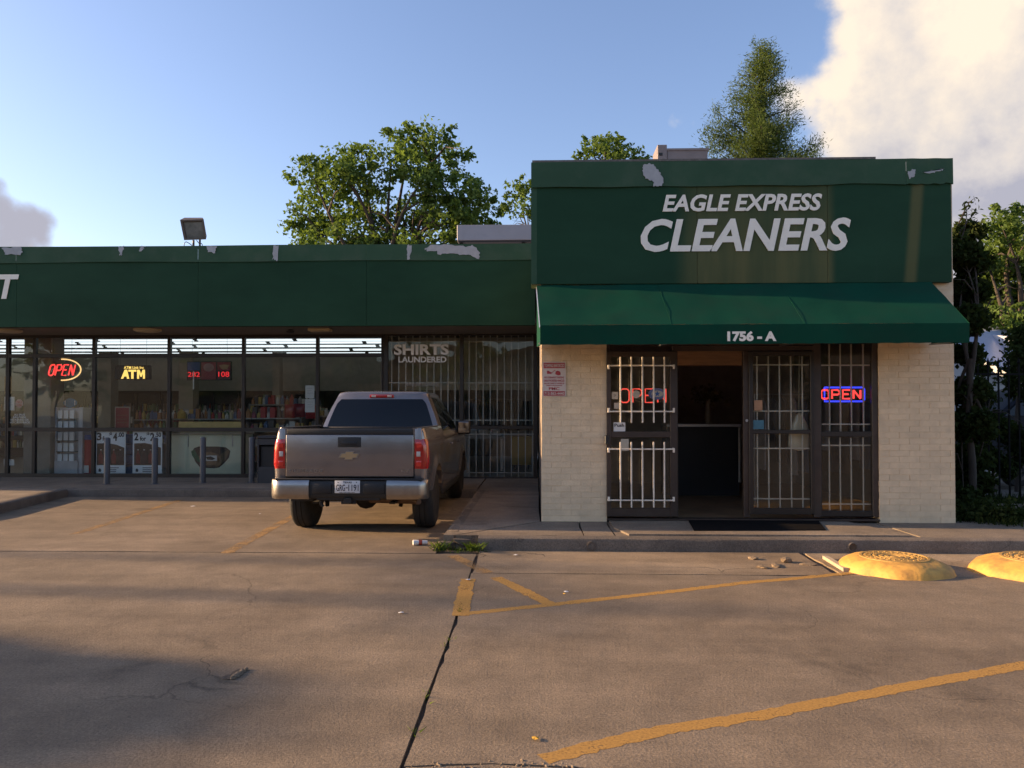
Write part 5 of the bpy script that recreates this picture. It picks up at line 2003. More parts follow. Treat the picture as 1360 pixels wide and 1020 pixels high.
# tail lights wrapping the rear corners
for s in (-1, 1):
    def lens(z0, z1, off, m, name, y_end, x_in, parent):
        q = MB()
        rows = []
        nz = 8
        for j in range(nz + 1):
            z = z0 + (z1 - z0) * j / nz
            H = hw(z)
            e = 0.012 if j in (0, nz) else 0.0
            pts = [(x_in, BED0 - off + e)]
            r_ = .085
            pts.append((H - r_ - .02, BED0 - off + e))
            for k in range(7):
                a = PI / 2 * k / 6
                pts.append((H - r_ + (r_ + off - e) * math.sin(a), BED0 + r_ - (r_ + off - e) * math.cos(a)))
            yy = y_end - .03 * abs(j / nz - .5)
            pts.append((H + off - e, yy))
            pts.append((H - .03, yy + .004))
            rows.append([(s * x, y, z) for x, y in pts])
        q.grid(rows)
        q.bm.faces.new([v for v in q.bm.verts][:len(rows[0])][::-1])
        q.bm.faces.new([v for v in q.bm.verts][-len(rows[0]):])
        return tb(q, name, m, parent, smooth=50)
    L = lens(.862, 1.238, .012, M_lens, 'tail_light', .285, .818, truck)
    q = MB()
    q.box(s * .842, s * .892, BED0 - .0175, BED0 - .0125, 1.018, 1.082, .008, 2)
    tb(q, 'reverse_lens', M_lens_clear, L, smooth=40)
    for zz in (.93, 1.165):
        q = MB()
        q.box(s * .84, s * .905, BED0 - .0165, BED0 - .0125, zz - .035, zz + .035, .01, 2)
        tb(q, 'bulb_cell', mat('red_cell', (.62, .03, .02), .1, var=.2, scale=60, coat=.8), L, smooth=40)

# step bumper: dark middle, bright wrap ends, licence plate
def bump_prof(z):
    return 0.012 * ((z - .61) / .12) ** 2
def plan_y(x):
    a = abs(x)
    return 0.0 + .018 * (a / .97) ** 2 + (max(0, a - .86) / .13) ** 2 * .10
def bumper_piece(xa, xb, z0, z1, dy=0.0, back=.14):
    q = MB()
    n, k = max(4, int((xb - xa) / .03)), 7
    rows = []
    for i in range(n + 1):
        x = xa + (xb - xa) * i / n
        row = [(x, plan_y(x) + back, z0 + .01)]
        for j in range(k + 1):
            z = z0 + (z1 - z0) * j / k
            row.append((x, plan_y(x) + dy + bump_prof(z) + (.018 if j in (0, k) else 0), z))
        row.append((x, plan_y(x) + back, z1 - .004))
        rows.append(row)
    q.grid(rows)
    m_ = len(rows[0])
    vs = list(q.bm.verts)
    q.bm.faces.new(vs[:m_][::-1])
    q.bm.faces.new(vs[-m_:])
    return q
bp_ = tb(bumper_piece(-.50, .50, .50, .722, dy=.022), 'rear_bumper', M_plastic, smooth=40)
for s in (-1, 1):
    q = bumper_piece(.485, .985, .492, .728)
    if s < 0:
        for v in q.bm.verts:
            v.co.x *= -1
    tb(q, 'bumper_end', M_chrome, bp_, smooth=40)
q = MB()
q.box(-.94, .94, .03, .16, .7285, .748, .008)
tb(q, 'step_pad', M_plastic, bp_)
for x0, x1 in ((-.44, -.20), (.20, .46)):
    q = MB(); q.box(x0, x1, .012, .030, .56, .69, .012, 2)
    tb(q, 'bumper_recess', M_dark, bp_, smooth=40)
q = MB(); q.box(-.157, .157, .006, .012, .571, .726, .010, 2)
pl = tb(q, 'licence_plate', mat('plate_white', (.60, .60, .60), .35, var=.03), bp_, smooth=40)
M_plate_ink = mat('plate_ink', (.025, .025, .04), .5)
text('plate_number', 'GRG', -.140, -.028, .598, .678, .0055, M_plate_ink, bp_, bold=.01, depth=.0015, local=True)
text('plate_number', '-', -.018, .006, .632, .643, .0055, M_plate_ink, bp_, depth=.0015, local=True)
text('plate_number', '1191', .014, .140, .598, .678, .0055, M_plate_ink, bp_, bold=.01, depth=.0015, local=True)
text('plate_state', 'TEXAS', -.055, .055, .694, .716, .0055, M_plate_ink, bp_, bold=.03, depth=.0015, local=True)
q = MB()
for x in (-.115, .115):
    q.lathe([(.007, 0), (.007, .002)], (x, .0035, .705), 8, 'Y')
for x0 in (-.10, -.05, 0, .05):
    q.box(x0, x0 + .042, .0042, .0056, .577, .583)
tb(q, 'plate_trim', M_plate_ink, bp_)

# cab doors, front wings
CAB0, CAB1 = 1.955, 4.16
for s in (-1, 1):
    for (a, b) in ((CAB0, 3.02), (3.032, CAB1)):
        d = side_panel(s, a, b, .46, 1.275, name='door')
        q = MB(); q.box(s * (hw(1.08) + .002), s * (hw(1.08) + .030), b - .22 if a > 3 else b - .22, b - .05 if a > 3 else b - .05, 1.065, 1.10, .010, 2)
        tb(q, 'handle', M_plastic, d, smooth=40) if False else tb(q, 'handle', M_paint, d, smooth=40)
    side_panel(s, 4.172, 5.46, .46, lambda y: 1.245 - .10 * ((y - 4.17) / 1.3) ** 2, front_round=.12, name='front_wing')
    q = MB(); q.box(s * .90, s * .955, CAB0, CAB1, .36, .455, .02, 2)
    tb(q, 'sill', M_plastic, smooth=40)
# inner tub of the cab and engine bay so nothing shows through
q = MB()
q.box(-.88, .88, CAB0 + .02, 4.15, .50, 1.24)
q.box(-.60, .60, 4.16, 5.40, .50, 1.06)
tb(q, 'inner_body', M_under)
# hood and nose
q = MB()
rows = []
for i in range(11):
    y = 4.18 + (5.50 - 4.18) * i / 10
    z = 1.262 - .13 * (i / 10) ** 2
    rows.append([(x, y + .02 * (1 - (x / .9) ** 2) * (i / 10), z + .05 * (1 - (x / .9) ** 2) - (.02 if abs(x) > .85 else 0)) for x in [-.9 + .15 * k for k in range(13)]])
q.grid(rows)
tb(q, 'hood', M_paint, smooth=50)
q = MB()
q.box(-.90, .90, 5.40, 5.52, .62, 1.12, .03, 2)
gr = tb(q, 'front_panel', M_paint, smooth=40)
q = MB()
q.box(-.55, .55, 5.515, 5.545, .78, 1.06, .02, 2)
tb(q, 'grille', M_dark, gr, smooth=40)
for s in (-1, 1):
    q = MB(); q.box(s * .58, s * .90, 5.50, 5.54, .82, 1.07, .02, 2)
    tb(q, 'headlight', M_lens_clear, gr, smooth=40)
q = MB(); q.box(-.97, .97, 5.46, 5.64, .44, .70, .04, 3)
tb(q, 'front_bumper', M_chrome, smooth=40)

# greenhouse: belt ring, roof ring, gently bowed
def gpt(face, u, v, off=0.0):
    """point on the cab glasshouse: face rear / front / left / right, u across, v up"""
    zb, zt = 1.272, 1.862
    bx, tx = .925, .690
    yb0, yt0, yb1, yt1 = 1.965, 2.16, 4.32, 3.52
    z = zb + (zt - zb) * v
    e = v + .10 * math.sin(PI * v)               # slight outward bow
    x = bx + (tx - bx) * (v - .06 * math.sin(PI * v))
    y0 = yb0 + (yt0 - yb0) * (v - .08 * math.sin(PI * v))
    y1 = yb1 + (yt1 - yb1) * (v - .04 * math.sin(PI * v))
    if face == 'rear':
        return Vector((-x + 2 * x * u, y0 - off - .035 * math.sin(PI * u), z))
    if face == 'front':
        return Vector((-x + 2 * x * u, y1 + off + .05 * math.sin(PI * u), z))
    if face == 'left':
        return Vector((-x - off, y0 + (y1 - y0) * u, z))
    return Vector((x + off, y0 + (y1 - y0) * u, z))

q = MB()
N = 10
per = []
def ring(v):
    pts = []
    RC = .10
    for f, rev in (('rear', False), ('right', False), ('front', True), ('left', True)):
        for k in range(N):
            t = k / N
            pts.append(gpt(f, 1 - t if rev else t, v))
    # soften the four corners
    n = len(pts)
    out = []
    for i, p in enumerate(pts):
        k = i % N
        if k == 0:
            a, b = pts[i - 1], pts[(i + 1) % n]
            out.append(p * .45 + (p + (a - p).normalized() * .09) * .275 + (p + (b - p).normalized() * .09) * .275)
        else:
            out.append(p)
    return out
rows = [ring(j / 8) for j in range(9)]
top_c = Vector((0, 2.85, 0))
for f_, dz in ((.97, .018), (.90, .034), (.6, .046), (.25, .052)):
    rows.append([Vector((p.x * f_, top_c.y + (p.y - top_c.y) * f_, 1.862 + dz)) for p in ring(1.0)])
vs = q.grid([r + [r[0]] for r in rows])
q.bm.faces.new(vs[-1][:-1])
bmesh.ops.remove_doubles(q.bm, verts=q.bm.verts, dist=1e-5)
cabtop = tb(q, 'cab', M_paint, smooth=38)

def gwin(face, u0, u1, v0, v1, name='window', off=.006, m=M_tint, shrink=None, rnd=.05):
    q = MB()
    nu, nv = 14, 8
    rows = []
    for j in range(nv + 1):
        v = v0 + (v1 - v0) * j / nv
        a0, a1 = (u0, u1) if shrink is None else (u0 + shrink[0] * j / nv, u1 + shrink[1] * j / nv)
        ex = rnd * (1 - math.sqrt(max(0, 1 - max(0, abs(2 * j / nv - 1) - .7) ** 2 / .09))) if rnd else 0
        rows.append([gpt(face, (a0 + ex) + (a1 - a0 - 2 * ex) * i / nu, v, off) for i in range(nu + 1)])
    q.grid(rows)
    return tb(q, name, m, cabtop, smooth=60)
gwin('rear', .055, .945, -.02, .855, 'rear_window', rnd=.02)
gwin('front', .06, .94, .04, .92, 'windscreen')
for f in ('left', 'right'):
    gwin(f, .10, .445, .05, .90, shrink=(.05, .0), rnd=.012)
    gwin(f, .475, .93, .05, .90, shrink=(.0, -.06), rnd=.012)
# high brake light
q = MB()
c0 = gpt('rear', .5, .93, .012)
q.box(c0.x - .185, c0.x + .185, c0.y - .012, c0.y + .04, c0.z - .022, c0.z + .026, .010, 2)
hb = tb(q, 'brake_light', M_lens, cabtop, smooth=40)
for x in (-.12, .12):
    q = MB(); q.box(x - .032, x + .032, c0.y - .015, c0.y - .011, c0.z - .014, c0.z + .016, .004)
    tb(q, 'cargo_lens', M_lens_clear, cabtop)
# mirrors
for s in (-1, 1):
    q = MB()
    q.box(s * .96, s * 1.19, 3.86, 3.97, 1.20, 1.44, .035, 3)
    q.box(s * .93, s * 1.0, 3.90, 3.96, 1.22, 1.30, .01)
    mi = tb(q, 'wing_mirror', M_plastic, smooth=40)
    q = MB(); q.box(s * .985, s * 1.165, 3.852, 3.8595, 1.225, 1.415, .02, 2)
    tb(q, 'mirror_glass', mat('mirror', (.7, .7, .72), .05, metal=1, var=0), mi)

# wheels
def wheel(x, y, s):
    q = MB()
    r0, w = TY_R, .134
    prof = [(.215, -w + .006), (.25, -w - .004), (.33, -w - .006), (.372, -w + .012), (.389, -w + .034), (.3945, -w + .06)]
    full = prof + [(.395, -.04), (.387, -.038), (.387, -.028), (.395, -.026), (.395, .026), (.387, .028), (.387, .038), (.395, .04)] + [(r, -h) for r, h in prof[::-1]]
    full = full + [(.215, full[-1][1])]
    q.lathe(full, (x, y, TY_R), 44, 'X')
    wh = tb(q, 'wheel', M_tyre, smooth=35)
    q = MB()
    o = x + s * .10
    q.lathe([(.218, -.20 * s), (.222, .018 * s), (.205, .022 * s), (.195, 0.0), (.19, -.06 * s), (.01, -.065 * s)], (o, y, TY_R), 36, 'X')
    for k in range(6):
        a = 2 * PI * k / 6
        ca, sa = math.cos(a), math.sin(a)
        t_ = Vector((0, -sa, ca))
        rd = Vector((0, ca, sa))
        cc = Vector((o, y, TY_R))
        pts = [cc + rd * .03 + t_ * .045, cc + rd * .20 + t_ * .035, cc + rd * .20 - t_ * .035, cc + rd * .03 - t_ * .045]
        q.poly([p + Vector((s * -.02, 0, 0)) for p in pts], (s * .032, 0, 0))
    q.lathe([(.055, -.02 * s), (.055, .02 * s), (.04, .026 * s)], (o, y, TY_R), 16, 'X')
    tb(q, 'rim', M_rim, wh, smooth=35)
for y in (AX_R, AX_F):
    for s in (-1, 1):
        wheel(s * .825, y, s)
# underside: frame, axle, exhaust, hitch, shocks, inner arches
q = MB()
for s in (-1, 1):
    q.box(s * .40, s * .48, .16, 5.3, .48, .62)
    q.tube([(s * .50, AX_R - .16, .30), (s * .54, AX_R - .04, .62)], .028, 8)
    q.box(s * .46, s * .53, AX_R - .75, AX_R + .7, .40, .425)
q.tube([(-.72, AX_R, .395), (.72, AX_R, .395)], .045, 10)
q.lathe([(.05, -.16), (.13, -.08), (.15, 0), (.13, .08), (.05, .16)], (0, AX_R, .395), 14, 'X')
q.box(-.55, .55, .10, .20, .50, .60)
tb(q, 'chassis', M_under, smooth=40)
q = MB(); q.box(-.40, .40, .05, .11, .475, .535, .01); q.box(-.045, .045, .0, .12, .44, .51, .006)
q.box(-.09, .09, .06, .11, .43, .475)
tb(q, 'tow_hitch', M_under)
q = MB(); q.tube([(-.36, .12, .52), (-.36, .12, .42), (-.33, .12, .39)], .022, 8)
tb(q, 'tow_hook', M_under)
q = MB()
q.tube([(.15, .62, .46), (.70, .60, .45), (.83, .40, .42)], [.08, .08, .035], 12)
tb(q, 'exhaust', mat('rusty_steel', (.11, .07, .05), .6, metal=.3, var=.4), smooth=40)
for s in (-1, 1):
    for a in (AX_R, AX_F):
        q = MB()
        rows = []
        for k in range(13):
            an = PI * k / 12
            rows.append([(s * .90, a + (ARCH_R - .004) * math.cos(an), AX_Z + (ARCH_R - .004) * math.sin(an)), (s * .60, a + (ARCH_R - .004) * math.cos(an), AX_Z + (ARCH_R - .004) * math.sin(an))])
        q.grid(rows)
        tb(q, 'wheel_arch', M_under, smooth=60)

# ------------------------------------------------------------------ bollards and bin in front of the store
M_bol = mat('bollard_grey', (.075, .08, .088), .55, var=.15, scale=9, dirt=(.03, .028, .025), dirt_amt=.5)
bol_spots = ((142, 643.5, 'leftmost grey bollard, in front of the 3 for $4.00 poster'), (205.5, 643, 'grey bollard in front of the 2 for $2.50 poster'),
             (269.3, 641.5, 'grey bollard in front of the cream deli chest'), (334, 641, 'rightmost grey bollard, beside the dark bin'))
b0 = None
for px, py, lab in bol_spots:
    c = G(px, py, ZW)
    hgt = Z_at(581, c.y, px) - ZW
    if b0 is None:
        b0 = empty('bollard', c, lab, 'bollard', 'bollards along the store front')
        q = MB()
        q.lathe([(.057, 0), (.057, hgt - .03), (.045, hgt - .008), (.02, hgt)], (0, 0, 0), 18)
        q.build('post', M_bol, b0, local=True, smooth=40)
        q = MB()
        q.lathe([(.085, 0), (.085, .008), (.06, .014)], (0, 0, 0), 18)
        q.build('base_ring', M_bol, b0, local=True, smooth=40)
    else:
        o = copy_tree(b0)
        o.location = c
        o['label'] = lab
c = Vector((X_at(353, 15.3), 15.3, ZW))
t = empty('rubbish_bin', c, 'square dark bin with an open front behind the pickup tail light', 'bin')
x0, x1 = X_at(342, 15.3), X_at(371, 15.3)
zt = Z_at(579, 15.3, 350)
M_bin = mat('bin_black', (.030, .032, .036), .5, var=.15)
q = MB()
q.box(x0, x0 + .03, 15.3, 15.75, ZW, zt - .06, .006); q.box(x1 - .03, x1, 15.3, 15.75, ZW, zt - .06, .006)
q.box(x0 + .03, x1 - .03, 15.70, 15.749, ZW, zt - .061); q.box(x0 + .03, x1 - .03, 15.302, 15.33, ZW, ZW + .33); q.box(x0 + .03, x1 - .03, 15.302, 15.33, zt - .18, zt - .061)
q.build('body', M_bin, t)
box('lid', M_bin, x0 - .015, x1 + .015, 15.285, 15.765, zt - .059, zt, t, bevel=.02)
box('liner', M_black, x0 + .035, x1 - .035, 15.36, 15.69, ZW + .05, zt - .2, t, bevel=.02)

# floodlight on the store roof
fy = YSF + .35
c = P(257, 306, fy)
zr = Zf1
fl_ = empty('floodlight', (c.x, fy, Zf1 - .05), 'weathered bronze box floodlight tilted on the store roof edge', 'floodlight')
M_fl = mat('flood_bronze', (.085, .065, .052), .6, var=.25, scale=8, dirt=(.14, .09, .06), dirt_amt=.4)
q = MB()
A = [P(239, 292, fy - .16), P(270.5, 291, fy - .16), P(273.5, 318, fy - .12), P(244.5, 319, fy - .12)]
Bk = [P(245, 289, fy + .12), P(269, 289, fy + .12), P(274.5, 314, fy + .10), P(249, 316, fy + .10)]
q.bm.faces.new([q.bm.verts.new(p) for p in A]) if False else None
va = [q.bm.verts.new(p) for p in A]
vb = [q.bm.verts.new(p) for p in Bk]
q.bm.faces.new(vb)
for i in range(4):
    q.bm.faces.new((va[i], va[(i + 1) % 4], vb[(i + 1) % 4], vb[i]))
ctr = sum(A, Vector()) / 4
vi = [q.bm.verts.new(p.lerp(ctr, .17)) for p in A]
vd = [q.bm.verts.new(p.lerp(ctr, .22) + Vector((0, .04, 0))) for p in A]
for i in range(4):
    q.bm.faces.new((va[i], va[(i + 1) % 4], vi[(i + 1) % 4], vi[i]))
    q.bm.faces.new((vi[i], vi[(i + 1) % 4], vd[(i + 1) % 4], vd[i]))
q.build('housing', M_fl, fl_)
q = MB()
q.quad(*[p.lerp(ctr, .215) + Vector((0, .036, 0)) for p in A])
q.build('lens', mat('flood_lens', (.12, .11, .10), .25, var=.5, scale=5, coat=.4), fl_)
q = MB()
q.tube([P(257, 319, fy), (P(257, 319, fy).x, fy, Zf1 - .06)], .022, 8)
q.tube([P(265.5, 318, fy), (P(265.5, 318, fy).x, fy, Zf1 - .06)], .020, 8)
q.build('stem', M_fl, fl_)
q = MB()
q.tube([P(x, y, fy) for x, y in ((244.5, 327), (244.8, 323), (247, 321), (251, 323), (255, 326))], .008, 6)
q.tube([P(x, y, fy) for x, y in ((261, 319), (264, 323), (268, 323.5), (269, 326))], .008, 6)
q.build('cable', M_dark, fl_)

# roof boxes behind the parapets
yv = 21.0
a, b = P(607, 321, yv), P(707, 298, yv)
t = empty('roof_duct', ((a.x + b.x) / 2, yv, Zf1 - .25), 'long grey sheet metal duct on the store roof', 'roof duct')
box('duct', M_tin, a.x, X_at(712, yv) + .6, yv, yv + 1.2, a.z + .04, b.z, t, bevel=.01)
q = MB(); q.box(a.x + .05, a.x + .15, yv + .2, yv + .3, Zf1 - .25, a.z + .04); q.box(b.x - .3, b.x - .2, yv + .2, yv + .3, Zf1 - .25, a.z + .04)
q.box(a.x + .03, b.x + .5, yv + .05, yv + 1.1, a.z + .0, a.z + .039)
q.build('support', M_dark, t)
yv = 13.0
a, b = P(886, 215, yv), P(940, 198, yv)
zroof = ZF1 - .30
t = empty('roof_unit', ((a.x + b.x) / 2, yv, zroof), 'low grey metal cabinet with an upright flue box on the shop roof', 'roof unit')
M_unit = mat('unit_grey', (.20, .17, .165), .6, var=.12, scale=5)
box('cabinet', M_unit, a.x, b.x, yv, yv + .8, zroof, b.z, t, bevel=.008)
p1, p0 = P(873, 215, yv), P(885.6, 192.5, yv)
box('flue', M_unit, p1.x, p0.x, yv - .02, yv + .5, zroof, p0.z, t, bevel=.008)
box('flue_hole', M_dark, p1.x + .02, p1.x + .085, yv - .03, yv - .02, Z_at(207, yv, 880), Z_at(203.5, yv, 880), t)
q = MB()
q.box(a.x - .005, b.x + .02, yv - .015, yv + .82, b.z - .02, b.z + .015)
q.build('lid', M_unit, t)

# mat at the open doorway
pts = [G(907, 686.5, ZW + .02), G(1072, 686.5, ZW + .02), G(1097, 704.5, ZW + .02), G(922, 705, ZW + .02)]
q = MB()
q.poly([(p.x, min(p.y, YW - .01), ZW + .019) for p in pts], (0, 0, .010))
tag(q.build('doormat', mat('mat_black', (.013, .012, .012), 1.0, spec=.02, var=.3, scale=60, bump=.6, bscale=160), None), 'black rubber mat before the open shop doorway', 'doormat')

# raised yellow manhole mounds
M_mound = mat('mound_yellow', (.62, .335, .068), .7, var=.16, scale=5, dirt=(.24, .13, .045), dirt_amt=.8, dirt_scale=5.5, bump=.6, bscale=18, world=True)
M_iron = mat('cover_iron', (.42, .245, .062), .7, var=.3, scale=12, bump=.3)
def manhole(cx, cy, R0, R1, h, label, seed):
    t = empty('manhole', (cx, cy, 0), label, 'manhole', 'yellow manhole mounds')
    q = MB()
    r = random.Random(seed)
    n = 56
    prof = [(1.03, -.02), (1.0, .012), (.985, .045), (.93, .085), (.82, .118), (.72, .138), (.64, .150), (.615, .152)]
    ph = [r.uniform(0, 6) for _ in range(4)]
    rows = []
    for f, z in prof:
        row = []
        for k in range(n + 1):
            a = 2 * PI * (k % n) / n
            w = 1 + (.035 * math.sin(2 * a + ph[0]) + .02 * math.sin(5 * a + ph[1]) + .012 * math.sin(11 * a + ph[2])) * (max(0, f - .6) / .4)
            rad = R1 + (R0 - R1) * (f - .615) / .385 if f > .615 else R1
            row.append((cx + rad * w * math.cos(a), cy + rad * w * math.sin(a) * .98, z * h / .152 + (.004 * math.sin(7 * a + ph[3]) if .02 < z < .14 else 0)))
        rows.append(row)
    q.grid(rows)
    bmesh.ops.remove_doubles(q.bm, verts=q.bm.verts, dist=1e-5)
    q.build('mound', M_mound, t, smooth=60)
    q = MB()
    pr = [(R1 + .002, h - .02), (R1 - .004, h + .006), (R1 - .03, h + .008), (R1 - .034, h + .001), (R1 - .045, h + .001), (R1 - .049, h + .007)]
    rr = R1 - .06
    while rr > .05:
        pr += [(rr, h + .007), (rr - .006, h + .001), (rr - .022, h + .001), (rr - .028, h + .007)]
        rr -= .052
    pr += [(.01, h + .007)]
    q.lathe(pr, (cx, cy, 0), 44)
    cv = q.build('cover', M_iron, t, smooth=25)
    st = MB()
    for k in range(26):
        a = 2 * PI * k / 26
        for rad in (R1 * .55, R1 * .78):
            x, y = cx + rad * math.cos(a), cy + rad * math.sin(a)
            st.box(x - .013, x + .013, y - .009, y + .009, h + .0005, h + .0105, .002)
    st.build('cover_studs', M_iron, cv, kind='stuff')
    return t
e0, e1 = G(1122, 757), G(1270, 762)
manhole((e0.x + e1.x) / 2, 7.74, .520, .325, .125, 'yellow painted manhole mound, whole, left of the cut off one', 5)
e2 = G(1291, 757)
manhole(e2.x + .62, 7.62, .62, .37, .142, 'larger yellow manhole mound cut off by the right edge of the photo', 8)

# broken concrete at the gutter and kerb end
def chunk(name, c, size, seed, m=M_kerb, rot=0.0):
    r = random.Random(seed)
    bm = bmesh.new()
    bmesh.ops.create_icosphere(bm, subdivisions=1, radius=1)
    for v in bm.verts:
        n = 1 + .35 * mnoise.noise(v.co * 1.7 + Vector((seed * 3.1, 0, 0))) + r.gauss(0, .03)
        v.co = Vector((max(-.8, min(.8, v.co.x)) * n, max(-.8, min(.8, v.co.y)) * n, max(-.75, min(.75, v.co.z)) * n))
        v.co = Vector((v.co.x * size[0], v.co.y * size[1], v.co.z * size[2]))
    bmesh.ops.rotate(bm, verts=bm.verts, cent=(0, 0, 0), matrix=Matrix.Rotation(rot, 3, 'Z'))
    zmin = min(v.co.z for v in bm.verts)
    me = bpy.data.meshes.new(name)
    for v in bm.verts:
        v.co += Vector((c[0], c[1], c[2] - zmin - .004))
    bm.to_mesh(me)
    bm.free()
    return link_mesh(name, me, m, None, True)
k1 = G(594, 723)
for px, py, sz, lab, sd, rot in ((594, 727, (.15, .12, .07), 'dark rough lump of broken kerb among the weeds', 3, .3), (618, 727, (.17, .12, .08), 'pale flat broken kerb block beside the weeds', 7, .1),
                                (578, 731, (.05, .05, .03), 'small kerb crumb left of the weeds', 9, .8)):
    p = G(px, py)
    tag(chunk('kerb_fragment', (p.x, p.y, 0), sz, sd, M_kerb, rot), lab, 'concrete chunk', 'broken kerb pieces')
for i, (px, py, sz, lab) in enumerate(((1001, 743, (.07, .05, .025), 'small broken slab chip nearest the shop side of the gutter'), (1044, 747, (.075, .06, .045), 'upright broken concrete chunk in the gutter'),
                                       (1030, 752, (.12, .05, .022), 'flat broken concrete chip in front of the upright chunk'), (1012, 754, (.09, .05, .018), 'low thin concrete flake at the left of the broken patch'),
                                       (1072, 750, (.11, .06, .016), 'thin concrete flake at the right of the broken patch'))):
    p = G(px, py)
    tag(chunk('concrete_chunk', (p.x, p.y, -.004), sz, 20 + i, M_gutter, i * .7), lab, 'concrete chunk', 'broken gutter pieces')
a, b = G(1096, 742), G(1124, 759)
q = MB()
d = (b - a).normalized(); nn = Vector((-d.y, d.x, 0)) * .028
q.poly([a - nn + Vector((0, 0, -.002)), b - nn + Vector((0, 0, -.002)), b + nn + Vector((0, 0, -.002)), a + nn + Vector((0, 0, -.002))], (0, 0, .035))
tag(q.build('concrete_strip', mat('pale_strip', (.42, .33, .22), .85, var=.2, bump=.4), None), 'narrow pale strip of concrete beside the whole manhole mound', 'concrete strip')
# pothole: a raised ragged rim round a dark hollow
pc = G(310, 896)
ph_ = empty('pothole', pc, 'small ragged pothole in the left slab', 'pothole', kind='structure')
q = MB()
pts = [G(x, y, .004) for x, y in ((294, 900), (300, 896), (306, 896), (309, 892), (316, 889), (326, 888), (330, 889), (320, 893), (314, 899), (306, 902), (296, 902))]
q.poly(pts, (0, 0, .001))
q.build('hollow', M_dirt, ph_)
q = MB()
for x, y, w in ((313, 898, .030), (317, 895, .028), (322, 892, .022), (309, 901, .018), (327, 889.5, .016)):
    p = G(x, y, .004)
    q.lathe([(w, 0), (w * .7, .010), (w * .2, .014)], p, 7)
q.build('crumbled_rim', M_slab, ph_)

# crumbs of pale concrete along the near joint
q = MB()
for _ in range(70):
    x_ = random.uniform(-.55, .75)
    y_ = 3.372 - .18 * max(0, x_ - .1) ** 1.3 + random.gauss(0, .022)
    r_ = random.uniform(.003, .010)
    q.lathe([(r_, -.002), (r_ * .8, r_ * .5), (r_ * .25, r_ * .8)], (x_, y_, 0), 5)
q.build('joint_crumbs', M_gutter, kind='stuff')

# paper cup and scraps
p0, p1 = G(548.5, 724.5), G(567.5, 723.5)
cup = empty('paper_cup', (p0 + p1) / 2, 'crushed white and red paper cup lying beside the weeds', 'paper cup')
ax = (p1 - p0)
q = MB()
z_ = Vector((0, 0, .034))
q.tube([p0 + z_, p0 + ax * .05 + z_, p0 + ax * .95 + z_ * .8, p1 + z_ * .8], [.030, .033, .025, .024], 14)
q.build('cup', mat('cup_white', (.72, .68, .62), .6, var=.05), cup, smooth=40)
q = MB()
q.tube([p0 + ax * .38 + z_ * .95, p0 + ax * .62 + z_ * .9], [.0315, .0295], 14, cap=False)
q.build('band', mat('cup_red', (.45, .06, .03), .6, var=.3, scale=40), cup, smooth=40)
for px, py, s_, lab, m_ in ((685, 738, .03, 'torn white scrap in the gutter near the yellow corner line', M_paper), (752, 787, .02, 'small white scrap on the long yellow line', M_paper),
                            (256, 673, .05, 'flat white wrapper in the parking bay', M_paper), (345, 683, .02, 'tiny white scrap in the bay left of the pickup', M_paper),
                            (533, 815, .022, 'white scrap on the slab in front of the pickup', M_paper), (711, 983, .022, 'yellow leaf near the long front line', mat('leaf_yellow', (.5, .28, .03), .6)),
                            (622, 771, .03, 'crumpled white scrap at the top of the short yellow line', M_paper), (750, 790, .015, 'little yellow leaf inside the painted corner', mat('leaf_yellow', (.5, .28, .03), .6))):
    p = G(px, py)
    q = MB()
    n = 7
    ctr_ = q.bm.verts.new((p.x, p.y, .016))
    ring_ = [q.bm.verts.new((p.x + s_ * random.uniform(.6, 1.2) * math.cos(2 * PI * k / n), p.y + s_ * random.uniform(.6, 1.2) * math.sin(2 * PI * k / n), random.uniform(.007, .014))) for k in range(n)]
    for k in range(n):
        q.bm.faces.new((ctr_, ring_[k], ring_[(k + 1) % n]))
    leafy = 'leaf' in lab
    tag(q.build('fallen_leaf' if leafy else 'paper_scrap', m_, None), lab, 'leaf' if leafy else 'litter', 'litter on the lot')

# ------------------------------------------------------------------ plants
M_trunk = mat('bark', (.060, .047, .036), .9, var=.3, scale=12, bump=.6, bscale=25, stretch=(1, 1, .3))
M_leaf_oak = leaf_mat('oak_leaf', (.062, .105, .030), (.150, .215, .070), .42)
M_leaf_cyp = leaf_mat('cypress_leaf', (.055, .085, .030), (.110, .150, .060), .40)
M_leaf_dark = leaf_mat('vine_leaf', (.018, .030, .010), (.050, .065, .024), .25)
M_leaf_green = leaf_mat('hackberry_leaf', (.065, .110, .030), (.150, .215, .068), .42)
M_grass = leaf_mat('grass_blade', (.04, .075, .012), (.13, .17, .04), .3)

def clump_points(c, r, n, hollow=.45):
    v = rng.normal(size=(n, 3))
    v /= np.linalg.norm(v, axis=1, keepdims=True)
    rad = (hollow + (1 - hollow) * rng.random((n, 1)) ** .6)
    return np.asarray(c)[None, :] + v * rad * np.asarray(r)[None, :]

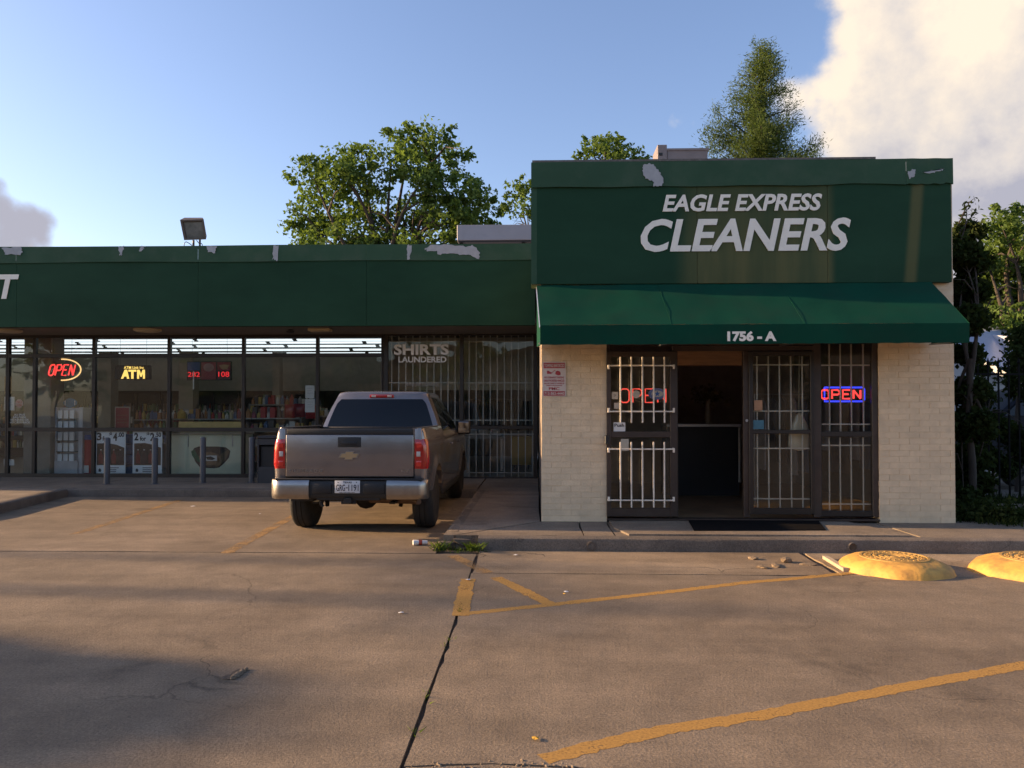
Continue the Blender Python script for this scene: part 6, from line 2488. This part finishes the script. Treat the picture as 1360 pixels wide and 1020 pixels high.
def limbs(mb, base, fork, tips, r0):
    base, fork = Vector(base), Vector(fork)
    k = 6
    mb.tube([base.lerp(fork, i / k) + Vector((.08 * math.sin(i * 1.3), .08 * math.cos(i * 1.7), 0)) * (fork - base).length * .08 for i in range(k + 1)],
            [r0 * (1.25 if i == 0 else 1 - .35 * i / k) for i in range(k + 1)], 10)
    for t in tips:
        t = Vector(t)
        L = (t - fork).length
        pts = []
        side = Vector((random.gauss(0, 1), random.gauss(0, 1), .2)).normalized() * L * .10
        st = base.lerp(fork, random.uniform(.72, 1.0))
        for i in range(7):
            u = i / 6
            p = st.lerp(t, u) + side * math.sin(PI * u) + Vector((0, 0, L * .07 * math.sin(PI * u)))
            pts.append(p)
        mb.tube(pts, [r0 * .5 * (1 - .86 * i / 6) for i in range(7)], 7)
        for _ in range(3):
            i = random.randint(2, 5)
            d = Vector((random.gauss(0, 1), random.gauss(0, 1), random.gauss(.4, .6))).normalized() * L * random.uniform(.22, .4)
            p = pts[i]
            mb.tube([p, p + d * .5 + Vector((0, 0, .06 * L)), p + d], [r0 * .22, r0 * .13, r0 * .03], 5)

def tree(name, label, blobs, base, fork, r0, lm, leaf_n, leaf=(.19, .11), sub_r=.42, per=34, cat='tree', group=None, stray=.05):
    """blobs: list of (centre, radii) lobes; foliage is sprays of leaves set round many twig ends of each lobe"""
    t = empty(name, base, label, cat, group)
    mb = MB()
    limbs(mb, base, fork, [b[0] for b in blobs if max(b[1]) > .45 * max(max(q_[1]) for q_ in blobs)], r0)
    mb.build('trunk', M_trunk, t, smooth=60)
    vol = np.array([np.prod(b[1]) ** .62 for b in blobs])
    vol = vol / vol.sum()
    cs = []
    for (c, r), w in zip(blobs, vol):
        n_sub = max(2, int(leaf_n * w / per))
        subs = clump_points(c, r, n_sub, .25)
        for s_ in subs:
            k = int(per * random.uniform(.5, 1.5))
            rr = min(sub_r, max(r) * .8 + .05) * random.uniform(.6, 1.3)
            cs.append(clump_points(s_, (rr, rr, rr * .62), k, .1))
    cs = np.concatenate(cs)
    o = link_mesh('crown', leaves_mesh('crown', cs, leaf[0], leaf[1], droop=.1), lm, t)
    return t

def lobes(px_list, Y, depth, sprigs=0):
    """lobe outlines read off the photo: (px, py, radius px) at distance Y"""
    out = []
    for (px, py, rp) in px_list:
        yy = Y + random.uniform(-depth, depth)
        c = P(px, py, yy)
        r = rp * yy / F_PX
        out.append((tuple(c), (r, r * .95, r * .9)))
        for _ in range(sprigs):
            a = random.uniform(0, 2 * PI)
            s_ = r * random.uniform(.18, .32)
            k_ = r * random.uniform(.85, 1.15)
            out.append(((c.x + k_ * math.cos(a), yy + random.uniform(-.5, .5) * r, c.z + k_ * math.sin(a)), (s_, s_, s_)))
    return out
YT = 34.0
big = [(415, 232, 34), (432, 275, 44), (410, 305, 30), (455, 225, 30), (480, 205, 22), (475, 255, 38), (485, 300, 36), (520, 215, 30), (545, 190, 28), (575, 185, 26), (585, 215, 34),
       (560, 240, 40), (540, 285, 42), (595, 255, 34), (600, 290, 34), (635, 262, 26), (645, 285, 22), (620, 305, 28), (450, 320, 40), (570, 325, 44), (510, 335, 40), (405, 330, 26), (640, 318, 24)]
tree('oak_tree', 'broad leafy tree with sunlit yellow green crown behind the store roof', lobes(big, YT, 2.0, 3), (P(510, 500, YT).x, YT, 0), (P(512, 400, YT).x, YT, Z_at(365, YT, 512)), .28, M_leaf_oak, 25000,
     leaf=(.215, .13), sub_r=.50, per=26)
YT2 = 30.0
sm = [(690, 250, 16), (700, 275, 20), (680, 270, 10), (712, 245, 16), (720, 270, 22), (676, 283, 8)]
tree('oak_tree', 'small wispy tree rising between the grey duct and the shop', lobes(sm, YT2, .5, 2), (P(715, 500, YT2).x, YT2, 0), (P(712, 330, YT2).x, YT2, Z_at(330, YT2, 712)), .10, M_leaf_oak, 1300,
     leaf=(.18, .10), sub_r=.30, per=16)
YT3 = 27.0
sm2 = [(785, 200, 16), (805, 190, 18), (822, 198, 20), (845, 208, 14), (800, 215, 24), (830, 218, 24), (778, 212, 12), (812, 182, 10)]
tree('oak_tree', 'round tree top just showing over the left of the shop roof', lobes(sm2, YT3, .7, 2), (P(812, 500, YT3).x, YT3, 0), (P(812, 290, YT3).x, YT3, Z_at(270, YT3, 812)), .14, M_leaf_oak, 2300,
     leaf=(.16, .09), sub_r=.28, per=18)

# bald cypress: leader, drooping side branches, feathery sprays
YCy = 29.0
def cypress():
    base = Vector((P(1015, 500, YCy).x, YCy, 0))
    top = P(1011, 62, YCy)
    t = empty('cypress_tree', base, 'tall feathery conifer behind the shop roof with cloud behind it', 'tree')
    mb = MB()
    H = top.z
    lead = [base.lerp(Vector((top.x, YCy, H)), i / 10) + Vector((.08 * math.sin(i), 0, 0)) for i in range(11)]
    mb.tube(lead, [.26 * (1 - .95 * i / 10) + .008 for i in range(11)], 9)
    cs, axs = [], []
    # outline half widths read from the photo (py -> px left, px right of the leader)
    prof = [(60, 8, 8), (80, 24, 22), (100, 30, 30), (125, 34, 44), (150, 36, 46), (165, 44, 52), (180, 52, 60), (195, 66, 66), (212, 72, 74), (260, 84, 84), (330, 86, 84)]
    def half(py, side):
        for (a, l0, r0_), (b, l1, r1_) in zip(prof[:-1], prof[1:]):
            if a <= py <= b:
                u = (py - a) / (b - a)
                return ((l0 + (l1 - l0) * u) if side < 0 else (r0_ + (r1_ - r0_) * u)) * YCy / F_PX
        return 84 * YCy / F_PX
    n_br = 112
    for i in range(n_br):
        py = 62 + (340 - 62) * (i / n_br) ** .85
        z = Z_at(py, YCy, 1011)
        az = random.uniform(0, 2 * PI)
        side = 1 if math.cos(az) > 0 else -1
        L = half(py, side) * random.uniform(.35, 1.18)
        d = Vector((math.cos(az), math.sin(az), 0))
        o = Vector((lead[0].x + (top.x - lead[0].x) * z / H, YCy, z - L * .25))
        pts = [o + d * L * u + Vector((0, 0, L * (.42 * u - .10 * u * u))) for u in (0, .3, .6, 1)]
        mb.tube(pts, [.045 * L / 2 + .012, .03, .018, .006], 5)
        n = int(140 + 320 * L)
        for _ in range(n):
            u = random.uniform(.12, 1.03)
            p = o + d * L * u + Vector((0, 0, L * (.42 * u - .10 * u * u)))
            sp = .10 + .16 * (1 - u) * L * .5 + .08
            cs.append((p.x + random.gauss(0, sp), p.y + random.gauss(0, sp), p.z + random.gauss(.02, sp * .9)))
            axs.append((d.x * .7 + random.gauss(0, .4), d.y * .7 + random.gauss(0, .4), .35 + random.gauss(0, .35)))
    # the low left bough that stands apart
    for (px, py, r, n) in ((956, 168, 15, 200), (945, 186, 15, 230), (966, 186, 18, 280), (952, 148, 10, 90), (950, 200, 18, 240), (972, 165, 12, 120), (940, 172, 9, 60), (1078, 198, 13, 150), (1062, 205, 15, 180), (1086, 190, 9, 60), (975, 200, 18, 220)):
        n = int(n * 1.7)
        c = P(px, py, YCy)
        rr = r * YCy / F_PX
        pts = np.asarray(c)[None, :] + rng.normal(size=(n, 3)) * rr * np.array([.55, .55, .62])[None, :]
        cs += [tuple(p) for p in pts]
        axs += [(random.gauss(0, .4) - .2, random.gauss(0, .4), .6) for _ in range(n)]
        mb.tube([P(1011, py + 45, YCy), P((px + 1011) / 2, py + 22, YCy), c], [.05, .03, .008], 5)
    mb.build('trunk', M_trunk, t, smooth=60)
    link_mesh('crown', leaves_mesh('crown', np.array(cs), .16, .030, axis=np.array(axs), jitter=1.0), M_leaf_cyp, t)
cypress()

# right side: vine-grown thicket against the shop, trees and a pale shed beyond the iron fence
vine = [(1283, 310, 14), (1278, 340, 16), (1290, 350, 16), (1282, 385, 20), (1290, 392, 16), (1284, 425, 20), (1292, 425, 14), (1282, 470, 16), (1284, 520, 20), (1288, 565, 22), (1282, 610, 20), (1290, 640, 20), (1280, 660, 14)]
lob = lobes(vine, 11.9, .6)
lob = [(c, (r[0], r[0] * 1.6, r[2])) for c, r in lob]
tree('vine_thicket', 'tall dark vine thicket climbing the right wall of the brick shop', lob, (X_at(1290, 11.9), 11.9, 0), (X_at(1288, 11.9), 11.9, 2.4), .06, M_leaf_dark, 24000, leaf=(.09, .06), sub_r=.17, per=26, cat='vine')
# twigs that reach out over the roof corner
t = empty('vine_sprig', P(1270, 285, 11.6), 'thin leafy twigs sticking out beside the fascia corner', 'vine')
mb = MB(); cs = []
for pts_ in ([(1272, 300), (1280, 282), (1288, 268), (1296, 262)], [(1274, 310), (1284, 296), (1292, 286), (1298, 279)], [(1276, 320), (1282, 300), (1284, 284), (1283, 272)]):
    pp = [P(x, y, 11.7) for x, y in pts_]
    mb.tube(pp, [.012, .009, .006, .003], 5)
    for a_, b_ in zip(pp[:-1], pp[1:]):
        for k in range(9):
            p = a_.lerp(b_, random.random())
            cs.append((p.x + random.gauss(0, .035), p.y + random.gauss(0, .03), p.z + random.gauss(0, .035)))
mb.build('trunk', M_trunk, t)
link_mesh('crown', leaves_mesh('crown', np.array(cs), .085, .045), M_leaf_dark, t)
rt = [(1330, 300, 24), (1352, 305, 28), (1315, 330, 24), (1345, 345, 34), (1375, 330, 36), (1322, 370, 28), (1360, 385, 34), (1310, 400, 22), (1340, 412, 28), (1395, 380, 40), (1420, 340, 34), (1300, 375, 20), (1312, 350, 20), (1305, 410, 24), (1328, 425, 26), (1290, 345, 14)]
tree('hackberry_tree', 'bright green tree beyond the fence at the right edge', lobes(rt, 24.0, 1.2, 2), (P(1350, 560, 24).x, 24.0, 0), (P(1350, 450, 24).x, 24, Z_at(430, 24, 1350)), .22, M_leaf_green, 16000, leaf=(.16, .09), sub_r=.36, per=30)
rt2 = [(1356, 445, 18), (1352, 470, 14), (1362, 480, 26), (1340, 500, 12), (1375, 450, 30), (1385, 500, 30), (1355, 520, 14)]
tree('young_tree', 'dark slender tree in front of the pale shed', lobes(rt2, 15.5, .5), (P(1352, 640, 15.5).x, 15.5, 0), (P(1352, 500, 15.5).x, 15.5, Z_at(500, 15.5, 1352)), .05, M_leaf_dark, 4200, leaf=(.12, .06), sub_r=.22, per=20)
far_trees = [((1450, 380, 60), (1400, 420, 40)), ]
rt3 = [(1290, 430, 30), (1278, 395, 26), (1322, 438, 22), (1270, 440, 26), (1302, 405, 26), (1300, 370, 22), (1330, 400, 24)]
tree('hackberry_tree', 'shaded tree filling the gap between the vine thicket and the bright tree', lobes(rt3, 27.5, .8), (P(1285, 560, 27.5).x, 27.5, 0), (P(1285, 480, 27.5).x, 27.5, Z_at(460, 27.5, 1285)), .2, M_leaf_green, 9000, leaf=(.16, .09), sub_r=.40, per=28)

hd = [(1300, 530, 16), (1316, 565, 18), (1298, 600, 18), (1322, 612, 16), (1345, 580, 18), (1306, 490, 10), (1340, 620, 14), (1362, 600, 18)]
tree('dark_bush', 'dark bush behind the iron fence, hiding the lower part of the car', lobes(hd, 13.9, .3), (X_at(1318, 13.9), 13.9, 0), (X_at(1318, 13.9), 13.9, .7), .03, M_leaf_dark, 5200, leaf=(.10, .06), sub_r=.17, per=22, cat='bush')

# pale shed with a standing seam roof
ysd = 22.0
sh = empty('metal_shed', (X_at(1330, ysd), ysd, 0), 'pale shed with blue grey standing seam roof beyond the fence', 'shed')
ex0, ex1 = X_at(1262, ysd), X_at(1306, ysd)
zr_, ze = Z_at(438, ysd, 1300), Z_at(482, ysd, 1330)
M_shed = mat('shed_white', (.50, .50, .50), .6, var=.06)
roofm = mat('shed_roof', (.34, .39, .52), .4, metal=.2, var=.08)
A_, B_, C_, D_ = P(1255, 438, 24.5), P(1356, 438, 24.5), P(1362, 508, 20.0), P(1255, 450, 20.0)
q = MB()
q.poly([A_, B_, C_, D_], (0, 0, .07))
rf = q.build('roof', roofm, sh)
for k in range(11):
    u = (k + .5) / 11
    t0, t1 = A_.lerp(B_, u), D_.lerp(C_, u)
    q = MB()
    q.poly([t0 + Vector((-.02, 0, .071)), t0 + Vector((.02, 0, .071)), t1 + Vector((.02, 0, .071)), t1 + Vector((-.02, 0, .071))], (0, 0, .045))
    q.build('seam', roofm, rf)
q = MB()
q.poly([Vector((D_.x + .1, 20.4, 0)), Vector((C_.x - .12, 20.4, 0)), Vector((C_.x - .12, 20.4, C_.z + .02)), Vector((D_.x + .1, 20.4, D_.z + .02))], (0, .12, 0))
q.poly([Vector((A_.x + .1, 20.53, 0)), Vector((A_.x + .1, 24.4, 0)), Vector((A_.x + .1, 24.4, A_.z - .06)), Vector((A_.x + .1, 20.53, D_.z + .06))], (.12, 0, 0))
q.build('wall', M_shed, sh)
# dark parked car behind the fence
cy_ = 16.5
car = empty('parked_car', (X_at(1272, cy_), cy_, 0), 'dark car half hidden behind the iron fence', 'car')
M_carp = mat('car_dark', (.010, .012, .020), .55, var=.1, spec=.25)
x0 = X_at(1272, cy_)
CS = 1.38
prof = [(0, .45), (.02, .80), (.10, .98), (.55, 1.06), (1.05, 1.48), (1.35, 1.56), (2.5, 1.56), (3.0, 1.42), (3.6, 1.08), (4.3, .98), (4.45, .8), (4.45, .42), (3.95, .34), (3.6, .34), (1.2, .34), (.5, .34)]
prof = [(x * CS, z * CS) for x, z in prof]
q = MB()
def carx(inset, hs):
    return [(x0 + x, z) for x, z in prof]
rows = []
for k, (yy, sh_) in enumerate(((0, .10), (.06, .03), (.2, 0), (1.55, 0), (1.69, .03), (1.75, .10))):
    row = []
    for x, z in prof:
        zz = z - (sh_ if z > .75 else 0)
        yo = (.16 * max(0, z / CS - 1.0) / .56) * (1 if k < 3 else -1)
        row.append((x0 + x, cy_ + yy + yo, zz))
    rows.append(row + [row[0]])
q.grid(rows)
vs_ = list(q.bm.verts)
m_ = len(rows[0])
q.bm.faces.new(vs_[:m_ - 1]); q.bm.faces.new(vs_[-m_:-1])
q.build('body', M_carp, car, smooth=35)
q = MB()
for (pa, pb, pc_, pd) in (((.72, 1.10), (1.12, 1.46), (1.95, 1.50), (1.95, 1.10)), ((2.0, 1.10), (2.0, 1.50), (2.5, 1.50), (3.25, 1.12))):
    q.poly([(x0 + x * CS, cy_ + .16 * max(0, z - 1) / .56 - .012, z * CS) for x, z in (pa, pb, pc_, pd)], (0, .01, 0))
q.build('window', M_tint, car)
for xx in (.92, 3.55):
    q = MB()
    q.lathe([(.19, -.10), (.30, -.10), (.32, -.07), (.32, .07), (.30, .10)], (x0 + xx * CS, cy_ + .10, .32), 26, 'Y')
    w_ = q.build('wheel', M_tyre, car, smooth=40)
    q = MB()
    q.lathe([(.19, -.09), (.185, -.105), (.06, -.095), (.04, -.11), (.01, -.11)], (x0 + xx * CS, cy_ + .10, .32), 20, 'Y')
    q.build('rim', M_fl, w_, smooth=40)
q = MB(); q.box(x0 - .01, x0 + .12, cy_ + .12, cy_ + .5, .98, 1.14, .02, 2)
q.build('tail_light', M_lens, car, smooth=40)

# iron fence
YFn = 12.7
z1f = Z_at(497, YFn, 1330)
fx = X_at(1284, YFn)
fence = empty('iron_fence', (fx, YFn, 0), 'black iron picket fence with spear tips right of the shop', 'fence')
M_iron_f = mat('fence_iron', (.010, .010, .010), .7, var=.2, spec=.1)
n_p = 22
pm = None
for k in range(n_p):
    x = fx + .02 + k * .165
    post = k % 12 == 6
    if pm is None or post:
        q = MB()
        w = .011 if not post else .03
        h_ = z1f + (.16 if not post else .10)
        q.box(-w, w, -w, w, 0, h_)
        q.lathe([(.006, h_), (.024, h_ + .035), (.012, h_ + .07), (.001, h_ + .12)] if not post else [(.04, h_), (.04, h_ + .02), (.02, h_ + .05)], (0, 0, 0), 8)
        o = q.build('fence_post' if post else 'picket', M_iron_f, fence, local=True)
        o.location = (x - fx, 0, 0)
        if not post:
            pm = o
    else:
        o = pm.copy()
        COL.objects.link(o)
        o.location = (x - fx, 0, 0)
for zz in (z1f - .0, Z_at(662, YFn, 1330)):
    q = MB(); q.box(fx, fx + n_p * .165, YFn - .016, YFn + .016, zz - .016, zz + .016)
    q.build('rail', M_iron_f, fence)
# bed of low plants and grass between walk and fence
q = MB()
rows = []
for j in range(7):
    y_ = 9.35 + (13.2 - 9.35) * j / 6
    rows.append([(XR + .01 + .5 * i, y_ if j else max(y_, 9.30), .11 + .05 * math.sin(i * 1.3 + j) * (1 if 0 < j else 0)) for i in range(22)])
q.grid(rows)
q.build('soil_bed', mat('soil', (.075, .055, .035), .95, var=.35, bump=.8, bscale=25, world=True), kind='structure', smooth=80)

def grass(name, pts, h, w, m, label=None, cat=None, kind=None, lean=.35):
    n = len(pts)
    pts = np.asarray(pts)
    hh = h * rng.uniform(.5, 1.3, n)
    az = rng.uniform(0, 2 * PI, n)
    ln = hh * rng.uniform(.05, lean, n) * 1.6
    d = np.stack([np.cos(az), np.sin(az), np.zeros(n)], 1)
    s_ = np.stack([-np.sin(az), np.cos(az), np.zeros(n)], 1) * w * .5
    v = np.empty((n, 4, 3))
    v[:, 0] = pts - s_
    v[:, 1] = pts + s_
    mid = pts + d * (ln * .4)[:, None] + np.array([0, 0, 1]) * (hh * .6)[:, None]
    v[:, 2] = mid + s_ * .6
    v[:, 3] = pts + d * ln[:, None] + np.array([0, 0, 1]) * hh[:, None]
    o = link_mesh(name, numpy_mesh(name, v.reshape(-1, 3), 4, np.arange(n * 4)), m)
    return tag(o, label, cat, None, kind)
gp = np.stack([rng.uniform(XR + .02, 10.5, 7000), 9.42 + rng.random(7000) ** 1.2 * 3.6, np.full(7000, .13)], 1)
edge = 9.95 - .75 * np.clip((gp[:, 0] - XR) / 2.2, 0, 1) + .12 * np.sin(gp[:, 0] * 5)
gp = gp[gp[:, 1] > edge]
grass('grass', gp, .13, .016, M_leaf_dark, kind='stuff')
for px, py, r_, lab in ((1286, 672, .22, 'low dark shrub against the brick corner'), (1312, 684, .20, 'low dark shrub at the foot of the iron fence'), (1352, 690, .26, 'low dark shrub at the right edge by the fence')):
    c = G(px, py + 14, .12)
    c.y = max(c.y, 10.2)
    lb = [((c.x + random.gauss(0, .12), c.y + random.gauss(0, .12), c.z + r_ * .6), (r_, r_, r_ * .7)) for _ in range(3)]
    tree('low_shrub', lab, lb, tuple(c), (c.x, c.y, c.z + .12), .015, M_leaf_dark, 900, leaf=(.065, .04), sub_r=.09, per=14, cat='shrub', group='low shrubs by the fence')
q = MB(); q.box(X_at(1326, 11.4), X_at(1400, 11.4), 11.3, 11.75, .06, .20, .02)
tag(q.build('concrete_pad', M_walk, None), 'pale concrete pad at the foot of the fence', 'concrete pad')

# weeds at the broken kerb
for cx_, cy__, n, lab in ((586, 731, 70, 'tuft of green weeds left of the broken kerb block'), (609, 733, 30, 'low middle weed tuft under the broken kerb block'), (630, 732, 71, 'tuft of green weeds right of the broken kerb block')):
    c = G(cx_, cy__)
    pts = [(c.x + random.gauss(0, .055), c.y + random.gauss(0, .04), 0) for _ in range(n)]
    o = grass('weed_tuft', pts, .10 if n > 60 else .05, .008, M_grass, lab, 'weeds', lean=.9)
    o['group'] = 'weeds at the broken kerb'
# weeds rooted in the slab joint
pts = []
for k in range(70):
    y_ = random.choice((5.1, 5.25, 4.2, 6.0, 3.7)) + random.gauss(0, .03)
    pts.append((-.60 + random.gauss(0, .012), y_, -.02))
grass('joint_moss', pts, .035, .006, M_grass, kind='stuff', lean=.9)

# ------------------------------------------------------------------ the rest of the street, out of frame: what shades the lot and what the glass mirrors
def plain_tree(px_, py_, h, r, label, seed, lm=M_leaf_oak, n=3600):
    random.seed(seed)
    lb = []
    for k in range(9):
        a = random.uniform(0, 2 * PI)
        rr = r * random.uniform(.1, .6)
        lb.append(((px_ + rr * math.cos(a), py_ + rr * math.sin(a), h - r * random.uniform(.5, 1.5)), (r * .5, r * .5, r * .42)))
    tree('street_tree', label, lb, (px_, py_, 0), (px_, py_, h - r * 1.7), .25, lm, n, leaf=(.42, .26), sub_r=.6, per=22, group='trees out of the picture')
# a pole sign and a wire west of the lot and trees whose long shadows cross the concrete
def shadow_src(X, Y, x_src):
    """where something at x_src must stand, and how high, to shade ground point X, Y"""
    d = X - x_src
    return Y + d * math.tan(SUN_A), d * math.tan(SUN_EL) / math.cos(SUN_A)
# rounded canopy of a clipped tree whose shadow tip falls on the left slab
y_, h_ = shadow_src(-2.15, 3.9, -27.0)
lb = [((-27.0, y_, h_ - .38), (1.3, .80, .36)), ((-27.3, y_ + .1, h_ - .8), (1.6, 1.1, .5)), ((-27, y_ - .1, h_ - 1.2), (1.7, 1.25, .6)), ((-26.7, y_, h_ - .6), (1.3, .9, .4)),
      ((-27.2, y_ + .1, h_ - 1.9), (1.9, 1.4, .8))]
tree('street_tree', 'dense round tree standing out of the picture to the left', lb, (-27, y_, 0), (-27, y_, h_ - 2.8), .16, M_leaf_oak, 42000, leaf=(.34, .26), sub_r=.22, per=26, group='trees out of the picture')
# street lamp post whose shadow makes the long bands
for (X, Y, xs, r0, r1, hh) in ((-2.0, 7.95, -52.0, .09, .08, 14.4), (-1.0, 6.3, -52.0, .12, .10, 14.5)):
    y_, h_ = shadow_src(X, Y, xs)
    t = empty('utility_pole', (xs, y_, 0), 'wooden utility pole out of the picture to the left, %s one' % ('thin' if r0 < .1 else 'thick'), 'pole', 'poles out of the picture')
    q = MB(); q.tube([(xs, y_, 0), (xs, y_, hh)], [r0, r1], 12)
    q.build('post', M_trunk, t, smooth=50)
    q = MB(); q.box(xs - .06, xs + .06, y_ - .9, y_ + .9, hh - .7, hh - .56)
    q.build('cross_arm', M_trunk, t)
# far mass of trees that closes the view past both ends of the shops
n_ = 15000
fx_ = np.where(rng.random(n_) < .6, rng.uniform(12, 95, n_), rng.uniform(-95, -26, n_))
top_ = 5.2 + 1.6 * np.sin(fx_ * .31) + 1.0 * np.sin(fx_ * .83 + 1)
cs = np.stack([fx_, 58 + rng.normal(0, 2.5, n_), top_ * rng.random(n_) ** .6], 1)
tag(link_mesh('far_treeline', leaves_mesh('far_treeline', cs, 1.1, .8), M_leaf_oak), kind='stuff')
# unseen opposite side; shops and tree row raised to keep sky out of reflections
blk = empty('opposite_shops', (0, -34, 0), 'low tan shop row across the street behind the camera', 'shop row')
q = MB(); q.box(-40, 40, -46, -34, 0, 6.6)
q.build('wall', mat('tan_stucco', (.34, .27, .19), .85, var=.1, world=True), blk)
q = MB(); q.box(-40.2, 40.2, -46.2, -33.8, 6.601, 7.2)
q.build('roof', mat('brown_roof', (.12, .085, .06), .8, var=.15, world=True), blk)
q = MB()
for k in range(14):
    q.box(-30 + k * 4, -27.4 + k * 4, -33.99, -33.95, .4, 2.8)
q.build('window', M_tint, blk)
for k, (x, y, h, r) in enumerate(((-24, -24, 10.5, 4.6), (-14.5, -26, 10, 4.4), (-5.5, -25, 10.5, 4.4), (4, -26, 11, 4.6), (13.5, -25, 10, 4.4), (23, -23, 11, 4.8), (-34, -20, 11, 4.6))):
    plain_tree(x, y, h, r, 'added tree behind the camera keeping sky out of the glass, %s from the left' % ('first', 'second', 'third', 'fourth', 'fifth', 'sixth', 'seventh')[k], 50 + k)
print('objects', len(bpy.data.objects), 'tris', sum(len(m.polygons) for m in bpy.data.meshes))
